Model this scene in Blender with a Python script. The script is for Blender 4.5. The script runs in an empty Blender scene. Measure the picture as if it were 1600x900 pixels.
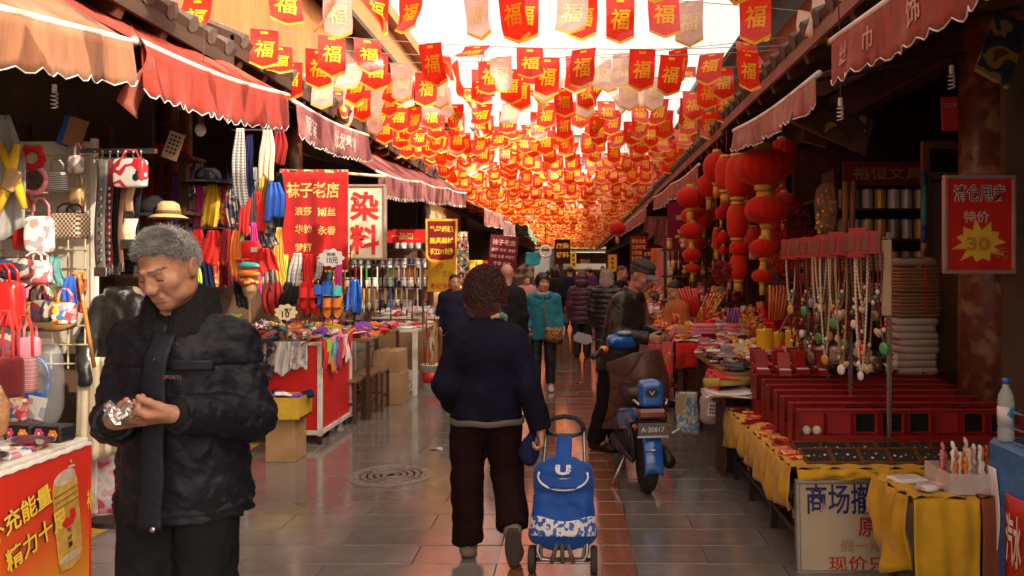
import bpy, math, random
import numpy as np
from mathutils import Vector, Matrix, Quaternion
R = math.radians
random.seed(7)
SC = bpy.context.scene
COL = SC.collection
# ---------------------------------------------------------------- camera, world, sun, exposure
F = 1200.0            # focal length in photograph pixels (1600 wide)
VX, VY = 898.0, 420.0 # where the street's parallels meet
CH = 1.55             # eye height
cam = bpy.data.cameras.new('camera'); cam_o = bpy.data.objects.new('camera', cam); COL.objects.link(cam_o)
cam.sensor_width = 36.0; cam.lens = 36.0 * F / 1600.0
cam.shift_x = (800 - VX) / 1600.0; cam.shift_y = -(450 - VY) / 1600.0
cam.clip_start = 0.05; cam.clip_end = 2000.0
cam_o.location = (0, 0, CH); cam_o.rotation_euler = (R(90), 0, 0)
SC.camera = cam_o
SUN = Vector((0.704, -0.453, 0.545)).normalized()
W = bpy.data.worlds.new('World'); SC.world = W; W.use_nodes = True
nt = W.node_tree; nt.nodes.clear()
sky = nt.nodes.new('ShaderNodeTexSky'); sky.sky_type = 'NISHITA'; sky.sun_disc = False
sky.sun_elevation = math.asin(SUN.z); sky.sun_rotation = math.atan2(SUN.x, SUN.y)
sky.air_density = 1.0; sky.dust_density = 6.0; sky.ozone_density = 1.0
hs = nt.nodes.new('ShaderNodeHueSaturation'); hs.inputs['Saturation'].default_value = 0.12
bg = nt.nodes.new('ShaderNodeBackground'); bg.inputs['Strength'].default_value = 0.15
wo = nt.nodes.new('ShaderNodeOutputWorld')
wm = nt.nodes.new('ShaderNodeMixRGB'); wm.blend_type = 'MULTIPLY'; wm.inputs[0].default_value = 1; wm.inputs[2].default_value = (1.0, .86, .70, 1)
nt.links.new(sky.outputs[0], hs.inputs['Color']); nt.links.new(hs.outputs[0], wm.inputs[1]); nt.links.new(wm.outputs[0], bg.inputs[0]); nt.links.new(bg.outputs[0], wo.inputs[0])
sl = bpy.data.lights.new('sun', 'SUN'); sl.energy = 2.0; sl.angle = R(0.5); sl.color = (1.0, 0.84, 0.64)
so = bpy.data.objects.new('sun', sl); COL.objects.link(so); so.rotation_euler = SUN.to_track_quat('Z', 'Y').to_euler()
so.location = (6, -4, 12)
vs = SC.view_settings; vs.view_transform = 'Standard'; vs.look = 'None'; vs.gamma = 1.0; vs.exposure = 1.70; vs.use_curve_mapping = False
SC.cycles.max_bounces = 6; SC.cycles.diffuse_bounces = 3; SC.cycles.glossy_bounces = 3; SC.cycles.transmission_bounces = 4
SC.cycles.transparent_max_bounces = 8
SC.cycles.use_denoising = True

def P(px, py, D):
    'a spot read off the photograph at a chosen distance along the street'
    return Vector(((px - VX) * D / F, D, CH - (py - VY) * D / F))
def PX(px, py, X):
    return P(px, py, X * F / (px - VX))
def G(px, py):
    D = CH * F / (py - VY); return Vector(((px - VX) * D / F, D, 0.0))
# ---------------------------------------------------------------- helpers
class MB:
    'collects faces for one mesh'
    def __init__(s): s.v = []; s.f = []; s.m = []; s.mi = 0; s.sm = []; s.smooth = False
    def add(s, vs, fs, M=None):
        o = len(s.v)
        if M is not None: vs = [M @ Vector(v) for v in vs]
        s.v.extend([tuple(v) for v in vs])
        for f in fs: s.f.append([i + o for i in f]); s.m.append(s.mi); s.sm.append(s.smooth)
        return s
    def box(s, c, size, M=None, ch=0.0):
        x, y, z = size[0] / 2, size[1] / 2, size[2] / 2
        if ch <= 0:
            vs = [(c[0] + a * x, c[1] + b * y, c[2] + d * z) for a in (-1, 1) for b in (-1, 1) for d in (-1, 1)]
            return s.add(vs, [(0, 1, 3, 2), (4, 6, 7, 5), (0, 4, 5, 1), (2, 3, 7, 6), (0, 2, 6, 4), (1, 5, 7, 3)], M)
        ch = min(ch, x * .9, y * .9, z * .9); vs = []; ix = {}
        for a in (-1, 1):
            for b in (-1, 1):
                for d in (-1, 1):
                    for k in range(3):
                        q = [a * x, b * y, d * z]
                        for j in range(3):
                            if j != k: q[j] -= (a, b, d)[j] * ch
                        ix[a, b, d, k] = len(vs); vs.append((c[0] + q[0], c[1] + q[1], c[2] + q[2]))
        fs = []
        for k in range(3):
            i, j = [(1, 2), (2, 0), (0, 1)][k]
            for sg in (-1, 1):
                q = []
                for (u, w) in ((-1, -1), (1, -1), (1, 1), (-1, 1)):
                    t = [0, 0, 0]; t[k] = sg; t[i] = u; t[j] = w; q.append(ix[t[0], t[1], t[2], k])
                fs.append(q if sg > 0 else q[::-1])
            for u in (-1, 1):
                for w in (-1, 1):
                    q = []
                    for (sg, kk) in ((-1, i), (1, i), (1, j), (-1, j)):
                        t = [0, 0, 0]; t[k] = sg; t[i] = u; t[j] = w; q.append(ix[t[0], t[1], t[2], kk])
                    fs.append(q if u * w > 0 else q[::-1])
        for a in (-1, 1):
            for b in (-1, 1):
                for d in (-1, 1):
                    q = [ix[a, b, d, k] for k in range(3)]; fs.append(q if a * b * d > 0 else q[::-1])
        return s.add(vs, fs, M)
    def tube(s, pts, r, n=8, cap=True, M=None):
        pts = [Vector(p) for p in pts]; k = len(pts)
        rs = r if isinstance(r, (list, tuple)) else [r] * k
        vs = []; fs = []; prev = None
        for i, p in enumerate(pts):
            d = (pts[min(i + 1, k - 1)] - pts[max(i - 1, 0)])
            d = d.normalized() if d.length > 1e-9 else Vector((0, 0, 1))
            if prev is None:
                a = d.orthogonal().normalized()
            else:
                a = prev - d * prev.dot(d)
                a = a.normalized() if a.length > 1e-6 else d.orthogonal().normalized()
            prev = a; b = d.cross(a)
            for j in range(n):
                t = 2 * math.pi * j / n; vs.append(p + (a * math.cos(t) + b * math.sin(t)) * rs[i])
        for i in range(k - 1):
            for j in range(n):
                j2 = (j + 1) % n; fs.append((i * n + j, i * n + j2, (i + 1) * n + j2, (i + 1) * n + j))
        if cap: fs.append(tuple(range(n))[::-1]); fs.append(tuple((k - 1) * n + j for j in range(n)))
        return s.add(vs, fs, M)
    def cyl(s, a, b, r0, r1=None, n=12, M=None): return s.tube([a, b], [r0, r0 if r1 is None else r1], n, True, M)
    def lathe(s, prof, n=16, c=(0, 0, 0), M=None, rib=0.0, ribn=0):
        vs = []; fs = []; k = len(prof)
        for (r, z) in prof:
            for j in range(n):
                t = 2 * math.pi * j / n; rr = r * (1 - rib * abs(math.sin(t * ribn / 2))) if rib else r
                vs.append((c[0] + rr * math.cos(t), c[1] + rr * math.sin(t), c[2] + z))
        for i in range(k - 1):
            for j in range(n):
                j2 = (j + 1) % n; fs.append((i * n + j, i * n + j2, (i + 1) * n + j2, (i + 1) * n + j))
        fs.append(tuple(range(n))[::-1]); fs.append(tuple((k - 1) * n + j for j in range(n)))
        return s.add(vs, fs, M)
    def ell(s, c, r, n=12, m=8, M=None):
        return s.lathe2(c, r, n, m, M)
    def lathe2(s, c, r, n, m, M):
        prof = [(max(math.sin(math.pi * i / m), .02), -math.cos(math.pi * i / m)) for i in range(m + 1)]
        vs = [(c[0] + r[0] * q * math.cos(2 * math.pi * j / n), c[1] + r[1] * q * math.sin(2 * math.pi * j / n), c[2] + r[2] * z) for (q, z) in prof for j in range(n)]
        fs = [(i * n + j, i * n + (j + 1) % n, (i + 1) * n + (j + 1) % n, (i + 1) * n + j) for i in range(m) for j in range(n)]
        fs.append(tuple(range(n))[::-1]); fs.append(tuple(m * n + j for j in range(n)))
        return s.add(vs, fs, M)
    def sheet(s, fn, nu, nv, th=0.0, M=None):
        'fn(u,v) -> point, u,v in 0..1; th gives the sheet a thickness'
        g = [[Vector(fn(i / nu, j / nv)) for j in range(nv + 1)] for i in range(nu + 1)]
        vs = [g[i][j] for i in range(nu + 1) for j in range(nv + 1)]; w = nv + 1
        fs = [(i * w + j, (i + 1) * w + j, (i + 1) * w + j + 1, i * w + j + 1) for i in range(nu) for j in range(nv)]
        if th:
            nr = []
            for i in range(nu + 1):
                for j in range(nv + 1):
                    a = g[min(i + 1, nu)][j] - g[max(i - 1, 0)][j]; b = g[i][min(j + 1, nv)] - g[i][max(j - 1, 0)]
                    q = a.cross(b); nr.append(q.normalized() if q.length > 1e-12 else Vector((0, 0, 1)))
            k = len(vs); vs = vs + [vs[i] - nr[i] * th for i in range(k)]
            f2 = [tuple(i + k for i in f)[::-1] for f in fs]; rim = []
            for i in range(nu):
                rim.append((i * w, i * w + k, (i + 1) * w + k, (i + 1) * w)); a = i * w + nv; b = (i + 1) * w + nv
                rim.append((b, b + k, a + k, a))
            for j in range(nv):
                rim.append((j + 1, j + 1 + k, j + k, j)); a = nu * w + j; rim.append((a, a + k, a + 1 + k, a + 1))
            fs = fs + f2 + rim
        return s.add(vs, fs, M)
    def prism(s, outline, z0, z1, M=None):
        n = len(outline); vs = [(x, y, z0) for x, y in outline] + [(x, y, z1) for x, y in outline]
        fs = [tuple(range(n))[::-1], tuple(range(n, 2 * n))] + [(i, (i + 1) % n, (i + 1) % n + n, i + n) for i in range(n)]
        return s.add(vs, fs, M)
    def mesh(s, name):
        me = bpy.data.meshes.new(name); me.from_pydata(s.v, [], s.f)
        if any(s.sm): me.polygons.foreach_set('use_smooth', s.sm)
        if any(s.m): me.polygons.foreach_set('material_index', s.m)
        me.update(); return me

def link(name, data, parent=None):
    o = bpy.data.objects.new(name, data); COL.objects.link(o)
    if parent is not None: o.parent = parent
    return o
def tag(o, label=None, cat=None, group=None, kind=None):
    if label: o['label'] = label
    if cat: o['category'] = cat
    if group: o['group'] = group
    if kind: o['kind'] = kind
    return o
def thing(name, label, cat, loc=(0, 0, 0), rz=0, group=None):
    o = link(name, None); o.empty_display_size = .1; o.location = loc; o.rotation_euler = (0, 0, rz)
    return tag(o, label, cat, group)
def setm(me, m):
    for x in (m if isinstance(m, (list, tuple)) else [m]): me.materials.append(x)
def obj(name, mb, m, parent=None, smooth=None, world=False, loc=None, label=None):
    'one mesh object; world=True: the points are world points and the parent stands unrotated'
    if smooth is not None: mb.sm = [smooth] * len(mb.f)
    me = mb.mesh(name); setm(me, m); o = link(name, me, parent)
    if world and parent is not None:
        p = Vector((0, 0, 0)); q = parent
        while q is not None: p += q.location; q = q.parent
        o.location = -p
    if loc is not None: o.location = loc
    if label: o['label'] = label
    return o
def pobj(name, me, m, parent=None, loc=(0, 0, 0), rot=(0, 0, 0), sc=None):
    'an object on shared mesh data; the material sits on the object when the mesh already has another'
    o = link(name, me, parent); o.location = loc; o.rotation_euler = rot
    if sc: o.scale = sc
    if m is not None:
        if not me.materials: me.materials.append(m)
        elif me.materials[0] != m:
            o.material_slots[0].link = 'OBJECT'; o.material_slots[0].material = m
    return o
KIDS = {}
def copy_tree(o, parent=None):
    c = o.copy(); COL.objects.link(c)
    if parent is not None: c.parent = parent
    for ch in list(o.children): copy_tree(ch, c)
    return c
def rotm(ax, deg): return Matrix.Rotation(R(deg), 4, ax)
def T(x, y, z): return Matrix.Translation((x, y, z))
def frame_m(o, ux, uy):
    ux = Vector(ux).normalized(); uy = Vector(uy); uy = (uy - ux * uy.dot(ux)).normalized(); uz = ux.cross(uy)
    m = Matrix((ux, uy, uz)).transposed().to_4x4(); m.translation = Vector(o); return m
_TX = {}
def text_data(s, bold=0.0, space=1.0, line=1.0):
    'lettering as flat faces, centred, one unit = one line of type'
    k = (s, bold, space, line)
    if k in _TX: return _TX[k]
    cu = bpy.data.curves.new('lettering', 'FONT'); cu.body = s; cu.align_x = 'CENTER'; cu.align_y = 'CENTER'
    cu.offset = bold; cu.resolution_u = 2; cu.space_character = space; cu.space_line = line
    o = bpy.data.objects.new('lettering', cu); COL.objects.link(o)
    me = bpy.data.meshes.new_from_object(o)
    vs = [v.co.copy() for v in me.vertices]; fs = [tuple(p.vertices) for p in me.polygons]
    bpy.data.objects.remove(o); bpy.data.curves.remove(cu); bpy.data.meshes.remove(me)
    if vs:
        x0 = min(v.x for v in vs); x1 = max(v.x for v in vs); y0 = min(v.y for v in vs); y1 = max(v.y for v in vs)
        for v in vs: v.x -= (x0 + x1) / 2; v.y -= (y0 + y1) / 2
    _TX[k] = (vs, fs); return _TX[k]
def put_text(mb, s, M, h, wx=None, bold=0.0, off=0.0, fn=None, space=1.0, line=1.0, slant=0.0):
    'lettering of height h (fitted to width wx) in the XY plane of M, lifted by off along its Z'
    vs, fs = text_data(s, bold, space, line)
    if not vs: return
    hh = max(v.y for v in vs) - min(v.y for v in vs); ww = max(v.x for v in vs) - min(v.x for v in vs)
    sy = h / hh; sx = wx / ww if wx else sy
    q = []
    for v in vs:
        x, y = v.x * sx + slant * v.y * sy, v.y * sy
        q.append(fn(x, y) if fn else Vector((x, y, off)))
    # both faces, so that it reads as printed ink with a little body
    mb.add(q, fs, M)
# ---------------------------------------------------------------- materials
_MC = {}
def lin(c):
    'sRGB 0-255 to linear'
    return tuple(((x / 255) / 12.92 if x / 255 <= .04045 else ((x / 255 + .055) / 1.055) ** 2.4) for x in c)
def mat(name, col, rough=.6, var=.15, scale=8, bump=0.0, bscale=60, metal=0, spec=.4, trans=0, sheen=0, clear=0, rnd=0, coat=0, stretch=None, wave=None, stain=None, emit=0):
    k = (name, tuple(col), rough, var, scale, bump, bscale, metal, trans, sheen, clear, rnd, coat, emit)
    if k in _MC: return _MC[k]
    m = bpy.data.materials.new(name); m.use_nodes = True; t = m.node_tree; N = t.nodes; L = t.links
    b = N['Principled BSDF']; out = N['Material Output']
    tc = N.new('ShaderNodeTexCoord'); src = tc.outputs['Object']
    if stretch:
        mp = N.new('ShaderNodeMapping'); mp.inputs['Scale'].default_value = stretch; L.new(src, mp.inputs[0]); src = mp.outputs[0]
    nz = N.new('ShaderNodeTexNoise'); nz.inputs['Scale'].default_value = scale; nz.inputs['Detail'].default_value = 5; nz.inputs['Roughness'].default_value = .65
    L.new(src, nz.inputs['Vector'])
    rp = N.new('ShaderNodeValToRGB'); e = rp.color_ramp.elements
    e[0].position = .3; e[1].position = .7
    e[0].color = tuple(max(0, c * (1 - var)) for c in col[:3]) + (1,); e[1].color = tuple(min(1, c * (1 + var)) for c in col[:3]) + (1,)
    L.new(nz.outputs['Fac'], rp.inputs[0]); c_out = rp.outputs[0]
    if stain:
        n2 = N.new('ShaderNodeTexNoise'); n2.inputs['Scale'].default_value = stain[1]; n2.inputs['Detail'].default_value = 6; L.new(tc.outputs['Object'], n2.inputs['Vector'])
        r2 = N.new('ShaderNodeValToRGB'); r2.color_ramp.elements[0].position = .5; r2.color_ramp.elements[1].position = .68; L.new(n2.outputs['Fac'], r2.inputs[0])
        mx = N.new('ShaderNodeMixRGB'); mx.inputs[2].default_value = tuple(stain[0]) + (1,); L.new(r2.outputs[0], mx.inputs[0]); L.new(c_out, mx.inputs[1]); c_out = mx.outputs[0]
    if rnd:
        oi = N.new('ShaderNodeObjectInfo'); h = N.new('ShaderNodeHueSaturation')
        mr = N.new('ShaderNodeMapRange'); mr.inputs['To Min'].default_value = 1 - rnd; mr.inputs['To Max'].default_value = 1 + rnd
        L.new(oi.outputs['Random'], mr.inputs[0]); L.new(mr.outputs[0], h.inputs['Value']); L.new(c_out, h.inputs['Color']); c_out = h.outputs[0]
    L.new(c_out, b.inputs['Base Color'])
    b.inputs['Roughness'].default_value = rough; b.inputs['Metallic'].default_value = metal
    b.inputs['Specular IOR Level'].default_value = spec
    if sheen: b.inputs['Sheen Weight'].default_value = sheen; b.inputs['Sheen Roughness'].default_value = .5
    if coat: b.inputs['Coat Weight'].default_value = coat; b.inputs['Coat Roughness'].default_value = .12
    if clear: b.inputs['Transmission Weight'].default_value = clear; b.inputs['IOR'].default_value = 1.2
    if emit: L.new(c_out, b.inputs['Emission Color']); b.inputs['Emission Strength'].default_value = emit
    if bump:
        n3 = N.new('ShaderNodeTexNoise'); n3.inputs['Scale'].default_value = bscale; n3.inputs['Detail'].default_value = 4; L.new(src, n3.inputs['Vector'])
        bp = N.new('ShaderNodeBump'); bp.inputs['Strength'].default_value = bump; bp.inputs['Distance'].default_value = .01
        L.new(n3.outputs['Fac'], bp.inputs['Height']); L.new(bp.outputs[0], b.inputs['Normal'])
        if rough < .9:
            mr2 = N.new('ShaderNodeMapRange'); mr2.inputs['To Min'].default_value = max(.05, rough - .12); mr2.inputs['To Max'].default_value = min(1, rough + .12)
            L.new(n3.outputs['Fac'], mr2.inputs[0]); L.new(mr2.outputs[0], b.inputs['Roughness'])
    if trans:
        tr = N.new('ShaderNodeBsdfTranslucent'); L.new(c_out, tr.inputs[0]); mx2 = N.new('ShaderNodeMixShader'); mx2.inputs[0].default_value = trans
        L.new(b.outputs[0], mx2.inputs[1]); L.new(tr.outputs[0], mx2.inputs[2]); L.new(mx2.outputs[0], out.inputs[0])
    _MC[k] = m; return m
def cloth(name, col, **k):
    d = dict(rough=.85, var=.14, scale=6, bump=.25, bscale=120, sheen=.15 if max(col) > .1 else 0, spec=.2 if max(col) > .1 else .12); d.update(k); return mat(name, col, **d)
def plastic(name, col, **k):
    d = dict(rough=.35, var=.08, scale=5, bump=.05, bscale=30, spec=.5); d.update(k); return mat(name, col, **d)
def film(name, col, alpha=.35, rough=.15):
    'clear cellophane'
    k = ('film', name, tuple(col), alpha)
    if k in _MC: return _MC[k]
    m = bpy.data.materials.new(name); m.use_nodes = True; t = m.node_tree; N = t.nodes; L = t.links
    b = N['Principled BSDF']; b.inputs['Base Color'].default_value = tuple(col) + (1,); b.inputs['Roughness'].default_value = rough; b.inputs['Alpha'].default_value = alpha
    nz = N.new('ShaderNodeTexNoise'); nz.inputs['Scale'].default_value = 25; bp = N.new('ShaderNodeBump'); bp.inputs['Strength'].default_value = .6; bp.inputs['Distance'].default_value = .02
    tc = N.new('ShaderNodeTexCoord'); L.new(tc.outputs['Object'], nz.inputs['Vector']); L.new(nz.outputs['Fac'], bp.inputs['Height']); L.new(bp.outputs[0], b.inputs['Normal'])
    _MC[k] = m; return m
def printed(name, cols, scale=20, rough=.4, kind='voronoi', sheen=0, **kw):
    'a many-coloured printed pattern'
    k = ('print', name, tuple(cols), scale, rough, kind)
    if k in _MC: return _MC[k]
    m = bpy.data.materials.new(name); m.use_nodes = True; t = m.node_tree; N = t.nodes; L = t.links; b = N['Principled BSDF']
    tc = N.new('ShaderNodeTexCoord'); src = tc.outputs['Object']
    if kind == 'voronoi':
        x = N.new('ShaderNodeTexVoronoi'); x.inputs['Scale'].default_value = scale; L.new(src, x.inputs['Vector']); f = x.outputs['Color']
        sp = N.new('ShaderNodeSeparateColor'); L.new(f, sp.inputs[0]); f = sp.outputs[0]
    elif kind == 'noise':
        x = N.new('ShaderNodeTexNoise'); x.inputs['Scale'].default_value = scale; x.inputs['Detail'].default_value = 1.5; L.new(src, x.inputs['Vector'])
        mr = N.new('ShaderNodeMapRange'); mr.inputs['From Min'].default_value = .3; mr.inputs['From Max'].default_value = .7; L.new(x.outputs['Fac'], mr.inputs[0]); f = mr.outputs[0]
    elif kind == 'dots':
        x = N.new('ShaderNodeTexVoronoi'); x.inputs['Scale'].default_value = scale; x.inputs['Randomness'].default_value = 0; L.new(src, x.inputs['Vector']); f = x.outputs['Distance']
    elif kind == 'check':
        x = N.new('ShaderNodeTexChecker'); x.inputs['Scale'].default_value = scale; L.new(src, x.inputs['Vector']); f = x.outputs['Fac']
    else:
        x = N.new('ShaderNodeTexWave'); x.inputs['Scale'].default_value = scale; x.bands_direction = kw.get('dir', 'Z'); x.inputs['Distortion'].default_value = kw.get('dist', .5); L.new(src, x.inputs['Vector']); f = x.outputs['Fac']
    rp = N.new('ShaderNodeValToRGB'); rp.color_ramp.interpolation = 'CONSTANT'; e = rp.color_ramp.elements
    n = len(cols)
    while len(e) < n: e.new(.5)
    for i, c in enumerate(cols): e[i].position = i / n; e[i].color = tuple(c) + (1,)
    L.new(f, rp.inputs[0]); L.new(rp.outputs[0], b.inputs['Base Color']); b.inputs['Roughness'].default_value = rough
    if sheen: b.inputs['Sheen Weight'].default_value = sheen
    _MC[k] = m; return m
C = dict(red=(.62, .02, .018), darkred=(.25, .012, .012), maroon=(.13, .012, .014), pink=(.75, .22, .3), orange=(.75, .2, .03), yellow=(.78, .48, .03), gold=(.65, .36, .05), green=(.07, .33, .08), lime=(.32, .6, .06),
         teal=(.03, .3, .33), blue=(.03, .12, .55), navy=(.015, .02, .07), purple=(.2, .05, .35), white=(.78, .76, .72), cream=(.7, .6, .42), grey=(.3, .29, .28), black=(.015, .014, .015), brown=(.16, .075, .035), tan=(.45, .28, .14), silver=(.55, .55, .56), turquoise=(.1, .5, .5), magenta=(.6, .04, .25))
STEEL = mat('steel', (.5, .5, .5), rough=.3, metal=1, var=.1, bump=.1, bscale=90)
DARKMETAL = mat('dark_metal', (.05, .045, .04), rough=.45, metal=.6, var=.2, bump=.1)
WHITEPAINT = mat('white_paint', (.72, .69, .62), rough=.45, var=.08, stain=((.45, .36, .26), 5), bump=.1)
CARD = mat('cardboard', (.42, .25, .12), rough=.85, var=.12, scale=4, bump=.2, bscale=40, stain=((.3, .17, .08), 3))
WOOD = mat('wood', (.3, .15, .06), rough=.55, var=.3, scale=5, stretch=(1, 1, .12), bump=.2, bscale=30)
DARKWOOD = mat('dark_wood', (.075, .028, .015), rough=.6, var=.35, scale=5, stretch=(1, 1, .12), bump=.3, bscale=25)
YEL = mat('lettering_yellow', (.85, .58, .05), rough=.5, var=.05)
WHT = mat('lettering_white', (.8, .77, .7), rough=.5, var=.05)
REDI = mat('lettering_red', (.6, .02, .02), rough=.5, var=.05)
BLKI = mat('lettering_black', (.02, .02, .025), rough=.5, var=.05)
# ---------------------------------------------------------------- figures: rounded volumes blended into one skin
def Rx(a): a = R(a); return np.array([[1, 0, 0], [0, math.cos(a), -math.sin(a)], [0, math.sin(a), math.cos(a)]])
def Ry(a): a = R(a); return np.array([[math.cos(a), 0, math.sin(a)], [0, 1, 0], [-math.sin(a), 0, math.cos(a)]])
def Rz(a): a = R(a); return np.array([[math.cos(a), -math.sin(a), 0], [math.sin(a), math.cos(a), 0], [0, 0, 1]])
I3 = np.eye(3); O3 = np.zeros(3)
class Vol:
    def __init__(s): s.ops = []; s.disp = None; s.lo = []; s.hi = []; s.fr = (I3, O3); s.k = .03
    def frame(s, Rm=I3, o=O3): s.fr = (np.asarray(Rm), np.asarray(o, float)); return s
    def _b(s, pts, r):
        Rm, o = s.fr
        for p in pts:
            w = Rm @ np.asarray(p, float) + o; s.lo.append(w - r); s.hi.append(w + r)
    def cap(s, a, b, r0, r1=None, k=None, sq=None, cut=None, mode='u'):
        r1 = r0 if r1 is None else r1; a = np.asarray(a, float); b = np.asarray(b, float)
        if mode == 'u': s._b([a, b], max(r0, r1) * (max(sq) if sq else 1) + .02)
        s.ops.append(('c', s.fr, a, b, r0, r1, s.k if k is None else k, sq, cut, mode)); return s
    def ell(s, c, r, k=None, cut=None, mode='u', rot=None):
        c = np.asarray(c, float)
        if mode == 'u': s._b([c], max(r) + .02)
        fr = s.fr
        if rot is not None: fr = (s.fr[0] @ rot, s.fr[0] @ c + s.fr[1]); c = O3
        s.ops.append(('e', fr, c, np.asarray(r, float), 0, 0, s.k if k is None else k, None, cut, mode)); return s
    def box(s, c, h, rr=.01, k=None, cut=None, mode='u', rot=None):
        c = np.asarray(c, float)
        if mode == 'u': s._b([c], max(h) * 1.75 + .02)
        fr = s.fr
        if rot is not None: fr = (s.fr[0] @ rot, s.fr[0] @ c + s.fr[1]); c = O3
        s.ops.append(('b', fr, c, np.asarray(h, float), rr, 0, s.k if k is None else k, None, cut, mode)); return s
    def ev(s, Pw):
        d = np.full(len(Pw), 9.0, np.float32)
        for (t, (Rm, o), a, b, r0, r1, k, sq, cut, mode) in s.ops:
            p = ((Pw - o.astype(np.float32)) @ Rm.astype(np.float32))
            if t == 'c':
                pp, aa, bb = p, a, b; sc = 1.0
                if sq is not None:
                    q = np.array(sq, np.float32); pp = p / q; aa = a / q; bb = b / q; sc = float(min(sq))
                ba = (bb - aa).astype(np.float32); L = float(ba @ ba) + 1e-12; pa = pp - aa.astype(np.float32)
                h = np.clip(pa @ ba / L, 0, 1); e = pa - h[:, None] * ba
                x = (np.sqrt((e * e).sum(1)) - (r0 + (r1 - r0) * h)) * sc
            elif t == 'e':
                q = (p - a.astype(np.float32)) / b.astype(np.float32); k0 = np.sqrt((q * q).sum(1)); q2 = q / b.astype(np.float32); k1 = np.sqrt((q2 * q2).sum(1)) + 1e-6
                x = k0 * (k0 - 1) / k1
                x = np.where(k0 < .05, -b.min(), x)
            else:
                q = np.abs(p - a.astype(np.float32)) - (b - r0).astype(np.float32)
                x = np.sqrt((np.maximum(q, 0) ** 2).sum(1)) + np.minimum(q.max(1), 0) - r0
            if cut:
                for (cp, cn) in cut:
                    cn = np.asarray(cn, np.float32); cn = cn / np.linalg.norm(cn); x = np.maximum(x, (p - np.asarray(cp, np.float32)) @ cn)
            if mode == 'u':
                if k > 0:
                    h = np.maximum(k - np.abs(d - x), 0) / k; d = np.minimum(d, x) - h * h * k * .25
                else: d = np.minimum(d, x)
            elif mode == 's':
                h = np.maximum(k - np.abs(-x - d), 0) / max(k, 1e-6); d = np.maximum(d, -x) + h * h * k * .25
            else: d = np.maximum(d, x)
        if s.disp is not None: d = d + s.disp(Pw)
        return d
    def mesh(s, vox, name='volume', region=None):
        lo = np.min(s.lo, 0) - 2 * vox; hi = np.max(s.hi, 0) + 2 * vox; B = 6
        n = np.ceil((hi - lo) / vox / B).astype(int) * B + 1; nb = (n - 1) // B
        ctr = [lo[i] + (np.arange(nb[i]) + .5) * B * vox for i in range(3)]
        Cx = np.stack(np.meshgrid(*ctr, indexing='ij'), -1).reshape(-1, 3).astype(np.float32)
        dc = s.ev(Cx); act = np.abs(dc) < B * vox * 1.25 + .01
        V = np.where(dc < 0, -1.0, 1.0).astype(np.float32).reshape(nb)
        V = np.repeat(np.repeat(np.repeat(V, B, 0), B, 1), B, 2); V = np.pad(V, ((0, 1), (0, 1), (0, 1)), mode='edge')
        ab = np.argwhere(act.reshape(nb)); loc = np.stack(np.meshgrid(*[np.arange(B + 1)] * 3, indexing='ij'), -1).reshape(-1, 3)
        mask = np.zeros(n, bool)
        for l in loc: mask[ab[:, 0] * B + l[0], ab[:, 1] * B + l[1], ab[:, 2] * B + l[2]] = True
        idx = np.argwhere(mask); V[mask] = s.ev((lo + idx * vox).astype(np.float32))
        ins = V < 0
        cnt = np.zeros(n - 1, np.int8); cor = [(i, j, k) for i in (0, 1) for j in (0, 1) for k in (0, 1)]
        for (i, j, k) in cor: cnt += ins[i:n[0] - 1 + i, j:n[1] - 1 + j, k:n[2] - 1 + k]
        cells = np.argwhere((cnt > 0) & (cnt < 8)); cid = np.full(n - 1, -1, np.int32); cid[tuple(cells.T)] = np.arange(len(cells))
        acc = np.zeros((len(cells), 3), np.float32); num = np.zeros(len(cells), np.float32)
        val = {c: V[cells[:, 0] + c[0], cells[:, 1] + c[1], cells[:, 2] + c[2]] for c in cor}
        for c in cor:
            for ax in range(3):
                if c[ax] == 0:
                    e = list(c); e[ax] = 1; e = tuple(e); a, b = val[c], val[e]; m = (a < 0) != (b < 0)
                    t = np.where(m, a / np.where(np.abs(a - b) < 1e-9, 1, a - b), 0)
                    q = np.tile(np.array(c, np.float32), (len(cells), 1)); q[:, ax] += t; acc += q * m[:, None]; num += m
        pos = (lo + (cells + acc / np.maximum(num, 1)[:, None]) * vox).astype(np.float32)
        quads = []
        for ax in range(3):
            sl0 = [slice(None)] * 3; sl1 = [slice(None)] * 3; sl0[ax] = slice(0, -1); sl1[ax] = slice(1, None)
            ch = ins[tuple(sl0)] != ins[tuple(sl1)]; E = np.argwhere(ch); u, w = (ax + 1) % 3, (ax + 2) % 3
            ok = (E[:, u] > 0) & (E[:, w] > 0) & (E[:, u] < n[u] - 1) & (E[:, w] < n[w] - 1); E = E[ok]
            def g(du, dw):
                q = E.copy(); q[:, u] -= du; q[:, w] -= dw; return cid[tuple(q.T)]
            Q = np.stack([g(1, 1), g(0, 1), g(0, 0), g(1, 0)], 1); fl = ~ins[tuple(E.T)]; Q[fl] = Q[fl][:, ::-1]
            quads.append(Q)
        Q = np.concatenate(quads); Q = Q[(Q >= 0).all(1)]
        me = bpy.data.meshes.new(name); me.vertices.add(len(pos)); me.vertices.foreach_set('co', pos.ravel())
        me.loops.add(Q.size); me.loops.foreach_set('vertex_index', Q.ravel().astype(np.int32))
        me.polygons.add(len(Q)); me.polygons.foreach_set('loop_start', np.arange(0, Q.size, 4, dtype=np.int32)); me.polygons.foreach_set('loop_total', np.full(len(Q), 4, np.int32))
        me.polygons.foreach_set('use_smooth', np.ones(len(Q), bool))
        if region is not None:
            me.polygons.foreach_set('material_index', region(pos[Q].mean(1)).astype(np.int32))
        me.update(calc_edges=True); return me
SKIN = mat('skin', (.50, .27, .17), rough=.5, var=.12, scale=18, bump=.12, bscale=160, spec=.35)
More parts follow.
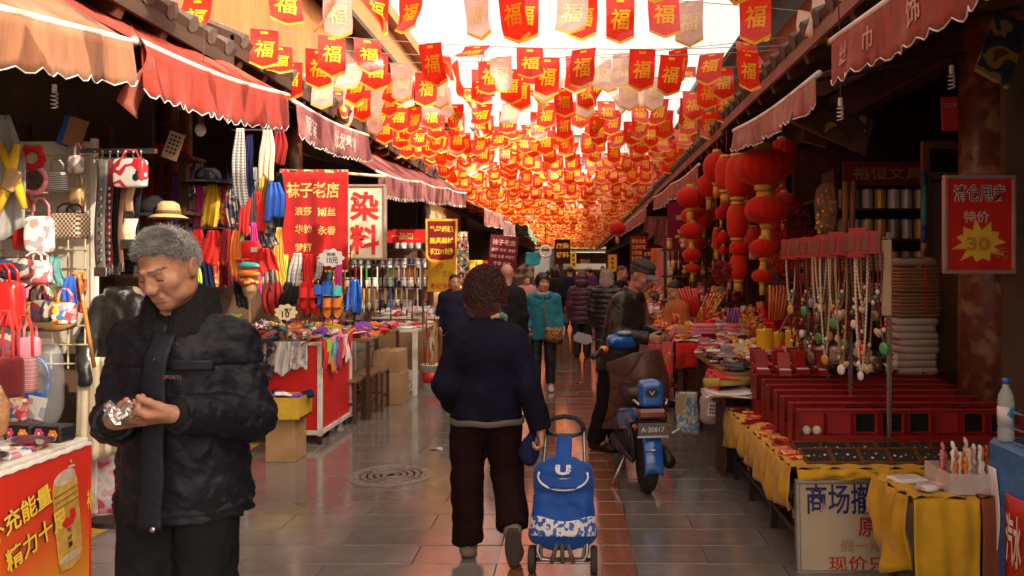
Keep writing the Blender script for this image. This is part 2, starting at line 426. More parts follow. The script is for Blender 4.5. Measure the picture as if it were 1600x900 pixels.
SKIN2 = mat('skin_weathered', (.35, .165, .10), rough=.55, var=.28, scale=26, bump=.15, bscale=160, spec=.35)
LIP = mat('lips', (.34, .13, .095), rough=.45, var=.1)
BROW = mat('eyebrow_hair', (.085, .055, .042), rough=.8, var=.3, scale=80)
EYE = mat('eye_dark', (.02, .014, .012), rough=.2)
def wn(P, f, s=0.0):
    'soft wandering noise'
    x, y, z = P[:, 0] * f + s, P[:, 1] * f + s * 1.7, P[:, 2] * f + s * .6
    return (np.sin(x + 1.7 * np.sin(z * .9 + .5)) * np.sin(z * 1.1 + 1.3 * np.sin(y * 1.2)) + .6 * np.sin(2.1 * z + 1.9 * np.sin(1.4 * x + y)) * np.sin(1.7 * y + x) + .35 * np.sin(3.9 * x + 2 * np.sin(2.2 * z)) * np.sin(4.3 * z + y)) * .5
def V3(*a): return np.array(a, float)
def nrm(a): a = np.asarray(a, float); return a / np.linalg.norm(a)
def joints(H=1.62, sh=.158, hip=.085, arm=.2):
    J = dict(hip=V3(0, 0, .52 * H), chest=V3(0, 0, .73 * H), neck=V3(0, .01, .835 * H), head=V3(0, -.015, .925 * H))
    for n, s in (('r', -1), ('l', 1)):
        J['sh' + n] = V3(s * sh, .005, .788 * H); J['el' + n] = V3(s * (sh + .05), .02, .625 * H); J['wr' + n] = V3(s * (sh + .045), -.04, .49 * H)
        J['th' + n] = V3(s * hip, 0, .50 * H); J['kn' + n] = V3(s * hip * 1.02, -.015, .275 * H); J['an' + n] = V3(s * hip * 1.0, .015, .05 * H); J['to' + n] = V3(s * (hip + .02), -.13, .02 * H)
    return J
def hand(v, wrist, f, n, side, curl=(30, 35, 40, 45), thumb=(.75, .35, .55), hs=1.0, spread=1.0, tc=20):
    f = nrm(f); n = np.asarray(n, float); n = nrm(n - f * (n @ f)); z = side * np.cross(f, n); Rm = np.stack([f, n, z], 1)
    v.frame(Rm, wrist); k = .008
    v.cap((-.03, 0, 0), (.02, 0, 0), .024 * hs, .026 * hs, k=.02, sq=(1, .8, 1))
    v.box((.05 * hs, 0, 0), (.046 * hs, .013 * hs, .038 * hs), .012 * hs, k=.02)
    v.ell((.035 * hs, .01 * hs, .026 * hs), (.03 * hs, .014 * hs, .018 * hs), k=.012)
    for i, (zz, ln) in enumerate(((.030, .074), (.0105, .083), (-.009, .077), (-.028, .06))):
        p = V3(.09 * hs, .002, zz * hs * spread); a = 0.0; r = (.0098 if i < 3 else .0085) * hs; dz = zz * .18 * spread
        for j, fr in enumerate((.45, .31, .26)):
            a += R(curl[i] * (1.0, 1.15, .7)[j]); q = p + ln * hs * fr * V3(math.cos(a), math.sin(a), dz); v.cap(p, q, r, r * .93, k=.004); p = q; r *= .93
    p = V3(.018 * hs, .006, .032 * hs); d = nrm(thumb); r = .0125 * hs
    for j, ln in enumerate((.035, .03, .024)):
        q = p + d * ln * hs; v.cap(p, q, r, r * .92, k=.008); p = q; r *= .9; d = nrm(d + V3(.35, .1, -.45) * math.sin(R(tc)))
    v.frame()
def head(v, Rm, o, hs=1.0, fem=False, neckto=None, age=0.3, eyes=True):
    v.frame(Rm, o); S = lambda *a: tuple(x * hs for x in a); k = .02 * hs
    v.ell(S(0, .014, .035), S(.075, .094, .086), k=k); v.ell(S(0, -.028, -.042), S(.065 if not fem else .060, .063, .074), k=.03 * hs)
    v.ell(S(0, -.066, -.096), S(.024, .02, .018), k=.025 * hs)
    for s in (-1, 1):
        v.ell(S(s * .040, -.060, -.022), S(.026, .022, .022), k=.02 * hs); v.ell(S(s * .05, -.02, -.07), S(.016, .03, .02), k=.02 * hs)
        v.ell(S(s * .031, -.092, .004), S(.019, .014, .011), k=.014 * hs, mode='s'); v.ell(S(s * .031, -.072, .003), S(.016, .0145, .0125), k=.004 * hs)
        v.cap(S(s * .012, -.089, .024), S(s * .045, -.080, .022), .0068 * hs, .0055 * hs, k=.014 * hs)
        v.ell(S(s * .0125, -.097, -.036), S(.010, .011, .009), k=.006 * hs)
        v.ell(S(s * .078, .012, -.008), S(.009, .019, .033), k=.008 * hs, rot=Ry(s * 12) @ Rx(-12)); v.ell(S(s * .088, .010, -.006), S(.006, .010, .020), k=.005 * hs, mode='s', rot=Ry(s * 12) @ Rx(-12))
        v.cap(S(s * .022, -.090, -.040), S(s * .034, -.078, -.066), .004 * hs, .003 * hs, k=.012 * hs, mode='s') if age > .2 else None
    v.cap(S(0, -.084, .012), S(0, -.100, -.026), .0095 * hs, .0135 * hs, k=.014 * hs); v.ell(S(0, -.103, -.031), S(.013, .010, .010), k=.008 * hs)
    v.cap(S(-.019, -.086, -.061), S(.019, -.086, -.061), .0065 * hs, k=.006 * hs, sq=(1, 1, .8)); v.cap(S(-.015, -.085, -.072), S(.015, -.085, -.072), .0075 * hs, k=.006 * hs, sq=(1, 1, .85))
    v.cap(S(-.023, -.094, -.0665), S(.023, -.094, -.0665), .0022 * hs, k=.004 * hs, mode='s')
    v.frame()
    if neckto is not None:
        a = np.asarray(Rm) @ V3(0, .022 * hs, -.05 * hs) + o; v.cap(a, neckto, .052 * hs if not fem else .045 * hs, .058 * hs if not fem else .05 * hs, k=.03)
def face_region(Rm, o, hs=1.0, smile=0, grey=False, eye=(-.0045, .002)):
    def fn(Pc):
        q = (Pc - np.asarray(o, np.float32)) @ np.asarray(Rm, np.float32) / hs; x, y, z = np.abs(q[:, 0]), q[:, 1], q[:, 2]
        m = np.zeros(len(q), int)
        m[(y < -.06) & (x < .024 - .25 * np.abs(z + .066)) & (z > -.079) & (z < -.056)] = 1
        m[(y < -.055) & (x > .014) & (x < .050) & (np.abs(z - (.0245 + .10 * (.03 - np.abs(x - .033)) - .03 * x)) < .0027)] = 2
        m[(y < -.06) & (x > .018) & (x < .0445) & (z > eye[0]) & (z < eye[1])] = 3
        return m
    return fn
def hair_mesh(vol, vox, Rm, o, hs, n=0, ln=.03, wid=.002, c=(0, .012, .035), r=(.085, .104, .098), keep=None, dirn=None, curl=0.0, seed=1, jit=.5):
    me = vol.mesh(vox, 'hair'); mb = MB(); mb.smooth = True
    mb.v = [tuple(x.co) for x in me.vertices]; mb.f = [list(p.vertices) for p in me.polygons]; mb.m = [0] * len(mb.f); mb.sm = [True] * len(mb.f)
    bpy.data.meshes.remove(me); rg = np.random.default_rng(seed); Rm = np.asarray(Rm); cnt = 0
    while cnt < n:
        u = nrm(rg.normal(size=3)); p = V3(*c) + u * V3(*r)
        if keep and not keep(p): continue
        cnt += 1; d = nrm((dirn(p, u) if dirn else u) + rg.normal(size=3) * jit); t = nrm(np.cross(d, rg.normal(size=3))); L = ln * rg.uniform(.6, 1.3); p = p - u * .006
        if curl:
            e = nrm(np.cross(d, t)); pts = []; a0 = rg.uniform(0, 6.3)
            for i in range(7):
                a = a0 + i * 1.05; pts.append(p + d * L * i / 6 * .5 + (t * math.cos(a) + e * math.sin(a)) * curl)
            vs = []
            for i, q in enumerate(pts):
                w = u * wid * (1.2 - abs(i - 3) / 4); vs += [q - w, q + w]
            fs = [(2 * i, 2 * i + 1, 2 * i + 3, 2 * i + 2) for i in range(6)]
        else:
            m = p + d * L * .55 + u * L * .05; e = p + d * L; vs = [p - t * wid, p + t * wid, m + t * wid * .7, m - t * wid * .7, e]; fs = [(0, 1, 2, 3), (3, 2, 4)]
        mb.add([tuple(Rm @ (np.asarray(q) * hs) + o) for q in vs], fs)
    return mb
def hair_short(Rm, o, hs, m, vox=.005, n=3500, ln=.024, grow=.010, line=(.028, .75), seed=1, jit=.35):
    v = Vol().frame(Rm, o); v.k = 0
    v.ell((0, .014 * hs, .036 * hs), ((.075 + grow * .45) * hs, (.094 + grow * .45) * hs, (.086 + grow * .7) * hs), cut=[((0, 0, line[0] * hs), (0, -line[1], -1)), ((0, -.082 * hs, 0), (0, -1, -.25))])
    v.frame(); v.disp = lambda p: .003 * wn(p, 90)
    rq = random.Random(seed); kp = lambda p: p[2] > line[0] - line[1] * p[1] + .004 - abs(rq.gauss(0, .011)) and p[1] > -.092
    return hair_mesh(v, vox, Rm, o, hs, n, ln, .0016 if n < 1000 else .001, (0, .014, .036), (.075 + grow * .6, .094 + grow * .6, .086 + grow * .8), kp, lambda p, u: u * .45 + V3(0, -.55, .12 if p[1] < .02 else -.35), 0, seed, jit)
def hair_curly(Rm, o, hs, vox=.007, n=900, r=(.112, .115, .118), c=(0, .022, .018), seed=2, face=True):
    v = Vol().frame(Rm, o); v.k = .02
    v.ell(tuple(x * hs for x in c), tuple(x * hs for x in r)); v.ell((0, .045 * hs, -.07 * hs), (.102 * hs, .085 * hs, .10 * hs))
    if face: v.ell((0, -.10 * hs, -.04 * hs), (.062 * hs, .07 * hs, .095 * hs), mode='s', k=.02)
    v.frame(); v.disp = lambda p: .008 * wn(p, 55) + .005 * wn(p, 120, 3)
    kp = lambda p: not (p[1] < -.04 and p[2] < .075 and abs(p[0]) < .075)
    return hair_mesh(v, vox, Rm, o, hs, n, .035, .0028, (0, .03, -.008), (r[0] + .002, r[1] + .004, r[2] + .03), kp, None, .011, seed, .8)
def hair_bob(Rm, o, hs, vox=.008, n=700, low=-.10, seed=3, part=True):
    v = Vol().frame(Rm, o); v.k = .02
    v.ell((0, .018 * hs, .034 * hs), (.088 * hs, .104 * hs, .098 * hs)); v.cap((0, .03 * hs, .02 * hs), (0, .03 * hs, (low + .06) * hs), .09 * hs, .086 * hs, sq=(1, .95, 1))
    v.box((0, -.10 * hs, -.06 * hs), (.056 * hs, .075 * hs, .105 * hs), .03 * hs, mode='s', k=.015)
    v.ell((0, 0, low * hs - .06), (.2, .2, .06), mode='s', k=.01)
    v.frame(); v.disp = lambda p: .004 * wn(p * np.array([2.2, 2.2, .6], np.float32), 60)
    kp = lambda p: not (p[1] < -.03 and p[2] < .05)
    return hair_mesh(v, vox, Rm, o, hs, n, .05, .003, (0, .018, .034), (.089, .106, .1), kp, lambda p, u: V3(u[0] * .3, u[1] * .3 - .1, -1), 0, seed, .25)
def person(label, loc, rz=0, J=None, H=1.62, hy=0, hp=0, hr=0, hs=1.0, fem=False, skin=None, top=None, legs=None, shoes=None, hair=None, hands=('', ''), vb=.01, vc=.012, age=.4, extra=None, eye=(-.0045, .002), group=None, inhand=None):
    root = thing('person', label, 'person', loc, rz, group)
    J = J or joints(H); Rm = Rz(hy) @ Rx(hp) @ Ry(hr); o = J['head']; root['_'] = 0; del root['_']
    # body, one skin
    v = Vol(); v.k = .035
    v.cap(J['hip'], J['chest'], .115, .125, sq=(1, .72, 1)); v.cap(J['chest'], J['neck'] - V3(0, 0, .05), .12, .07, sq=(1, .72, 1))
    for n in 'rl':
        v.cap(J['neck'] - V3(0, 0, .06), J['sh' + n], .055, .05); v.cap(J['sh' + n], J['el' + n], .047, .038); v.cap(J['el' + n], J['wr' + n], .038, .027)
        v.cap(J['th' + n], J['kn' + n], .075, .05); v.cap(J['kn' + n], J['an' + n], .05, .036); v.cap(J['an' + n], J['to' + n], .036, .03)
    head(v, Rm, o, hs, fem, J['neck'] - V3(0, 0, .03), age)
    for n, s, h in (('r', 1, hands[0]), ('l', -1, hands[1])):
        if h == 'none': continue
        d = h or {}; fd = d.get('f', nrm(J['wr' + n] - J['el' + n])); pn = d.get('n', V3(1 if n == 'r' else -1, 0, 0))
        hand(v, J['wr' + n], fd, pn, s, d.get('curl', (30, 35, 40, 45)), d.get('thumb', (.75, .35, .55)), d.get('hs', .95), d.get('spread', 1), d.get('tc', 20))
    me = v.mesh(vb, 'body', face_region(Rm, o, hs, eye=eye)); setm(me, [skin or SKIN, LIP, BROW, EYE]); link('body', me, root)
    # jacket
    t = top or {}
    v = Vol(); v.k = t.get('k', .05); hem = t.get('hem', .45 * H); rc = t.get('rc', .19); rh = t.get('rh', .19); sq = t.get('sq', .68); hc = t.get('hemc', J['hip'] * V3(1, 1, 0))
    cutz = [((0, 0, hem), (0, 0, -1))]
    ct = J['chest'] + V3(0, 0, .02)
    v.cap(ct, (hc[0], hc[1], hem), rc, rh, sq=(1, sq, 1), cut=cutz)
    if t.get('belly'): v.ell(t['belly'][0], t['belly'][1], cut=cutz)
    sr = t.get('sl', (.072, .066, .05))
    for n in 'rl':
        v.cap(J['neck'] - V3(0, -.01, .055), J['sh' + n] + V3(0, 0, -.005), .06, sr[0] * .95); v.cap(J['sh' + n], J['el' + n], sr[0], sr[1], k=t.get('ka', .03))
        d = nrm(J['wr' + n] - J['el' + n]); e = J['wr' + n] - d * t.get('cuff', .0)
        v.cap(J['el' + n], e, sr[1], sr[2], k=.02, cut=[(e, d)])
    if t.get('collar'):
        ch, cr = t['collar']; up = nrm(J['head'] - J['neck'] + V3(0, .02, 0)); a = J['neck'] - V3(0, 0, .06); b = J['neck'] + up * ch; v.cap(a, b, cr * 1.15, cr, k=.025, cut=[(b - up * .005, up)]); 
        v.cap(b - up * .03 + V3(0, -.012, 0), b + up * .05 + V3(0, -.02, 0), cr * .80, cr * .86, mode='s', k=.008)
    if t.get('vneck'): v.cap(J['neck'] + V3(0, -.09, -.10), J['neck'] + V3(0, -.05, .05), .012, .06, mode='s', k=.015)
    if extra: extra(v, J)
    fa, ff = t.get('fold', (.006, 22)); puff = t.get('puff'); seams = t.get('seams', ()); els = [(J['el' + n], J['wr' + n], J['sh' + n]) for n in 'rl']
    def disp(p):
        d = fa * wn(p, ff) + fa * .5 * wn(p, ff * 2.3, 5) - fa * 1.3 * np.maximum(0, .22 - np.abs(wn(p, ff * .9, 2)))
        if puff:
            a = puff[0]; s = np.abs(np.sin(p[:, 2] * math.pi / puff[1] + .6 * wn(p, 6) + (np.abs(p[:, 0]) > rc) * np.abs(p[:, 0]) * 9)); d = d - a * (np.sqrt(s) - .6)
        if t.get('spuff'): d = d - t['spuff'] * np.clip((np.abs(p[:, 0]) - .15) / .04, 0, 1) * (np.abs(np.sin(p[:, 2] * 42 + p[:, 1] * 38 + 1.2 * wn(p, 8))) ** .6 - .6)
        for (z0, w, dp) in seams: d = d + dp * np.exp(-((p[:, 2] - z0) / w) ** 2)
        return d
    v.disp = disp; me = v.mesh(vc, 'jacket'); setm(me, t.get('mat', BLKI)); link(t.get('name', 'jacket'), me, root)
    # trousers
    g = legs or {}
    v = Vol(); v.k = .03; rt = g.get('r', (.095, .085, .075)); v.ell(J['hip'] + V3(0, 0, .02), g.get('hips', (.165, .12, .13)))
    for n in 'rl':
        an = J['an' + n] + V3(0, 0, g.get('up', 0)); d = nrm(an - J['kn' + n]); e = an + d * g.get('over', .0)
        v.cap(J['th' + n], J['kn' + n], rt[0], rt[1]); v.cap(J['kn' + n], e, rt[1], rt[2], k=.02, cut=[(e, d)])
    fa2, ff2 = g.get('fold', (.008, 16)); v.disp = lambda p: fa2 * wn(p * np.array([1.6, 1.6, .8], np.float32), ff2) - fa2 * np.maximum(0, .25 - np.abs(wn(p, ff2 * .9, 2))) + fa2 * .5 * wn(p, ff2 * 2, 3)
    me = v.mesh(vc, 'trousers'); setm(me, g.get('mat', BLKI)); link('trousers', me, root)
    # shoes
    s = shoes or {}
    for n in 'rl':
        a, b = J['an' + n], J['to' + n]; v = Vol(); v.k = .03; dn = nrm(b - a); fl = nrm(np.cross(np.cross(b - a, V3(0, 0, 1)), b - a)) if abs(dn[2]) < .97 else V3(0, 1, 0)
        dz = s.get('dir' + n); up = V3(*dz) if dz else V3(0, 0, 1); hl = a - up * .03 + (a - b) * V3(1, 1, 0) * .12
        v.cap(hl, a + up * .02, .043, .042); v.cap(hl, b, .040, .038); v.cap(b, b + nrm(b - hl) * .04, .038, .03)
        if not dz: v.box((b[0], b[1], -.09), (1, 1, .095), .0, mode='s', k=.004)
        me = v.mesh(vc, 'shoe'); setm(me, s.get('mat', BLKI)); link('shoe', me, root)
    if hair is not None:
        hm = hair(Rm, o, hs); 
        for (nm, mb, m) in hm: obj(nm, mb, m, root, smooth=True)
    return root
# ---------------------------------------------------------------- the setting: ground, paving, shop rows, gate, far buildings
rg = random.Random(11)
STONE = mat('grey_paving_stone', (.18, .16, .15), rough=.12, var=.2, scale=4, bump=.04, bscale=16, spec=.5, coat=.5, rnd=.09, stain=((.13, .112, .102), 1.2))
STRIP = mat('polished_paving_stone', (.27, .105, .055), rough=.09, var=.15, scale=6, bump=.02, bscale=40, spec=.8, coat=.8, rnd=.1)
JOINT = mat('dark_joint', (.085, .075, .068), rough=.8, var=.3, scale=20)
m = MB(); m.sheet(lambda u, v: (-150 + 300 * u, -60 + 460 * v, -.06), 4, 4); g = obj('ground', m, mat('dusty_ground', (.14, .125, .115), rough=.8, var=.2, scale=.4)); tag(g, kind='structure')
m = MB(); m.box((-.4, 32, -.035), (8.4, 76, .03)); pav = obj('street_paving', m, JOINT); tag(pav, kind='structure')
ROW = .27
_slab = {}
def slab_mesh(w, d):
    k = (round(w, 2), round(d, 2))
    if k not in _slab:
        b = MB(); b.box((0, 0, -.012), (k[0] - .005, k[1] - .005, .024), ch=.0025); _slab[k] = b.mesh('paving_slab')
    return _slab[k]
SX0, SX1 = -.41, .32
def row_slabs(y, i):
    out = []
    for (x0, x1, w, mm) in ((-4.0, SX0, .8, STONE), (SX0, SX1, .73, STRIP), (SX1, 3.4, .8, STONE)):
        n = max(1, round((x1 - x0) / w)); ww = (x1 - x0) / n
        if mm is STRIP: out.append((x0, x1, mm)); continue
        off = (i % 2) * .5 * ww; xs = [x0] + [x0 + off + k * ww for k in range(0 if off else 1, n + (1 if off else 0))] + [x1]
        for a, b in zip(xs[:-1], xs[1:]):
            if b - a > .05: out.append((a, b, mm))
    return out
far_s, far_p, cnt = MB(), MB(), 0
i = 0; y = 1.2
while y < 60:
    for (a, b, mm) in row_slabs(y, i):
        cx = (a + b) / 2; px = VX + (b if cx < 0 else a) * F / (y + .3); py = VY + CH * F / (y + .3)
        vis = -20 < px < 1620 and 0 < y + .3 and py < 930 and -2.75 < cx < 1.75
        if y < 12.6 and vis and cnt < 300:
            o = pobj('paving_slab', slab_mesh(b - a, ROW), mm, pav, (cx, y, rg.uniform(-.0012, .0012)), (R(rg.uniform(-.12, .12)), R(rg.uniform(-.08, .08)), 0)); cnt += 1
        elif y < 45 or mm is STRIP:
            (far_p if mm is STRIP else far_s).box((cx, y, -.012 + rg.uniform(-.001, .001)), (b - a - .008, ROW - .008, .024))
        else: far_s.box((cx, y, -.012), (b - a - .008, ROW - .008, .024))
    y += ROW; i += 1
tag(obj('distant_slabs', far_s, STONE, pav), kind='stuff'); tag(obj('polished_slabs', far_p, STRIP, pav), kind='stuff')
m = MB(); m.sheet(lambda u, v: (-2.88 + .11 * u, 2.0 + 9 * v, .003 + .001), 1, 60); ys = obj('yellow_line', m, mat('worn_yellow_paint', (.5, .30, .04), rough=.6, var=.35, scale=14, stain=((.2, .17, .14), 9))); tag(ys, kind='structure')
def manhole(c, r, lab):
    t = thing('manhole_cover', lab, 'manhole cover', c); iron = mat('worn_iron', (.25, .22, .20), rough=.32, metal=.25, var=.3, scale=14, bump=.2)
    m = MB(); m.lathe([(r, 0), (r, .004), (r * .95, .005), (r * .93, .003), (0.01, .003)], 40); obj('rim', m, iron, t)
    for k in range(1, 6):
        m = MB(); q = r * .9 * k / 5.6; m.lathe([(q - .018, .003), (q - .016, .005), (q + .016, .005), (q + .018, .003)], 36); obj('ring', m, iron, t)
    for k in range(16):
        m = MB(); a = k * math.pi / 8; m.box((0, 0, .006), (r * .28, .012, .005), Matrix.Rotation(a, 4, 'Z') @ T(r * .72, 0, 0)); obj('rib', m, iron, t)
manhole((-1.38, 5.76, .001), .31, 'round iron manhole cover set in the paving left of the curly haired woman')
#manhole((-.60, 3.98, .001), .16, 'small dark iron drain cover beside the lifted foot of the curly haired woman')
# ---- shop rows
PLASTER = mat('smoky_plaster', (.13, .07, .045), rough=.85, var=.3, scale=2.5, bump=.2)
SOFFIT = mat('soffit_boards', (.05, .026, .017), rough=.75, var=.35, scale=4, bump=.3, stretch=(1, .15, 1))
TILE = mat('grey_roof_tile', (.10, .075, .062), rough=.8, var=.3, scale=9, bump=.3, rnd=.15)
ORANGE_WALL = mat('ochre_timber', (.36, .125, .04), rough=.6, var=.3, scale=3, bump=.2, stretch=(1, 1, .2))
PINKWALL = mat('dull_red_plaster', (.26, .12, .09), rough=.8, var=.2, scale=2, bump=.15)
COLUMN = mat('oxblood_column_paint', (.13, .035, .018), rough=.4, var=.3, scale=5, bump=.15, bscale=14, stain=((.28, .16, .08), 9), coat=.2)
def shop(label, s, D0, D1, xe, ze, xcol, xback, ridge, wallz, upper, name='shop_building'):
    'a bay of the street row: s=-1 left, +1 right; xe,ze eave edge; columns at xcol; back wall at xback'
    c = (D0 + D1) / 2; t = thing(name, label, 'building', (s * xcol, c, 0)); w = D1 - D0
    def o(n, mb, m, p=t, **k): return obj(n, mb, m, p, world=True, **k)
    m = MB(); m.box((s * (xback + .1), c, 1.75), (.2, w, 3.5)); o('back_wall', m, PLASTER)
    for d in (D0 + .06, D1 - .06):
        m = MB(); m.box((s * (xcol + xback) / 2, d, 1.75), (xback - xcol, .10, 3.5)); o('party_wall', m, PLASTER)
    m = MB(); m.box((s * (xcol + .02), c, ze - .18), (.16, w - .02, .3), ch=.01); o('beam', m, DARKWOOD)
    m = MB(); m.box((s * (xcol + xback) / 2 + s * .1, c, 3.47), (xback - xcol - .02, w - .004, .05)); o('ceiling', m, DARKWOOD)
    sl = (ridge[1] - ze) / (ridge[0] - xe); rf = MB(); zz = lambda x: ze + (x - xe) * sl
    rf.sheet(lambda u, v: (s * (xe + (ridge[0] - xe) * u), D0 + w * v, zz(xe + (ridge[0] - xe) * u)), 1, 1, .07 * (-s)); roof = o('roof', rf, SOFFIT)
    n = int(w / .28); tl = MB()
    for k in range(n):
        d = D0 + (k + .5) * w / n; mm = MB(); q0 = Vector((s * (xe - .03), d, zz(xe - .03) + .06)); q1 = Vector((s * ridge[0], d, zz(ridge[0]) + .06)); tl.tube([q0, q1], .065, 7)
    st = o('roof_tiles', tl, TILE, roof); tag(st, kind='stuff')
    for k in range(min(int(w / .5), 40)):
        d = D0 + .2 + k * .5
        if d < D1 - .1 and d > 1.0:
            rb = MB(); rb.box((0, 0, 0), (xcol - xe - .02, .07, .09)); M = T(s * (xe + xcol) / 2, d, zz((xe + xcol) / 2) - .135) @ Matrix.Rotation(-s * math.atan(sl), 4, 'Y'); rb.v = [tuple(M @ Vector(v)) for v in rb.v]; o('rafter', rb, DARKWOOD)
    m = MB(); m.box((s * (xe + .015), c, ze - .02), (.03, w, .16)); o('fascia', m, SOFFIT if s < 0 else PINKWALL)
    if wallz:
        m = MB(); m.box((s * (upper[0] + .1), c, (wallz[0] + wallz[1]) / 2), (.2, w, wallz[1] - wallz[0])); up = o('upper_wall', m, upper[2])
        m = MB(); m.sheet(lambda u, v: (s * (upper[0] - .5 + 3.2 * u), D0 + w * v, wallz[1] - .02 + 1.15 * u), 1, 1, .08 * (-s)); o('upper_roof', m, TILE)
    return t
def column(x, y, r, h, lab, dent=True):
    t = thing('column', lab, 'column', (x, y, 0)); m = MB(); m.tube([(0, 0, .16), (0, 0, h * .5), (0, 0, h)], [r, r * .985, r * .96], 28); obj('shaft', m, COLUMN, t, True)
    m = MB(); m.lathe([(r * 1.25, 0), (r * 1.32, .07), (r * 1.25, .14), (r * 1.02, .17)], 24); obj('stone_base', m, mat('column_base_stone', (.22, .2, .18), rough=.8), t, True)
lf = [(-1.5, 6.2, 3.25, 'left hand shop row bay hung with belts bags and scarves under the peach awning'), (6.2, 8.8, 3.38, 'left shop bay behind the big red sock shop banner'), (8.8, 16.4, 3.42, 'left shop bay selling brushes and ink behind the mauve awning'),
      (16.4, 24, 3.45, 'left shop bay with the dark maroon sock banner'), (24, 40, 3.45, 'yellow walled left shop bay far down the street'), (40, 64, 3.4, 'last left shop bay before the gate')]
for (a, b, z, lab) in lf:
    far = a > 20; shop(lab, -1, a, b, 2.75 if not far else 2.6, z, 3.35, 5.7, (6.0, z + 1.3), (4.3, 6.6) if a < 30 else None, (4.9, ORANGE_WALL if a < 9 else PINKWALL, ORANGE_WALL if a < 9 else PINKWALL))
rt = [(-1.5, 4.75, 3.3, 'right hand shop bay nearest the viewer under the dusty red awning'), (4.75, 9.2, 3.3, 'right shop bay behind the red lanterns'), (9.2, 17, 3.25, 'right shop bay past the lanterns with tiled eave'), (17, 30, 3.2, 'far right shop bay with dull red roof'), (30, 64, 3.1, 'last right shop bay before the gate')]
for (a, b, z, lab) in rt:
    shop(lab, 1, a, b, 1.75, z, 2.6, 4.6, (4.9, z + 1.25), (3.7, 5.15), (3.1, PINKWALL, PINKWALL))
column(2.60, 4.85, .165, 3.2, 'thick oxblood column behind the red price sign')
column(2.45, 9.3, .14, 3.1, 'oxblood column behind the hanging lanterns')
for (d, lab) in ((8.8, 'column between the white dye sign and the brush shop'), (16.5, 'dark column left of the maroon sock banner'), (6.25, 'column behind the red sock shop banner'), (2.2, 'column by the belts at the near left shop')): column(-3.25, d, .13, 3.2, lab)
# ---- gate and far buildings
GREYB = mat('grey_gate_brick', (.16, .145, .13), rough=.85, var=.2, scale=6, bump=.2)
t = thing('gate_building', 'dark grey gate hall closing the far end of the street', 'building', (0, 67, 0))
for (x0, x1, z0, z1) in ((-8, -1.6, 0, 5), (3.4, 9, 0, 5), (-1.6, 3.4, 3.0, 5)):
    m = MB(); m.box(((x0 + x1) / 2, 67, (z0 + z1) / 2), (x1 - x0, .6, z1 - z0)); obj('wall', m, GREYB, t, world=True)
m = MB(); m.box((.9, 69, 1.5), (5, .3, 3)); obj('inner_wall', m, DARKWOOD, t, world=True)
m = MB(); m.box((.9, 68.2, 1.1), (1.6, .6, 1.0)); m.box((.9, 68.0, 2.0), (.9, .2, .8)); obj('altar', m, mat('altar_red_gold', (.35, .1, .04), var=.5, scale=6), t, world=True)
m = MB(); m.box((1.0, 66.62, 1.35), (4.2, .3, .12)); m.sheet(lambda u, v: (-1.0 + 4 * u, 66.0 + .7 * v, 1.5 + .5 * v), 1, 1, .08); obj('porch_roof', m, TILE, t, world=True)
for x in (-1.6, 3.4, -4.6, 6.4):
    m = MB(); m.tube([(x, 66.5, 0), (x, 66.5, 4.2)], .16, 10); obj('pillar', m, DARKWOOD, t, world=True)
m = MB(); m.box((.9, 66.55, 3.55), (11, .12, .5)); obj('name_board', m, mat('ochre_board', (.4, .27, .07), var=.3, scale=3), t, world=True)
rf = MB(); rf.sheet(lambda u, v: (-9 + 19 * u, 65.4 + 4 * v, 4.75 + 2.0 * v ** 1.4), 2, 6, .1); roof = obj('roof', rf, TILE, t, world=True)
def block(label, x0, x1, D, z1, wall, cols, rows, win, dep=10, frame=.25, z0=5):
    t = thing('apartment_block', label, 'building', ((x0 + x1) / 2, D, 0)); m = MB(); m.box((0, dep / 2, z1 / 2), (x1 - x0, dep, z1)); obj('wall', m, wall, t)
    m = MB(); m.box((0, dep / 2 - .3, z1 + .15), (x1 - x0 + .6, dep + .6, .3)); obj('parapet', m, wall, t)
    cw = (x1 - x0) / cols; rh = (z1 - z0) / rows
    pw = MB(); pw.box((0, 0, 0), (cw * .62, .06, rh * .6)); wm = pw.mesh('window'); fw = MB()
    for (dx, dz, sx, sz) in ((0, rh * .3, cw * .66, .09), (0, -rh * .3, cw * .66, .09), (cw * .31, 0, .09, rh * .6), (-cw * .31, 0, .09, rh * .6), (0, 0, .07, rh * .6)): fw.box((dx, -.05, dz), (sx, .1, sz))
    fm = fw.mesh('window_frame')
    for i in range(cols):
        for j in range(rows):
            p = (-(x1 - x0) / 2 + (i + .5) * cw, -.02, z0 + (j + .5) * rh); o = pobj('window', wm, win, t, p); pobj('frame', fm, WHITEPAINT, o)
block('pale tower block seen between the pennants beyond the gate', -9, 15, 92, 17.5, mat('cream_tiles', (.50, .47, .42), rough=.7, var=.1, scale=1), 13, 6, mat('dull_window', (.10, .11, .13), rough=.2))
block('grey block rising behind the right hand roofs', 7.5, 16, 44, 12.4, mat('grey_render', (.32, .31, .31), rough=.8, var=.1, scale=1), 6, 4, mat('dull_window', (.10, .11, .13), rough=.2))
block('ochre block with white barred windows above the left roofs', -13, -5.2, 15, 8.3, mat('ochre_render', (.38, .15, .055), rough=.8, var=.15, scale=1), 5, 3, mat('dull_window', (.10, .11, .13), rough=.2), 14, z0=4)
t = thing('lattice_mast', 'tall pale lattice mast faint in the white sky', 'mast', (-18.0, 150, 0)); STL = mat('pale_mast_steel', (.42, .4, .4), rough=.6, metal=.2)
for (sx, sy) in ((-1, -1), (1, -1), (1, 1), (-1, 1)):
    m = MB(); m.tube([(sx * 3.2, sy * 3.2, 0), (sx * 1.2, sy * 1.2, 30), (sx * .5, sy * .5, 44)], .22, 5); obj('leg', m, STL, t)
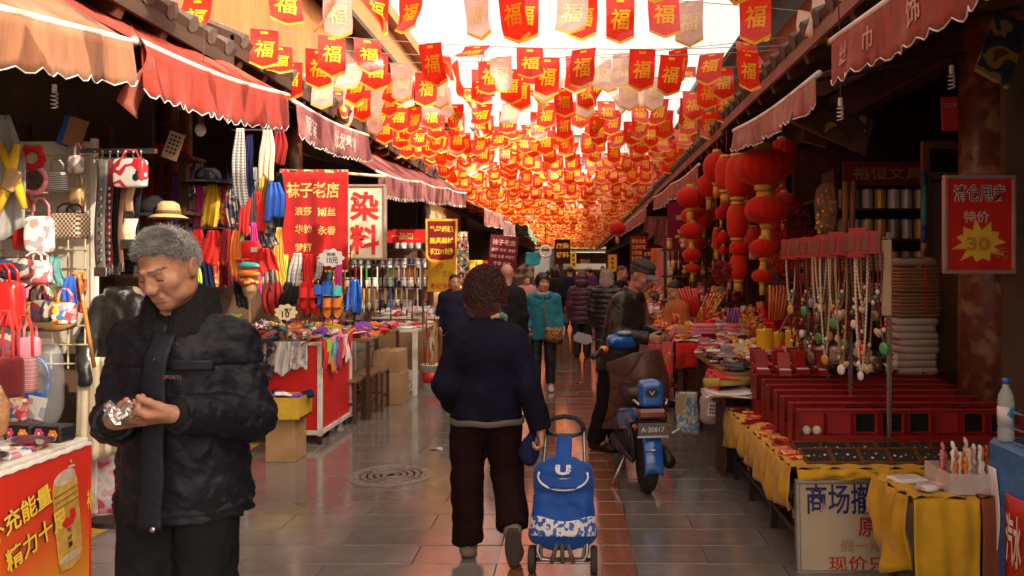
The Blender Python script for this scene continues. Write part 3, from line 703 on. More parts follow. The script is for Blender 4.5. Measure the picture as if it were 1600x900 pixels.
for k in range(13):
    z = 8 + k * 2.8; h = 3.2 - 2.0 * z / 30 if z < 30 else 1.2 - .7 * (z - 30) / 14; h2 = 3.2 - 2.0 * (z + 2.8) / 30 if z + 2.8 < 30 else 1.2 - .7 * (z - 27.2) / 14; m = MB()
    for (ax, ay, bx, by) in ((-1, -1, 1, -1), (1, -1, 1, 1), (1, 1, -1, 1), (-1, 1, -1, -1)): m.tube([(ax * h, ay * h, z), (bx * h2, by * h2, z + 2.8)], .12, 4); m.tube([(bx * h, by * h, z), (ax * h2, ay * h2, z + 2.8)], .12, 4); m.tube([(ax * h, ay * h, z), (bx * h, by * h, z)], .12, 4)
    obj('bracing', m, STL, t)
for z in (29, 36): m = MB(); m.box((0, 0, z), (4.6, 4.6, .5)); obj('platform', m, STL, t)
# ---- awnings
def awning(label, s, X, A, B, h, depth, rise, m, scal=.115, trim=WHT, texts=(), tm=None, flapped=None, name='awning', up=False):
    'A,B = (distance along the street, height of the front bar)'
    t = thing(name, label, 'awning', (s * X, (A[0] + B[0]) / 2, (A[1] + B[1]) / 2)); L = B[0] - A[0]; o = lambda n, mb, mm, sm=None: obj(n, mb, mm, t, sm, world=True)
    rr = random.Random(int(A[0] * 10) + 3); ph = rr.uniform(0, 6); zt = lambda u: A[1] + (B[1] - A[1]) * u - .035 * math.sin(math.pi * ((u * max(1, round(L / 2.2))) % 1)); N = max(24, int(L / .035)); n = round(L / scal)
    m1 = MB(); m1.sheet(lambda u, v: (s * (X + depth * v), A[0] + L * u, zt(u) + rise * v - .05 * math.sin(math.pi * v) - .012 * math.sin(u * 31 + ph) * math.sin(math.pi * v)), int(L * 6) + 4, 8, .004); o('canopy', m1, m, True)
    def val(u, v, off=0.0):
        sc = 1 - .16 * (1 - abs(math.sin(math.pi * n * u)) ** .8) * v; dx = .018 * math.sin(u * L * 9 + ph) * v + .02 * math.sin(u * L * 3.3 + 2 * ph) * v + .012 * math.sin(u * L * 21) * v * v
        return Vector((s * (X - .012 - off) - s * dx, A[0] + L * u, zt(u) - .01 - h * v * sc))
    m2 = MB(); m2.sheet(lambda u, v: val(u, v), N, 5, .003); o('valance', m2, m, True)
    m3 = MB(); m3.tube([val(k / N, 1.0, .002) for k in range(N + 1)], .0038, 4); o('hem_trim', m3, trim)
    m4 = MB(); m4.tube([(s * X, A[0] - .04, zt(0) + .0), *[(s * X, A[0] + L * k / 12, zt(k / 12)) for k in range(1, 12)], (s * X, B[0] + .04, zt(1))], .02, 8); o('front_bar', m4, WHITEPAINT, True)
    k = max(2, int(L / 2) + 1)
    for i in range(k):
        u = .02 + .96 * i / (k - 1); m5 = MB(); m5.tube([(s * (X + .02), A[0] + L * u, zt(u) - .02), (s * (X + depth), A[0] + L * u, zt(u) + rise * .35)], .012, 6); o('arm', m5, DARKMETAL)
    for (txt, u0, hh, rot) in texts:
        c = val(u0, .45, .01); m6 = MB()
        M = frame_m(c, (0, -s * 1, 0) if not rot else (0, -s, 0), (0, 0, 1))
        def fn(x, y, u0=u0, c=c): return val(u0 + (-s) * x / L, .45 - y / h, .006)
        vs_, fs_ = text_data(txt, .015); H_ = max(v.y for v in vs_) - min(v.y for v in vs_); k_ = hh / H_
        m6.add([fn(v.x * k_, v.y * k_) for v in vs_], fs_); o('lettering', m6, tm or WHT)
    return t
PEACH = cloth('faded_peach_canvas', (.33, .14, .07), trans=.12, var=.32, scale=9, stretch=(1, 1.6, .14), stain=((.45, .22, .15), 2.2)); REDC = cloth('sun_red_canvas', (.36, .033, .017), trans=.15, var=.3, scale=9, stretch=(1, 1.6, .14), stain=((.5, .14, .08), 2)); MAUVE = cloth('faded_mauve_canvas', (.20, .045, .048), trans=.12, var=.35, scale=9, stretch=(1, 1.6, .14), stain=((.38, .16, .15), 2)); DUSTY = cloth('dusty_red_canvas', (.34, .07, .05), trans=.18, var=.35, scale=9, stretch=(1, 1.6, .14), stain=((.42, .16, .12), 2.5)); PINKC = cloth('pinkish_canvas', (.42, .15, .12), trans=.18, var=.3, scale=9, stretch=(1, 1.6, .14), stain=((.52, .3, .25), 3))
awning('faded peach awning with a scalloped edge at the top left', -1, 2.3, (1.4, 2.42), (3.97, 2.73), .235, 1.15, .85, PEACH)
awning('sunlit red awning with a scalloped edge next to the peach one', -1, 2.3, (4.05, 2.75), (6.12, 2.94), .285, 1.1, .72, REDC)
awning('maroon awning with white lettering above the big red banner', -1, 2.3, (6.3, 2.92), (8.5, 3.03), .30, 1.1, .55, MAUVE, .08, texts=(('服装', .16, .16, 0), ('批发零售', .62, .17, 0)), tm=mat('faded_lettering', (.62, .42, .38), rough=.8))
awning('long plain mauve awning over the brush shop', -1, 2.3, (8.95, 2.68), (16.3, 3.16), .28, 1.2, .85, MAUVE, .07)
awning('short dusty pink awning past the brush shop', -1, 2.3, (19.4, 3.08), (25, 3.28), .42, 1.1, .6, PINKC, .1)
awning('greyish mauve awning far down the left side', -1, 2.35, (25.3, 3.15), (30, 3.3), .5, 1.1, .55, cloth('grey_mauve_canvas', (.22, .12, .12), trans=.1), .1)
awning('green striped awning far down the left side', -1, 1.9, (31, 3.3), (38, 3.0), .3, 1.2, .5, printed('green_stripe', ((.1, .25, .12), (.4, .35, .15), (.1, .22, .2)), 9, .8, 'wave', dir='Y'), .15)
FL = mat('faded_cream_lettering', (.55, .36, .28), rough=.8)
awning('dusty red awning with pale lettering at the top right', 1, 1.5, (1.3, 2.78), (4.45, 2.88), .27, 1.1, .5, DUSTY, .135, texts=(('丝', .93, .13, 0), ('巾', .82, .13, 0), ('饰', .66, .14, 0), ('品', .52, .14, 0)), tm=FL)
awning('pinkish awning with a ragged scalloped edge above the lanterns', 1, 1.5, (4.75, 2.75), (7.2, 2.85), .20, 1.1, .5, PINKC, .075, texts=(('寿房囍品', .86, .09, 0),), tm=FL)
awning('dark red awning past the lanterns on the right', 1, 1.55, (9.6, 2.85), (15, 2.95), .25, 1.0, .4, DUSTY, .1)
awning('worn red awning far down the right side', 1, 1.6, (17, 2.95), (27, 3.0), .3, 1.0, .45, cloth('worn_red_canvas', (.28, .07, .06), trans=.1), .14)
# curled end of the red awning, hanging loose
t = thing('awning_flap', 'loose curled end of red cloth hanging between the peach and red awnings', 'cloth', (-2.3, 4.02, 2.75)); m = MB()
m.sheet(lambda u, v: (.05 * math.sin(v * 5) - .02 * u, -.04 + .17 * u * (.3 + v) + .06 * math.sin(v * 4), .06 - .40 * v - .05 * u * v), 6, 10, .003); obj('cloth', m, REDC, t, True)
for i, (px, py, s, lab) in enumerate(((682, 702, .05, 'white paper scrap left of the curly haired woman'), (905, 598, .05, 'brown leaf scrap lying on the orange lit strip'), (1090, 640, .06, 'crumpled wrapper beside the old carton'), (930, 690, .04, 'small scrap beside the scooter stand'))):
    g_ = G(px, py); m = MB(); m.sheet(lambda u, v: ((u - .5) * s * 2 + .01 * math.sin(v * 6), (v - .5) * s, .006 + .008 * math.sin(u * 5 + v * 4 + i)), 5, 4, .002); o = obj('paper_scrap', m, mat('scrap_paper', (.5, .45, .38)) if i % 3 != 1 else mat('dry_leaf', (.2, .08, .03)), None, False, loc=(g_.x, g_.y, .002)); tag(o, lab, 'scrap')
# ---------------------------------------------------------------- pennants strung over the street
rg = random.Random(5)
FLAGRED = mat('pennant_satin', (.82, .03, .010), rough=.30, var=.12, scale=9, bump=.08, bscale=25, spec=.6, trans=.55, rnd=.14, sheen=.12, coat=.3)
FLAGGOLD = mat('pennant_gold_print', (.92, .62, .03), rough=.45, var=.08, spec=.5, trans=.5)
FRINGE = mat('pennant_gold_fringe', (.9, .46, .04), rough=.6, var=.25, scale=60, trans=.4)
FW, FH = .225, .335
def flag_fn(k):
    q = random.Random(k * 13 + 1); a = q.uniform(-.14, .18); rp = q.uniform(.008, .028); ph = q.uniform(0, 6); tw = q.uniform(-.25, .25); cu = q.uniform(-.3, .3)
    roll = q.choice((0, 0, 0, 0, .9, -1.0)) if k > 5 else 0
    def fn(x, z, lift=0.0):
        t = -z / FH; y = a * t * t + rp * math.sin(7 * t + 9 * x + ph) * t + tw * x * t + cu * x * x * 4 * t * .3; xx = x * (1 - .12 * t * abs(tw))
        zz = z
        if roll:
            an = roll * t * max(0, (x * (1 if roll > 0 else -1)) / FW + .35) * 2.2; y += .16 * math.sin(an) * t; xx -= .12 * (1 - math.cos(an)) * (1 if roll > 0 else -1); zz = z + .09 * (1 - math.cos(an)) * t
        return Vector((xx, y - lift, zz))
    return fn
def flag_parts(k):
    fn = flag_fn(k); low = lambda x: -FH * (.86 + .14 * (1 - abs(x) / (FW / 2)))
    a = MB(); a.sheet(lambda u, v: fn((u - .5) * FW, low((u - .5) * FW) * v), 6, 7); a.sm = [True] * len(a.f)
    b = MB(); b.sheet(lambda u, v: fn((u - .5) * FW * 1.0, low((u - .5) * FW) - .024 * v * (1 if v == 0 else .75 + .25 * math.sin(u * 140))), 22, 1)
    c = MB(); c.sheet(lambda u, v: fn((u - .5) * .06, -.018 - .022 * v, .003), 2, 1)  # gold top tag, joined to the lettering mesh though it carries no writing
    for sd in (1, -1):
        vs, fs = text_data('福', .018); hh = max(v.y for v in vs) - min(v.y for v in vs); sc = .15 / hh
        c.add([fn(v.x * sc * sd + v.y * sc * .12, v.y * sc - .168, .0035 * sd) for v in vs], fs)
    return a, b, c
FV = [flag_parts(k) for k in range(10)]
PALE = mat('glare_washed_satin', (.90, .60, .53), rough=.35, var=.22, scale=7, spec=.55, trans=.6, sheen=.3); PALEG = mat('glare_washed_gold', (.93, .80, .52), rough=.5, trans=.5)  # overexposed sun glare painted into paler copies of the satin and gold print
FM = [(a.mesh('pennant'), b.mesh('fringe'), c.mesh('lettering')) for a, b, c in FV]
for a, b, c in FM: a.materials.append(FLAGRED); b.materials.append(FRINGE); c.materials.append(FLAGGOLD)
farf = MB(); nfl = 0; row = 0; y = 4.9; WIRE = mat('string_grey', (.25, .24, .23), rough=.6)
ORD_ = ('first', 'second', 'third', 'fourth', 'fifth', 'sixth', 'seventh', 'eighth', 'ninth', 'tenth', 'eleventh', 'twelfth', 'thirteenth', 'fourteenth', 'fifteenth', 'sixteenth', 'seventeenth', 'eighteenth', 'nineteenth', 'twentieth')
def flag_at(x, y, z, k, rx, rz, near):
    global nfl
    if near:
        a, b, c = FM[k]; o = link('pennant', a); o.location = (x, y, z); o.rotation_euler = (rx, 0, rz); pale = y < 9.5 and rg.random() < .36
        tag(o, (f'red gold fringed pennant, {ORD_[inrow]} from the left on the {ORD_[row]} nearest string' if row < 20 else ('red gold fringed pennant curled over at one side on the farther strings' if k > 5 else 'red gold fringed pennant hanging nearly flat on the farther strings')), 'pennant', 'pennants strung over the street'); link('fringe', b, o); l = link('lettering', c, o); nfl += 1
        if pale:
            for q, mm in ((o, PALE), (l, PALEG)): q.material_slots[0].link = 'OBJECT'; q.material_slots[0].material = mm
            o['label'] = o['label'].replace('red gold fringed', 'glare whitened pink')
    else:
        M = T(x, y, z) @ Matrix.Rotation(rz, 4, 'Z') @ Matrix.Rotation(rx, 4, 'X')
        for i, q in enumerate(FV[k]): farf.mi = i; farf.add(q.v, q.f, M)
over = MB(); yy = -2.5
while yy < 4.6:
    x = -3.2
    while x < 1.9:
        k = rg.randrange(10); M = T(x, yy, 3.65) @ Matrix.Rotation(R(rg.gauss(0, 19)), 4, 'Z') @ Matrix.Rotation(R(rg.gauss(-4, 12)), 4, 'X'); over.mi = 0; over.add(FV[k][0].v, FV[k][0].f, M); over.mi = 2; over.add(FV[k][2].v, FV[k][2].f, M); over.mi = 1; over.add(FV[k][1].v, FV[k][1].f, M); x += rg.uniform(.4, .9)
    yy += .6
tag(obj('overhead_pennants', over, [FLAGRED, FRINGE, FLAGGOLD]), 'red and gold pennants strung right above the viewer', 'pennants', kind='stuff')
while y < 63:
    zr = 3.66 + rg.uniform(-.09, .09); sag = rg.uniform(-.16, .14); skew = rg.uniform(-.12, .12); xa, xb = -3.45, 2.05
    zf = lambda x: zr + skew * (x + .7) / 2.75 - sag * (1 - ((x + .7) / 2.75) ** 2)
    w = MB(); w.tube([(xa + (xb - xa) * i / 10, y, zf(xa + (xb - xa) * i / 10)) for i in range(11)], .0035 if y < 14 else .005, 4)
    wo_ = obj('pennant_string', w, WIRE); tag(wo_, (f'thin grey string over the street, {ORD_[row]} nearest of the pennant strings' if row < 20 else 'thin grey string stretched over the far part of the street'), 'string', 'strings stretched over the street')
    x = xa + rg.uniform(.12, .5); inrow = 0
    while x < xb - .12:
        if rg.random() < .86:
            k = rg.choice((0, 1, 2, 3, 4, 5, 0, 1, 2, 3, 4, 5, 6, 7, 8, 9)); rx = R(rg.gauss(-4, 11)) if rg.random() < .72 else R(rg.uniform(-45, 25))
            flag_at(x, y, zf(x), k, rx, R(rg.gauss(0, 19)), nfl < 300); inrow += 1
        x += rg.uniform(.29, .6) if y < 8.5 else rg.uniform(.24, .44) if y < 16 else rg.uniform(.23, .42)
    y += rg.uniform(.36, .62); row += 1
o = obj('distant_pennants', farf, [FLAGRED, FRINGE, FLAGGOLD]); tag(o, 'mass of small red and gold pennants over the far part of the street', 'pennants', kind='stuff')
# ---------------------------------------------------------------- people
NAVY = cloth('navy_nylon', (.0065, .0065, .012), rough=.6, bump=.3, bscale=55, sheen=0, spec=.22)
KNIT = cloth('charcoal_knit', (.010, .009, .010), bump=.5, bscale=140)
def man_phone():
    D = 2.4; x0 = -1.235; J = joints(1.70)
    J.update(hip=V3(0, .04, .86), chest=V3(0, .02, 1.24), neck=V3(.0, .0, 1.415), head=V3(.012, -.085, 1.553))
    J.update(shr=V3(-.15, .02, 1.325), elr=V3(-.205, .03, 1.075), wrr=V3(-.075, -.215, 1.115), shl=V3(.155, .02, 1.325), ell=V3(.215, .01, 1.09), wrl=V3(.115, -.22, 1.135))
    hd = ({'f': V3(.93, -.30, .10), 'n': V3(.1, .35, .9), 'curl': (42, 46, 50, 54), 'thumb': (.8, .45, .3), 'tc': 5},
          {'f': V3(-.97, -.18, -.06), 'n': V3(-.1, .45, .9), 'curl': (20, 24, 28, 34), 'thumb': (.85, .4, .25), 'tc': 5})
    top = dict(mat=NAVY, hem=.785, rc=.175, rh=.205, sq=.82, sl=(.07, .074, .056), collar=None, spuff=.011, fold=(.0065, 30), cuff=-.01, k=.05,
               seams=((1.255, .005, .007), (1.09, .004, .003), (.83, .004, .006), (.805, .003, .004)))
    def ex(v, J):
        pass
    grey = mat('grey_hair', (.27, .26, .25), rough=.5, var=.4, scale=60, spec=.5, stretch=(2, .5, 2))
    r = person('grey haired man in a dark padded jacket looking down at the thing in his hands', (x0, D, 0), 0, J, 1.7, hy=-14, hp=25, hr=-4, hs=.97, skin=SKIN2, top=top,
               legs=dict(mat=cloth('black_trouser_cloth', (.008, .008, .009)), hips=(.155, .12, .12), r=(.098, .092, .085)), hands=hd, vb=.0042, vc=.0065, age=.6, eye=(-.009, -.006),
               hair=lambda Rm, o, hs: [('hair', hair_short(Rm, o, hs, None, .004, 14000, .022, .010, (.030,.72), 1, .19), grey)])
    # fleece collar, standing open at the throat
    v = Vol(); a = J['neck'] + V3(0, .012, -.06); b = J['neck'] + V3(0, .028, .085)
    up = nrm(b - a); v.cap(a, b, .125, .098, cut=[(b - up * .004, up)]); v.cap(a - up * .05, b + up * .08, .088, .078, mode='s', k=.006); v.cap(a + V3(-.01, -.15, -.02), b + V3(-.015, -.13, .04), .035, .075, mode='s', k=.02)
    v.disp = lambda p: .0035 * np.sin(p[:, 0] * 330 + 2 * np.sin(p[:, 2] * 30)) * .5 + .003 * wn(p, 60)
    me = v.mesh(.0055, 'collar'); setm(me, KNIT); link('collar', me, r)
    # front placket, flap, snaps, cuffs
    fy = lambda z: -.148 - (1.24 - z) * .055
    m = MB(); m.sheet(lambda u, w: (.008 + (u - .5) * .07 + .003 * math.sin(w * 19), fy(1.36 - w * .57) - .006 - .005 * math.sin(math.pi * u) + (.05 * max(0, .12 - w) / .12), 1.36 - w * .57), 6, 30, .006)
    obj('placket', m, NAVY, r, True)
    m = MB(); m.sheet(lambda u, w: (.05 + u * .115 + 0, fy(1.26) - .004 + u * u * .035, 1.285 - w * .032 - .006 * u), 8, 4, .006); obj('chest_flap', m, NAVY, r, True)
    for (x, z, rr) in ((.022, .80, .0085), (.078, 1.328, .006), (.012, 1.285, .005)):
        s = MB(); s.ell((x, fy(z) - .022, z), (rr, .004, rr), 12, 6); obj('snap', s, STEEL if z < 1 else DARKMETAL, r, True)
    for n in 'rl':
        d = nrm(J['wr' + n] - J['el' + n]); e = J['wr' + n]; s = MB(); s.tube([e - d * .025, e - d * .005, e + d * .012, e + d * .022], [.05, .047, .044, .036], 20); obj('cuff', s, KNIT, r, True)
    s = MB(); put_text(s, 'SPORTS', frame_m((.07, fy(1.235) - .028, 1.236), (1, .12, -.04), (0, 0, 1)), .011, .05, .01); obj('lettering', s, mat('thread_pink', (.16, .06, .07)), r)
    # crumpled foil packet he holds
    t = thing('foil_packet', 'small crumpled silvery foil packet held in both hands of the grey haired man', 'packet', (x0 + .012, D - .335, 1.165))
    m = MB(); rg = random.Random(3)
    m.sheet(lambda u, w: ((u - .5) * .075, (w - .5) * .012 - .01, (w - .5) * .038 + .012 * math.sin(u * 9)), 12, 8, .016)
    m.v = [(x + rg.uniform(-.004, .004), y + rg.uniform(-.004, .004), z + rg.uniform(-.004, .004)) for x, y, z in m.v]; obj('wrapper', m, mat('silver_foil', (.55, .5, .48), rough=.28, metal=.9, var=.3, scale=60), t, False)
man_phone()
def S_(px, py, D): p = P(px, py, D); return p
def woman_curly():
    D = 4.15; x0 = -.475; J = joints(1.5)
    J.update(hip=V3(.0, .0, .80), chest=V3(0, .02, 1.10), neck=V3(.01, -.02, 1.27), head=V3(.012, -.05, 1.425))
    J.update(shl=V3(.148, .01, 1.175), ell=V3(.215, .05, .93), wrl=V3(.20, -.12, .80), shr=V3(-.148, .01, 1.175), elr=V3(-.225, .06, .92), wrr=V3(-.295, .085, .70))
    J.update(thl=V3(.095, 0, .74), knl=V3(.105, -.0, .42), anl=V3(.10, 0, .075), tol=V3(.115, -.14, .035), thr=V3(-.085, 0, .74), knr=V3(-.105, -.03, .44), anr=V3(-.155, .15, .20), tor=V3(-.165, .125, .065))
    hair = cloth('auburn_curls', (.075, .018, .012), rough=.5, var=.7, scale=120, sheen=.25, bump=.2)
    jm = cloth('navy_wool', (.008, .007, .020), bump=.5, bscale=110, var=.3, sheen=0)
    def ex(v, J): v.ell((0, .06, 1.12), (.17, .09, .12))
    r = person('woman with curly auburn hair seen from behind pulling a blue shopping trolley', (x0, D, 0), R(180), dict((k, V3(-a[0], -a[1], a[2]) if False else a) for k, a in J.items()), 1.5, hp=8, hs=1.0, fem=True,
               top=dict(mat=jm, hem=.745, rc=.172, rh=.188, sq=.72, sl=(.068, .07, .06), fold=(.006, 18), cuff=.0, collar=(.02, .085)),
               legs=dict(mat=cloth('maroon_corduroy', (.014, .0035, .0035), bump=.2), hips=(.165, .12, .11), r=(.105, .088, .082), up=.0, fold=(.009, 14)),
               shoes=dict(mat=mat('beige_suede', (.2, .15, .11), rough=.8, var=.25), dirr=(0, -.9, .25)), hands=({'curl': (62, 66, 66, 60), 'f': V3(-.1, .25, -.95), 'thumb': (.7, .5, .3), 'tc': 40}, ''), vb=.009, vc=.009,
               hair=lambda Rm, o, hs: [('hair', hair_curly(Rm, o, hs, .007, 2200), hair)], extra=ex)
    m = MB(); m.sheet(lambda u, w: (math.cos(u * 6.283) * .196, math.sin(u * 6.283) * .142, .752 - w * .03 + .003 * math.sin(u * 40)), 48, 2, .008)
    obj('hem_band', m, cloth('grey_ribbing', (.12, .10, .085)), r, True)
    m = MB(); m.tube([(math.cos(a) * .088, math.sin(a) * .085 - .01, 1.285 + .01 * math.sin(a) + .01 * math.sin(3 * a)) for a in [1.9 + i * .12 for i in range(25)]], [(.016 + .005 * math.sin(i * 2.1)) * (.45 + .8 * math.sin(i * .13)) for i in range(25)], 10)
    obj('neck_scarf', m, printed('scarf_print', ((.55, .45, .25), (.08, .25, .22), (.7, .65, .5), (.15, .3, .12), (.5, .3, .15)), 28, .8), r, True)
    b = MB(); b.sheet(lambda u, w: (-.16 + (w - .5) * .085 * math.sin(math.pi * (.12 + .8 * u)) ** .6, .222 - .02 * u, .225 - .205 * u), 12, 6, .012); obj('shoe_sole', b, mat('dark_sole', (.05, .035, .028), rough=.8), r, True)
    return r
woman_curly()
def woman_teal():
    J = joints(1.49, sh=.155); J.update(wrr=V3(-.19, -.10, .80), elr=V3(-.215, .03, .93), wrl=V3(.20, -.06, .74), ell=V3(.20, .03, .93), anl=V3(.09, .08, .10), knl=V3(.09, .0, .41), tol=V3(.10, -.03, .03))
    teal = cloth('teal_wool', (.02, .17, .22), bump=.3)
    r = person('smiling woman in a teal jacket walking towards the viewer with a pouch on a strap', (-.40, 9.7, 0), R(0), J, 1.49, hy=22, hp=2, hs=1.0, fem=True, skin=SKIN,
               top=dict(mat=teal, hem=.67, rc=.175, rh=.20, sq=.7, sl=(.066, .064, .052), fold=(.008, 20), collar=(.0, .095), vneck=1),
               legs=dict(mat=BLKI, hips=(.15, .11, .12), r=(.085, .07, .06)), shoes=dict(mat=mat('white_trainer', (.45, .42, .4), rough=.6, var=.3)), vb=.009, vc=.011,
               hair=lambda Rm, o, hs: [('hair', hair_bob(Rm, o, hs, .007, 600, -.07), mat('black_hair', (.014, .011, .010), rough=.4, var=.4, scale=90))])
    m = MB(); m.tube([(math.cos(a) * .066, math.sin(a) * .06 - .022, 1.245 + .012 * math.sin(a)) for a in [i * .2618 for i in range(25)]], .022, 8)
    m.ell((0, -.085, 1.18), (.026, .02, .06)); obj('polo_neck', m, cloth('pale_pink_knit', (.5, .3, .27)), r, True)
    for s in (-1, 1):
        m = MB(); m.sheet(lambda u, w: (s * (.02 + u * .085), -.125 + u * .05 - .01 * math.sin(w * 3), 1.225 - w * .055 - u * .012 + .03 * u), 5, 4, .008); obj('lapel', m, teal, r, True)
    for z in (1.05, .95, .85, .75):
        m = MB(); m.ell((.0, -.137 - (1.05 - z) * .02, z), (.011, .005, .011), 10, 6); obj('button', m, mat('teal_button', (.01, .09, .12), rough=.3), r, True)
    t = thing('shoulder_pouch', 'brown and orange patterned pouch worn at the hip of the woman in teal', 'bag', (-.26, 9.53, .73))
    v = Vol(); v.k = .02; v.box((0, 0, 0), (.105, .05, .085), .04); v.cap((-.09, 0, .075), (.09, 0, .075), .018); v.disp = lambda p: .006 * wn(p, 40)
    me = v.mesh(.011, 'pouch'); setm(me, printed('pouch_print', ((.12, .06, .03), (.35, .14, .04), (.05, .03, .02), (.4, .25, .1)), 26, .7, 'noise')); link('pouch', me, t)
    m = MB(); m.tube([(-.09, .0, .08), (-.12, .02, .25), (-.10, .07, .46), (-.05, .13, .52)], .008, 6); obj('strap', m, cloth('brown_strap', C['brown']), t, True)
woman_teal()
def man_cap():
    J = joints(1.62); J.update(hip=V3(0, -.10, .83), chest=V3(0, -.19, 1.15), head=V3(0, -.33, 1.49), neck=V3(0, -.25, 1.35), shr=V3(-.16, -.22, 1.27), shl=V3(.16, -.22, 1.27), wrr=V3(-.15, -.46, .98), elr=V3(-.21, -.20, 1.01), wrl=V3(.14, -.47, .98), ell=V3(.21, -.21, 1.01), thr=V3(-.085, -.09, .8), thl=V3(.085, -.09, .8), knr=V3(-.09, -.05, .44), knl=V3(.09, -.09, .44), anr=V3(-.09, .06, .08), anl=V3(.09, -.05, .08), tol=V3(.10, -.2, .03), tor=V3(-.1, -.08, .03))
    lea = mat('black_leather', (.022, .015, .012), rough=.38, var=.3, scale=8, bump=.4, bscale=35, spec=.4)
    def cap(Rm, o, hs):
        v = Vol().frame(Rm, o); v.k = .01
        v.cap((0, .008, .045), (0, .008, .09), .100, .098, sq=(.9, 1.08, .6), cut=[((0, 0, .045), (0, 0, -1))]); v.ell((0, .01, .10), (.094, .11, .022)); v.disp = lambda p: .002 * wn(p, 50)
        me = v.mesh(.006, 'cap'); mb = MB(); mb.v = [tuple(q.co) for q in me.vertices]; mb.f = [list(q.vertices) for q in me.polygons]; mb.m = [0] * len(mb.f); mb.sm = [True] * len(mb.f)
        M = Matrix([list(Rm[i]) + [o[i]] for i in range(3)] + [[0, 0, 0, 1]])
        vis = MB(); vis.sheet(lambda u, w: ((u - .5) * .15 * (1 - .25 * w * w), -.085 - w * .075 * math.sin(math.pi * (.12 + .76 * u)), .052 - w * .03 - .02 * (2 * u - 1) ** 2), 12, 5, .005, M)
        hb = hair_short(Rm, o, hs, None, .008, 300, .012, .004)
        band = MB(); band.tube([M @ Vector((math.cos(a) * .091, .008 + math.sin(a) * .109, .056)) for a in [i * .2618 for i in range(25)]], .006, 6)
        g = cloth('grey_cap_cloth', (.06, .05, .05), bump=.4)
        return [('hair', hb, BROW), ('cap', mb, g), ('cap_visor', vis, cloth('pale_visor', (.16, .15, .16))), ('cap_band', band, DARKMETAL)]
    r = person('man in a black leather jacket and grey flat topped cap standing by the parked scooter', (.27, 6.62, 0), R(62), J, 1.62, hy=-6, hp=22, hs=1.06, skin=mat('skin_ruddy', (.40, .17, .11), rough=.5, var=.12, scale=18), top=dict(mat=lea, hem=.70, rc=.20, rh=.205, sq=.78, sl=(.074, .07, .056), fold=(.007, 20), collar=(.035, .088), hemc=(0, -.09, 0)),
               legs=dict(mat=cloth('dark_trouser', (.012, .01, .01)), hips=(.16, .13, .12), r=(.1, .085, .075)), shoes=dict(mat=mat('black_shoe', (.012, .01, .01), rough=.4)), vb=.008, vc=.009, hair=cap)
    # arm badge and cross belt
    m = MB(); q = frame_m((-.258, -.215, 1.16), (.35, 1, 0), (0, .15, 1)); m.prism([(.06 * math.cos(a), .075 * math.sin(a)) for a in (R(90), R(150), R(215), R(270), R(325), R(30))], 0, -.012, q); obj('arm_badge', m, mat('badge_grey', (.07, .06, .055), rough=.6, var=.4, scale=40), r)
man_cap()
PUF = mat('black_puffer', (.012, .011, .012), rough=.38, var=.2, scale=12, bump=.3, bscale=30, spec=.5)
def back_puffer(label, loc, rz, H, m, haircol, hm, **k):
    J = joints(H, sh=.165)
    return person(label, loc, rz, J, H, hp=k.get('hp', 8), hy=k.get('hy', 0), fem=True, top=dict(mat=m, hem=k.get('hem', .47 * H), rc=.20, rh=.205, sq=.75, sl=(.076, .074, .055), puff=(.016, k.get('band', .075)), fold=(.004, 15), collar=(.04, .09)),
                  legs=dict(mat=BLKI, hips=(.16, .12, .12), r=(.09, .08, .07)), vb=.014, vc=k.get('vc', .011), hair=hm)
greyh = mat('silver_hair', (.36, .32, .29), rough=.6, var=.3, scale=80)
back_puffer('silver haired woman in a ribbed black puffer jacket seen from behind', (.46, 11.0, 0), R(172), 1.53, PUF, None, lambda Rm, o, hs: [('hair', hair_curly(Rm, o, hs, .01, 300, (.098, .11, .108), (0, .015, .025), 5), greyh)])
def hood(Rm, o, hs):
    v = Vol().frame(Rm, o); v.ell((0, .03, .02), (.12, .13, .125)); v.ell((0, -.11, 0), (.08, .08, .10), mode='s'); v.ell((0, .07, -.10), (.13, .08, .08)); v.disp = lambda p: .01 * np.abs(np.sin(p[:, 2] * 40)); me = v.mesh(.012, 'hood')
    mb = MB(); mb.v = [tuple(q.co) for q in me.vertices]; mb.f = [list(q.vertices) for q in me.polygons]; mb.m = [0] * len(mb.f); mb.sm = [True] * len(mb.f)
    return [('hood', mb, PLUM)]
PLUM = mat('plum_puffer', (.07, .028, .05), rough=.45, var=.3, scale=10, bump=.3)
back_puffer('stooped woman in a hooded plum puffer coat seen from behind', (.13, 13.5, 0), R(175), 1.47, PLUM, None, hood, hp=25, hem=.6, band=.09)
BH = mat('dark_hair', (.018, .014, .012), rough=.45, var=.4, scale=90)
sh = lambda grow=.006, m=BH, n=250: (lambda Rm, o, hs: [('hair', hair_short(Rm, o, hs, None, .009, n, .014, grow), m)])
bob = lambda m=BH: (lambda Rm, o, hs: [('hair', hair_bob(Rm, o, hs, .012, 150), m)])
DK = cloth('dark_coat', (.014, .013, .016)); DN = cloth('dark_navy_coat', (.016, .018, .04)); PUR = cloth('purple_coat', (.12, .04, .16))
def plain(label, x, D, rz, H, m, hair, hy=0, hp=4, hem=None, legs=BLKI, fem=False, vb=.016, vc=.018, group=None, J=None, skin=None):
    return person(label, (x, D, 0), R(rz), J or joints(H), H, hy=hy, hp=hp, fem=fem, skin=skin, top=dict(mat=m, hem=hem or .46 * H, rc=.19, rh=.20, sq=.7, fold=(.009, 14), collar=(.02, .088)), legs=dict(mat=legs), vb=vb, vc=vc, hair=hair, group=group)
plain('man in a dark navy jacket facing the viewer beyond the curly haired woman', -1.72, 11.0, 5, 1.46, DN, sh(.005), hy=20, vb=.011)
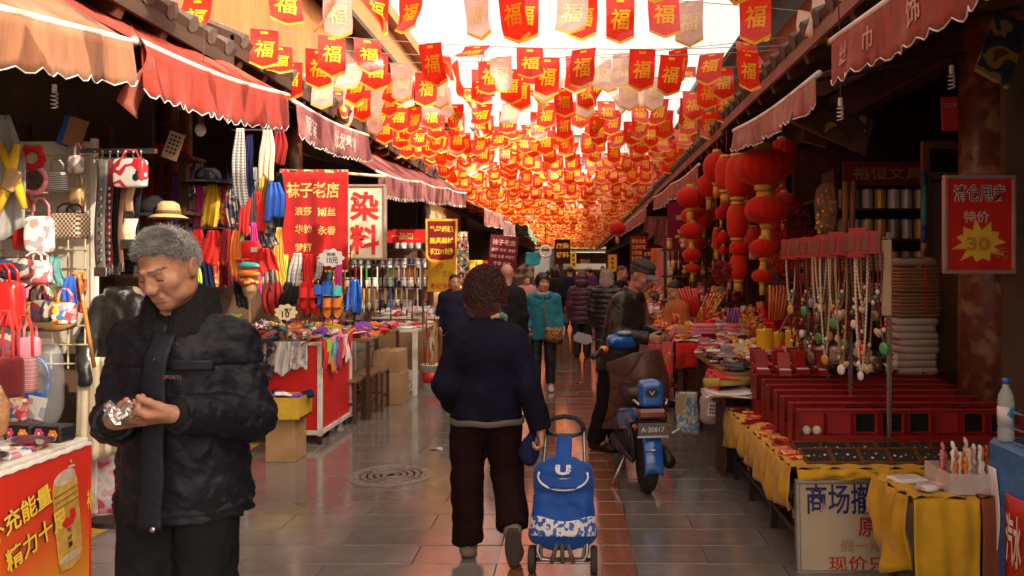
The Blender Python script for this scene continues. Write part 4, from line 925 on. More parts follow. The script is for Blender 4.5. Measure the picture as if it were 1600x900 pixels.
plain('balding man in a black jacket walking away just past the curly haired woman', -.80, 9.0, 170, 1.60, DK, sh(-.004, greyh, 60), hy=20, vb=.011)
plain('man with a shaved head looking to the right past the silver haired woman', .76, 12.6, 70, 1.60, DK, sh(.001, BROW, 0), hp=10, vb=.012)
walk = joints(1.6); walk.update(anl=V3(.08, .22, .12), knl=V3(.09, .02, .42), anr=V3(-.08, -.16, .08), knr=V3(-.09, -.12, .43), tol=V3(.09, .1, .03), tor=V3(-.1, -.3, .03))
plain('woman in a long black coat walking away carrying a yellow bag', -.42, 16.0, 165, 1.58, DK, bob(), fem=True, hem=.62)
ORG = cloth('rust_jumper', (.42, .12, .03))
plain('stall keeper in a rust orange jumper behind the red draped table', 1.16, 8.75, -75, 1.40, ORG, sh(.008), hp=25, vb=.012, vc=.014)
far = [(-.12, 19.5, 178, 1.6, DN, 'man in a dark navy coat beyond the woman in the long black coat'), (-.55, 24, 10, 1.62, DK, 'figure in a dark coat facing the viewer under the black and yellow banner'), (.55, 27, 182, 1.55, PUR, 'far off woman in a purple coat'),
       (1.0, 27.5, 4, 1.65, DN, 'far off man in a dark jacket coming towards the viewer beside the purple coat'), (1.35, 28, 175, 1.6, DK, 'far off man in black beside the gate'), (1.75, 26, 170, 1.62, cloth('grey_coat', (.05, .05, .055)), 'far off person in a grey coat near the right stalls'),
       (-.75, 22, 175, 1.5, cloth('charcoal_coat', (.025, .022, .022)), 'short person in a charcoal coat beside the yellow lit stall'), (-1.1, 17.5, 15, 1.38, cloth('pale_pink_coat', (.55, .25, .27)), 'small person in a pale pink coat beside the left stalls'),
       (-.9, 30, 180, 1.6, cloth('brown_coat', (.08, .045, .03)), 'distant person in a brown coat by the left stalls'), (2.1, 31, 0, 1.6, cloth('red_coat', (.3, .03, .03)), 'distant person in a red coat by the right stalls')]
for (x, D, rz, H, m, lab) in far:
    plain(lab, x, D, rz, H, m, sh(.008, BH, 40), vb=.03, vc=.03, J=walk if abs(H - 1.6) < .01 else None)
# ---------------------------------------------------------------- goods: builders
def pillow(mb, c, r, e=.55, n=14, m=8, M=None, e2=None):
    'a soft box'
    e2 = e2 or e; f = lambda t, k: math.copysign(abs(t) ** k, t)
    vs = []
    for i in range(m + 1):
        a = -math.pi / 2 + math.pi * i / m; ca, sa = max(f(math.cos(a), e2), .03), f(math.sin(a), e2)
        for j in range(n):
            b = 2 * math.pi * j / n; vs.append((c[0] + r[0] * ca * f(math.cos(b), e), c[1] + r[1] * ca * f(math.sin(b), e), c[2] + r[2] * sa))
    fs = [(i * n + j, i * n + (j + 1) % n, (i + 1) * n + (j + 1) % n, (i + 1) * n + j) for i in range(m) for j in range(n)]
    fs += [tuple(range(n))[::-1], tuple(m * n + j for j in range(n))]
    mb.add(vs, fs, M)
def rumple(mb, a, f, seed=0):
    if not mb.v: return
    p = np.array(mb.v, np.float32); d = np.stack([wn(p + s, f, seed + s) for s in (0, 3.1, 7.7)], 1) * a; mb.v = [tuple(x) for x in (p + d)]
CLO = {k: cloth(k + '_cloth', v) for k, v in C.items()}
PLA = {k: plastic(k + '_plastic', v) for k, v in C.items()}
GLO = {k: plastic(k + '_gloss', v, rough=.18, coat=.5, rnd=.12) for k, v in C.items()}
PRI = dict(floral=printed('floral_print', ((.6, .05, .12), (.02, .02, .03), (.75, .35, .1), (.1, .35, .15), (.7, .65, .6)), 34), mixed=printed('mixed_print', ((.65, .05, .04), (.75, .7, .6), (.75, .45, .05), (.05, .15, .4), (.7, .2, .3)), 40), pale=printed('pale_print', ((.75, .72, .68), (.6, .3, .3), (.7, .68, .65), (.35, .4, .5), (.75, .73, .7)), 30),
           warm=printed('warm_print', ((.6, .04, .03), (.7, .25, .04), (.75, .5, .08), (.45, .03, .05)), 36), zebra=printed('stripe_print', ((.02, .02, .02), (.7, .68, .65)), 30, .8, 'wave', dist=3), dark=printed('dark_print', ((.03, .03, .04), (.2, .03, .04), (.04, .06, .15), (.3, .25, .2)), 30))
def hang(name, label, cat, c, w, h, m, folds=5, amp=.018, gather=.75, tail=0.0, group=None, rz=0, parts=None, th=.004, seed=0, drop=.0):
    'a cloth hanging from its top edge at c'
    t = thing(name, label, cat, c, rz, group); q = random.Random(seed or int(c[0] * 991 + c[2] * 577)); ph = q.uniform(0, 6); mb = MB()
    f2 = folds * q.uniform(1.6, 2.4); amp = min(amp * .5, w * .055); w *= 1.18; lean = q.uniform(-.25, .25)
    mb.sheet(lambda u, v: ((u - .5) * w * (gather + (1 - gather) * min(1, v * 2.5)) + .02 * math.sin(v * 3 + ph) * v + lean * w * v * v, amp * (math.sin(u * folds * 6.283 + ph + .8 * math.sin(v * 3)) + .6 * math.sin(u * f2 * 6.283 + 2 * ph + 2 * v)) * (.6 + .4 * v) + .01 * math.sin(v * 5 + ph), -h * v * (1 + tail * math.sin(u * 9 + ph) + .06 * math.sin(u * 4 + 2 * ph) + drop * abs(2 * u - 1))), max(16, int(folds * 8)), 14, th)
    obj('cloth', mb, m, t, True); return t
def sign(name, label, cat, c, w, h, board, texts, th=.02, ux=(1, 0, 0), uy=(0, 0, 1), border=None, frame=None, bt=.012, extra=None, wave=0.0, corner=None):
    'a board with a printed face; texts = (string, x, y, height, width, material, bold)'
    t = thing(name, label, cat, c); M = frame_m((0, 0, 0), ux, uy); b = MB()
    if wave:
        wf = lambda x, y: wave * math.sin(x / w * 11 + 1) * (.4 + .6 * (.5 - y / h)) + wave * .5 * math.sin(x / w * 23)
        b.sheet(lambda u, v: (( u - .5) * w, (.5 - v) * h, wf((u - .5) * w, (.5 - v) * h)), 30, 10, .004, M)
    elif corner:
        b.prism(corner, -th / 2, th / 2, M); wf = None
    else: b.box((0, 0, 0), (w, h, th), M, ch=.003); wf = None
    obj('board' if not wave else 'cloth', b, board, t, True if wave else None)
    z = th / 2 if not wave else .003
    for i, (s, x, y, hh, ww, mm, bo) in enumerate(texts):
        l = MB(); zz = z + .003 + .001 * (i % 2)
        put_text(l, s, M @ T(x, y, 0), hh, ww, bo, zz, fn=(lambda a, d, x=x, y=y: Vector((a, d, wf(a + x, d + y) + .006))) if wf else None); obj('lettering', l, mm, t)
    if border:
        e = MB()
        for (x, y, a, d) in ((0, h / 2 - bt / 2, w, bt), (0, -h / 2 + bt / 2, w, bt), (-w / 2 + bt / 2, 0, bt, h - 2 * bt), (w / 2 - bt / 2, 0, bt, h - 2 * bt)):
            if wf:
                e.sheet(lambda u, v, x=x, y=y, a=a, d=d: (x + (u - .5) * a, y + (.5 - v) * d, wf(x + (u - .5) * a, y + (.5 - v) * d) + .004), 20, 8, 0, M)
            else: e.box((x, y, z + .002), (a, d, .006), M)
        obj('border', e, border, t)
    if frame:
        e = MB(); r = .014
        for (x, y, a, d) in ((0, h / 2 + r * .3, w + 2 * r, r * 1.6), (0, -h / 2 - r * .3, w + 2 * r, r * 1.6), (-w / 2 - r * .3, 0, r * 1.6, h - r), (w / 2 + r * .3, 0, r * 1.6, h - r)): e.box((x, y, .004), (a, d, th + .016), M, ch=.004)
        obj('frame', e, frame, t)
    if extra: extra(t, M, z)
    return t
def bag(name, label, c, size, m, rz=0, handle=.12, hm=None, e=.5, group=None, flap=None, zipper=False, rum=.006, cat='bag', hang_h=True):
    t = thing(name, label, cat, c, rz, group); w, d, h = size; b = MB(); pillow(b, (0, 0, h / 2), (w / 2, d / 2, h / 2), e, 18, 12); rumple(b, rum, 22, w); obj('body', b, m, t, True)
    if handle:
        for s in ((-1, 1) if d > .05 else (1,)):
            k = MB(); k.tube([(-w * .28, s * d * .3, h * .93), (-w * .26, s * d * .3, h + handle * .6), (-w * .1, s * d * .25, h + handle), (w * .1, s * d * .25, h + handle), (w * .26, s * d * .3, h + handle * .6), (w * .28, s * d * .3, h * .93)], .007, 7); obj('handle', k, hm or m, t, True)
    if flap: k = MB(); k.sheet(lambda u, v: ((u - .5) * w * .9, -d / 2 * (1.02 + .05 * math.sin(v * 3)) - .004, h * (.92 - .4 * v * (1 - .3 * abs(2 * u - 1)))), 8, 5, .004); obj('flap', k, flap, t, True)
    if zipper: k = MB(); k.tube([(-w * .4, -d * .1, h * .99), (0, -d * .1, h * 1.0), (w * .4, -d * .1, h * .99)], .005, 5); obj('zipper', k, STEEL, t)
    return t
def carton(label, c, size, rz=0, group=None, m=None, opened=False, cat='box', stripe=True):
    t = thing('cardboard_box', label, cat, c, rz, group); w, d, h = size; b = MB(); b.box((0, 0, h / 2), (w, d, h), ch=.006); rumple(b, .004, 9, w); obj('body', b, m or CARD, t)
    if stripe:
        k = MB(); k.box((0, 0, h + .0015), (.05, d * 1.0, .002)); k.box((0, -d / 2 - .0035, h * .9), (.05, .002, h * .2)); obj('tape', k, mat('parcel_tape', (.4, .28, .15), rough=.25), t)
    if opened:
        for s in (-1, 1): k = MB(); k.sheet(lambda u, v: ((u - .5) * w * .96, s * (d / 2 + .1 * v), h + .02 * v - .05 * v * v), 2, 3, .004); obj('flap', k, m or CARD, t)
    return t
# small wares on shared meshes
def _proto(fn, sm=True):
    b = MB(); fn(b); b.sm = [sm] * len(b.f); return b.mesh('ware')
def _packet(b): pillow(b, (0, 0, .012), (.07, .045, .014), .6, 10, 6); b.box((.074, 0, .012), (.012, .075, .003)); b.box((-.074, 0, .012), (.012, .075, .003))
def _folded(b):
    for i in range(3): pillow(b, (.002 * i, -.003 * i, .012 + .019 * i), (.085 - .004 * i, .055, .0115), .35, 10, 4)
def _gloves(b):
    for s in (-1, 1):
        o = s * .035; pillow(b, (o, 0, .012), (.032, .05, .012), .6, 10, 5)
        for k in range(4): b.tube([(o - .024 + k * .016, .04, .012), (o - .026 + k * .0175, .095 - .008 * abs(k - 1.5), .01)], .0078, 6)
        b.tube([(o + s * .028, -.01, .012), (o + s * .05, .035, .01)], .008, 6); pillow(b, (o, -.062, .012), (.028, .022, .013), .5, 8, 4)
def _sock(b):
    b.prism([(-.03, -.09), (.03, -.09), (.03, .03), (.075, .05), (.085, .075), (.07, .095), (-.005, .095), (-.03, .07)], 0, .014)
    b.prism([(-.022, -.085), (.04, -.08), (.037, .028), (.085, .046), (.09, .07), (.075, .088), (.005, .09), (-.02, .068)], .016, .028)
def _box(b): b.box((0, 0, .03), (.11, .075, .06), ch=.003)
def _flat(b): b.box((0, 0, .008), (.15, .105, .016), ch=.003); b.box((0.0, 0, .018), (.13, .085, .004), ch=.001)
def _roll(b): b.lathe([(.02, 0), (.045, 0), (.045, .05), (.02, .05), (.02, .004)], 16)
def _jar(b): b.lathe([(.03, 0), (.034, .01), (.034, .06), (.028, .072), (.028, .078), (.031, .079), (.031, .095), (.0, .096)], 12)
def _candle(b): b.lathe([(.036, 0), (.037, .005), (.037, .12), (.034, .125), (.012, .118), (.003, .13), (.001, .138)], 14)
def _pouch(b): pillow(b, (0, 0, .035), (.075, .03, .04), .5, 12, 8); b.tube([(-.06, 0, .072), (0, 0, .077), (.06, 0, .072)], .004, 5)
def _slipper(b):
    for s in (-1, 1):
        o = s * .045; b.prism([(o + .036 * math.cos(a) * (1 - .12 * math.sin(a)), .1 * math.sin(a)) for a in [i * .4488 for i in range(14)]], 0, .016)
        b.sheet(lambda u, v: (o + .036 * math.cos(math.pi * u), .0 + .085 * v - .0, .016 + .045 * math.sin(math.pi * u) * (1 - .6 * v)), 8, 4, .004)
def _toy(b): b.ell((0, 0, .03), (.03, .026, .03), 10, 7); b.ell((0, -.004, .072), (.024, .022, .022), 10, 7); b.ell((-.018, 0, .093), (.008, .006, .009), 6, 5); b.ell((.018, 0, .093), (.008, .006, .009), 6, 5)
def _bunch(b):
    q = random.Random(4)
    for k in range(7): b.tube([(q.uniform(-.03, .03), -.10, .012 + q.uniform(0, .02)), (q.uniform(-.03, .03), .10, .012 + q.uniform(0, .03))], .009, 6)
    b.tube([(-.045, 0, .02), (0, 0, .045), (.045, 0, .02)], .006, 5)
WARE = dict(packet=_proto(_packet), folded=_proto(_folded), gloves=_proto(_gloves), sock=_proto(_sock, False), box=_proto(_box, False), flat=_proto(_flat, False), roll=_proto(_roll, False), jar=_proto(_jar), candle=_proto(_candle, False), pouch=_proto(_pouch), slipper=_proto(_slipper, False), toy=_proto(_toy), bunch=_proto(_bunch))
WNAME = dict(packet=('goods_packet', 'cellophane packet', 'packet'), folded=('folded_scarf', 'folded scarf', 'scarf'), gloves=('glove_pair', 'pair of knitted gloves', 'gloves'), sock=('sock_pair', 'folded pair of socks', 'socks'), box=('small_box', 'small box', 'box'), flat=('flat_box', 'flat gift box', 'box'), roll=('tape_roll', 'roll of tape', 'roll'), jar=('jar', 'small jar', 'jar'), candle=('candle', 'thick candle', 'candle'), pouch=('pouch', 'zipped pouch', 'pouch'), slipper=('slipper_pair', 'pair of slippers', 'slippers'), toy=('toy_animal', 'little toy figure', 'toy'), bunch=('stick_bundle', 'tied bundle of sticks', 'bundle'))
MATS = {}
for k in C: MATS[k] = {'c': CLO[k], 'p': GLO[k]}
for k, v in PRI.items(): MATS[k] = {'c': v, 'p': v}
CW = dict(floral='flower printed', mixed='multicoloured', pale='pale printed', warm='red and gold printed', zebra='black and white striped', dark='dark patterned', darkred='dark red')
GP = dict(packet='cellophane packets', folded='folded scarves', gloves='pairs of gloves', sock='pairs of socks', box='small boxes', flat='flat gift boxes', roll='rolls of tape', jar='small jars', candle='thick candles', pouch='zipped pouches', slipper='pairs of slippers', toy='toy figures', bunch='tied bundles')
SOFT = ('folded', 'gloves', 'sock', 'slipper')
def ware(kind, col, p, rot, where, sc=1.0):
    nm, txt, cat = WNAME[kind]; o = pobj(nm, WARE[kind], MATS[col]['c' if kind in SOFT else 'p'], None, p, rot, (sc, sc, sc))
    tag(o, f"{CW.get(col, col)} {txt} {where}", cat, f"{GP[kind]} {where}"); return o
def scatter(kinds, cols, x0, x1, d0, d1, zf, n, where, seed, sc=(.85, 1.25), tilt=10, layers=1, yaw=40, grid=None):
    q = random.Random(seed); pts = []
    nx = max(1, int(math.sqrt(n * (x1 - x0) / max(d1 - d0, .01)))); ny = max(1, int(math.ceil(n / nx))); out = []
    for l in range(layers):
        for i in range(nx):
            for j in range(ny):
                x = x0 + (i + .5 + q.uniform(-.4, .4)) * (x1 - x0) / nx; d = d0 + (j + .5 + q.uniform(-.4, .4)) * (d1 - d0) / ny; z = zf(x, d) if callable(zf) else zf
                out.append(ware(q.choice(kinds), q.choice(cols), (x, d, z + l * .035 + q.uniform(.0, .004)), (R(q.gauss(0, tilt)), R(q.gauss(0, tilt)), R(q.uniform(-yaw, yaw))), where, q.uniform(*sc)))
    return out
def leg_table(label, x0, x1, d0, d1, h, top, legm, name='table', th=.03, cat='table', shelf=None, panels=None, wheels=False, lr=.018):
    c = ((x0 + x1) / 2, (d0 + d1) / 2, 0); t = thing(name, label, cat, c); w, d = x1 - x0, d1 - d0
    b = MB(); b.box((0, 0, h - th / 2), (w, d, th), ch=.004); obj('tabletop', b, top, t)
    zl = .07 if wheels else 0
    for sx in (-1, 1):
        for sy in (-1, 1):
            l = MB(); l.box((sx * (w / 2 - lr), sy * (d / 2 - lr), (h - th + zl) / 2), (lr * 2, lr * 2, h - th - zl), ch=.003); lo = obj('leg', l, legm, t)
            if wheels: k = MB(); k.cyl((sx * (w / 2 - lr) - .01, sy * (d / 2 - lr), .032), (sx * (w / 2 - lr) + .01, sy * (d / 2 - lr), .032), .032, n=14); obj('caster', k, DARKMETAL, lo)
    for z in ([zl + .03] if wheels else []):
        for (cx, cy, a, e) in ((0, -d / 2 + lr, w - 4 * lr, lr * 2), (0, d / 2 - lr, w - 4 * lr, lr * 2), (-w / 2 + lr, 0, lr * 2, d - 4 * lr), (w / 2 - lr, 0, lr * 2, d - 4 * lr)): r = MB(); r.box((cx, cy, z), (a, e, lr * 2), ch=.002); obj('rail', r, legm, t)
    if shelf: s = MB(); s.box((0, 0, shelf[0]), (w - 4.2 * lr, d - .01, .02)); obj('shelf', s, shelf[1], t)
    if panels is not None:
        z0 = zl + .05
        for (cx, cy, a, e) in ((0, -d / 2 + lr, w - 4 * lr, .008), (w / 2 - lr, 0, .008, d - 4 * lr), (-w / 2 + lr, 0, .008, d - 4 * lr)): p = MB(); p.box((cx, cy, (z0 + h - th) / 2), (a, e, h - th - z0 - .002)); obj('panel', p, panels, t)
    return t
# ---------------------------------------------------------------- left side stalls
INT = 0
# drink poster table at the near left
t = thing('display_table', 'near left table fronted by a red and orange drink poster with yellow lettering', 'table', (-2.75, 2.9, 0))
b = MB(); b.box((-2.76, 2.95, .69), (.62, 1.84, .025), ch=.004); obj('tabletop', b, WHITEPAINT, t, world=True)
POST = bpy.data.materials.new('drink_poster'); POST.use_nodes = True; N = POST.node_tree.nodes; L = POST.node_tree.links; tc = N.new('ShaderNodeTexCoord'); sx = N.new('ShaderNodeSeparateXYZ'); rp = N.new('ShaderNodeValToRGB'); nz = N.new('ShaderNodeTexNoise'); nz.inputs['Scale'].default_value = 4; ad = N.new('ShaderNodeMath'); ad.operation = 'MULTIPLY_ADD'; ad.inputs[1].default_value = .25
L.new(tc.outputs['Object'], sx.inputs[0]); L.new(tc.outputs['Object'], nz.inputs[0]); L.new(nz.outputs['Fac'], ad.inputs[0]); L.new(sx.outputs['Z'], ad.inputs[2]); L.new(ad.outputs[0], rp.inputs[0]); e = rp.color_ramp.elements; e[0].position = .12; e[0].color = (.72, .30, .02, 1); e[1].position = .62; e[1].color = (.62, .03, .015, 1)
e2 = e.new(.36); e2.color = (.68, .12, .015, 1); L.new(rp.outputs[0], N['Principled BSDF'].inputs['Base Color']); N['Principled BSDF'].inputs['Roughness'].default_value = .38
b = MB(); b.box((0, 0, .34), (.012, 1.80, .66)); pn = obj('poster_panel', b, POST, t, loc=(.31, .05, 0))
b = MB(); b.box((-2.6, 3.855, .34), (.34, .012, .66)); obj('end_panel', b, PLA['red'], t, world=True)
b = MB(); b.tube([(-2.438, 2.06 + i * .045, .672 + .006 * (i % 2)) for i in range(41)], .012, 5); obj('lace_edge', b, PLA['white'], t, world=True)
for (s, D, z, h, w, mm, off, bo) in (('补充能量', 3.36, .475, .105, .40, BLKI, .0065, .05), ('补充能量', 3.36, .475, .105, .40, YEL, .0105, .02), ('精力十足', 3.47, .335, .105, .40, BLKI, .0065, .05), ('精力十足', 3.47, .335, .105, .40, YEL, .0105, .02)):
    l = MB(); put_text(l, s, frame_m((-2.434, D, z), (0, 1, .22), (0, -.22, 1)), h, w, bo, off); obj('lettering', l, mm, t, world=True)
l = MB(); put_text(l, '补', frame_m((-2.434, 3.84, .40), (0, 1, .0), (0, 0, 1)), .10, .05, .02, .010); obj('lettering', l, YEL, t, world=True)
cn = MB(); Mc = frame_m((-2.434, 3.675, .36), (0, .98, .12), (0, -.12, 1)); GC = mat('poster_gold', (.55, .33, .07), rough=.35, var=.35, scale=14); 
cn.prism([(-.085, -.19), (-.07, -.235), (0, -.255), (.07, -.235), (.085, -.19), (.088, .16), (.075, .2), (-.075, .2), (-.088, .16)], .006, .009, Mc); obj('printed_can', cn, GC, t, world=True)
for (y, hh, mm) in ((.20, .035, mat('poster_silver', (.5, .42, .3), var=.3, scale=20)), (-.195, .02, mat('poster_silver', (.5, .42, .3), var=.3, scale=20))):
    k = MB(); k.prism([(.076 * math.cos(a), y + hh * math.sin(a)) for a in [i * .393 for i in range(16)]], .009, .011, Mc); obj('printed_rim', k, mm, t, world=True)
for y in (.13, .10, .07): k = MB(); k.box((0, y, .0105), (.168, .008, .002), Mc); obj('printed_ring', k, mat('poster_gold_dark', (.3, .15, .03)), t, world=True)
k = MB(); k.prism([(-.05, -.02), (-.02, .01), (.01, -.005), (.02, .035), (.05, .03), (.055, -.01), (.03, -.04), (-.02, -.045)], .0105, .0125, Mc); obj('printed_emblem', k, REDI, t, world=True)
k = MB(); put_text(k, '维生素', Mc @ T(0, -.10, 0) @ Matrix.Rotation(R(-90), 4, 'Z'), .035, .10, .02, .011); obj('lettering', k, BLKI, t, world=True)
k = MB(); k.prism([(.012 * math.cos(R(90 + 72 * i * 2)), .012 * math.sin(R(90 + 144 * i))) for i in range(5)], .005, .007, frame_m((-2.434, 3.70, .62), (0, 1, 0), (0, 0, 1))); put_text(k, 'VITA', frame_m((-2.434, 3.70, .60), (0, 1, 0), (0, 0, 1)), .014, .05, .02, .009); obj('lettering', k, WHT, t, world=True)
W1 = 'on the near left poster table'
scatter(('flat', 'flat', 'packet'), ('pale', 'pale', 'mixed', 'dark'), -3.0, -2.50, 3.0, 3.62, .703, 14, W1, 21, (1.0, 1.3), 4, 2, 15)
for i, (x, d, lab) in enumerate(((-2.56, 3.78, 'black flower embroidered box at the corner of the poster table'), (-2.72, 3.80, 'second black flower box left of the corner one'))):
    tt = thing('flower_box', lab, 'box', (x, d, .703), R(-8)); b = MB(); b.box((0, 0, .04), (.15, .10, .08), ch=.008); obj('body', b, PLA['black'], tt)
    for k, (cx, cz, col) in enumerate(((-.04, .045, 'magenta'), (.035, .04, 'orange'))):
        p = MB()
        for a in range(6): p.ell((cx + .016 * math.cos(a * 1.047), -.051, cz + .016 * math.sin(a * 1.047)), (.011, .003, .011), 8, 4)
        obj('flower', p, CLO[col], tt); p = MB(); p.ell((cx, -.053, cz), (.009, .004, .009), 8, 4); obj('flower_centre', p, CLO['yellow'], tt)
bag('paper_bag', 'brown cellophane covered bag leaning among the flat packs', (-2.78, 3.66, .74), (.15, .05, .26), film('amber_film', (.5, .25, .1), .55), R(25), 0, e=.7)
# clear bag with a blue coil
tt = thing('clear_bag', 'clear plastic bag with a coiled blue cable and a white tag', 'bag', (-2.93, 4.12, .68)); b = MB(); pillow(b, (0, 0, .25), (.185, .06, .25), .6, 16, 10); rumple(b, .01, 14); obj('film', b, film('clear_film', (.85, .9, .9), .16), tt, True)
for i in range(5):
    c = MB(); r = .085 + .012 * i; c.tube([(r * math.cos(a), .02 - .014 * i + .012 * math.sin(3 * a), .26 + 1.25 * r * math.sin(a)) for a in [k * .2618 for k in range(25)]], .007, 6); obj('cable', c, GLO['turquoise' if i % 2 else 'blue'], tt, True)
b = MB(); b.box((-.02, -.055, .17), (.11, .006, .13), rotm('Y', 20)); obj('blue_card', b, PLA['blue'], tt); b = MB(); b.box((.055, -.064, .15), (.10, .004, .12), T(0, 0, 0) @ rotm('Y', 12)); obj('white_tag', b, PRI['pale'], tt)
b = MB(); b.box((0, -.03, .485), (.30, .012, .03)); obj('header_strip', b, film('header_film', (.8, .75, .6), .6), tt)
bag('handbag', 'brown handbag with dark ring pattern standing above the clear bag', (-2.98, 4.3, 1.20), (.36, .12, .17), printed('ring_print', ((.36, .20, .07), (.16, .07, .03), (.40, .24, .09)), 34, .5, 'voronoi'), 0, .10, CLO['brown'], .45, zipper=True)
# pegboard, wire grid and the things hanging on it
tt = thing('pegboard', 'cream perforated pegboard behind the hanging bags', 'pegboard', (-3.32, 4.72, 0)); b = MB(); b.box((.0, 0, 1.68), (.72, .02, 1.3)); obj('panel', b, printed('peg_holes', ((.18, .13, .09), (.60, .53, .42), (.60, .53, .42), (.60, .53, .42)), 42, .6, 'dots'), tt)
for x in (-.37, .37): b = MB(); b.box((x, 0, 1.2), (.03, .035, 2.3)); obj('post', b, WHITEPAINT, tt)
tt = thing('wire_grid', 'cream wire display grid in front of the pegboard', 'rack', (-3.3, 4.62, 0))
for i in range(8): b = MB(); b.tube([(-.36 + i * .102, 0, .95), (-.36 + i * .102, 0, 2.24)], .0055, 6); obj('wire', b, mat('cream_wire', (.5, .41, .28), rough=.4), tt)
for i in range(12): b = MB(); b.tube([(-.38, -.008, .98 + i * .114), (.38, -.008, .98 + i * .114)], .0055, 6); obj('wire', b, mat('cream_wire', (.5, .41, .28), rough=.4), tt)
CHK = printed('brown_check', ((.62, .52, .38), (.10, .045, .02)), 75, .4, 'check')
def at(px, py, D): return P(px, py, D)
bag('toiletry_bag', 'white and brown checked toiletry bag hanging on the pegboard', at(110, 374, 4.35), (.20, .10, .15), CHK, R(-12), .05, PLA['black'], .3, zipper=True)
bag('pink_bag', 'white and pink printed tote hanging on the wire grid', at(62, 396, 4.3), (.15, .05, .21), PRI['pale'], R(15), .10, CLO['pink'], .4)
bag('red_tote', 'glossy red tote hanging left of the pink printed tote', at(38, 392, 4.34), (.12, .05, .2), GLO['red'], 0, .12, CLO['red'], .4)
bag('red_pouch', 'dark red patterned round pouch hanging at the far left', at(24, 438, 4.1), (.18, .09, .12), PRI['dark'], 0, 0, None, .6, zipper=True)
bag('pink_pouch', 'pink and white pouch below the printed tote', at(58, 446, 4.2), (.15, .08, .14), printed('pinkwhite', ((.7, .3, .34), (.72, .6, .56), (.65, .12, .14)), 14, .4, 'noise'), 0, .04, None, .6)
bag('red_shoulder_bag', 'big plain red bag at the left edge of the picture', at(6, 512, 4.0), (.19, .10, .24), GLO['red'], 0, .09, None, .4)
bag('dark_red_purse', 'dark maroon purse with a long strap at the left edge under the red bag', at(12, 622, 3.7), (.14, .06, .2), CLO['maroon'], 0, .22, CLO['red'], .4)
bag('striped_purse', 'pink and black striped purse hanging beside the dark maroon purse', at(36, 615, 3.75), (.13, .05, .18), printed('purse_stripe', ((.5, .2, .22), (.05, .02, .03), (.55, .3, .3)), 16, .6, 'wave'), 0, .2, CLO['red'], .4)
hang('grey_cloth_hat', 'pale grey felt hood hanging at the left edge', 'hood', at(6, 180, 4.0), .16, .62, CLO['grey'], 2, .05, .3)
tt = thing('yellow_strap', 'yellow plastic scissor shaped strap hanging at the left edge', 'strap', at(22, 265, 3.95))
for (a, z) in (((.02, 0, .13), (-.11, 0, -.28)), ((-.08, -.01, .14), (.06, -.01, -.20))): b = MB(); b.tube([(a[0], a[1], a[2]), ((a[0] + z[0]) / 2 + .02, -.01, (a[2] + z[2]) / 2), z], [.022, .028, .016], 8); obj('blade', b, GLO['yellow'], tt, True)
b = MB(); b.box((.03, -.03, -.05), (.07, .025, .12), rotm('Y', 25), ch=.01); obj('buckle', b, GLO['tan'], tt)
tt = thing('red_headband', 'red eared headband and pink rimmed mirror hanging by the wire grid', 'toy', at(52, 270, 4.25))
b = MB(); b.tube([(.07 * math.cos(a), 0, -.04 + .07 * math.sin(a)) for a in [k * .2618 for k in range(25)]], .014, 8); obj('rim', b, GLO['pink'], tt, True); b = MB(); b.cyl((0, .005, -.04), (0, -.003, -.04), .062, n=24); obj('mirror', b, STEEL, tt)
b = MB(); b.tube([(.055 * math.cos(a), -.01, .08 + .05 * math.sin(a)) for a in [k * .2618 for k in range(25)]], .02, 8); b.ell((-.03, -.01, .13), (.02, .014, .026), 8, 6); b.ell((.04, -.01, .13), (.02, .014, .026), 8, 6); obj('headband', b, CLO['red'], tt, True)
hang('blue_glove', 'bright blue knitted cloth hanging low on the wire grid', 'cloth', at(112, 432, 4.3), .07, .19, CLO['blue'], 2, .02, .6)
hang('teal_bag', 'pale turquoise packet hanging beside the blue cloth', 'packet', at(88, 400, 4.4), .07, .17, film('turquoise_film', (.2, .55, .55), .7), 2, .01, .9)
hang('orange_tassel', 'red and orange paper tassel hanging right of the blue cloth', 'tassel', at(126, 425, 4.35), .07, .22, PRI['warm'], 3, .02, .4)
tt = thing('wooden_cane', 'orange varnished walking stick leaning by the leather jacket', 'cane', at(142, 505, 4.3)); b = MB(); b.tube([(-.06, 0, .24), (-.04, 0, .1), (.02, 0, -.25)], .011, 8); obj('stick', b, mat('varnished_cane', (.5, .2, .05), rough=.25, coat=.6), tt, True); b = MB(); b.tube([(-.06, 0, .24), (-.07, 0, .27), (-.10, 0, .28), (-.115, 0, .25)], .011, 8); obj('crook', b, mat('varnished_cane', (.5, .2, .05), rough=.25, coat=.6), tt, True)
# leather jacket on a stand
tt = thing('leather_jacket', 'black leather jacket on a dark stand behind the grey haired man', 'jacket', (-2.80, 4.72, 0)); v = Vol(); v.k = .05; v.cap((0, 0, 1.30), (0, 0, .95), .12, .14, sq=(1, .6, 1)); v.cap((-.10, 0, 1.34), (-.17, -.05, 1.1), .06, .058, k=.015); v.cap((-.17, -.05, 1.1), (-.13, -.12, .88), .058, .045, k=.015); v.cap((.10, 0, 1.34), (.16, -.05, 1.08), .06, .058, k=.015); v.cap((.16, -.05, 1.08), (.13, -.1, .86), .058, .045, k=.015); v.cap((0, 0, 1.36), (0, -.01, 1.44), .06, .07, cut=[((0, 0, 1.43), (0, -.2, 1))]); v.disp = lambda p: .012 * wn(p, 20)
me = v.mesh(.014, 'jacket'); setm(me, mat('shiny_black_leather', (.03, .027, .025), rough=.25, var=.3, bump=.3, bscale=25)); link('jacket', me, tt); b = MB(); b.tube([(0, .02, 0), (0, .02, 1.4)], .02, 8); b.lathe([(.16, 0), (.15, .03), (.02, .04)], 16); obj('stand', b, DARKMETAL, tt)
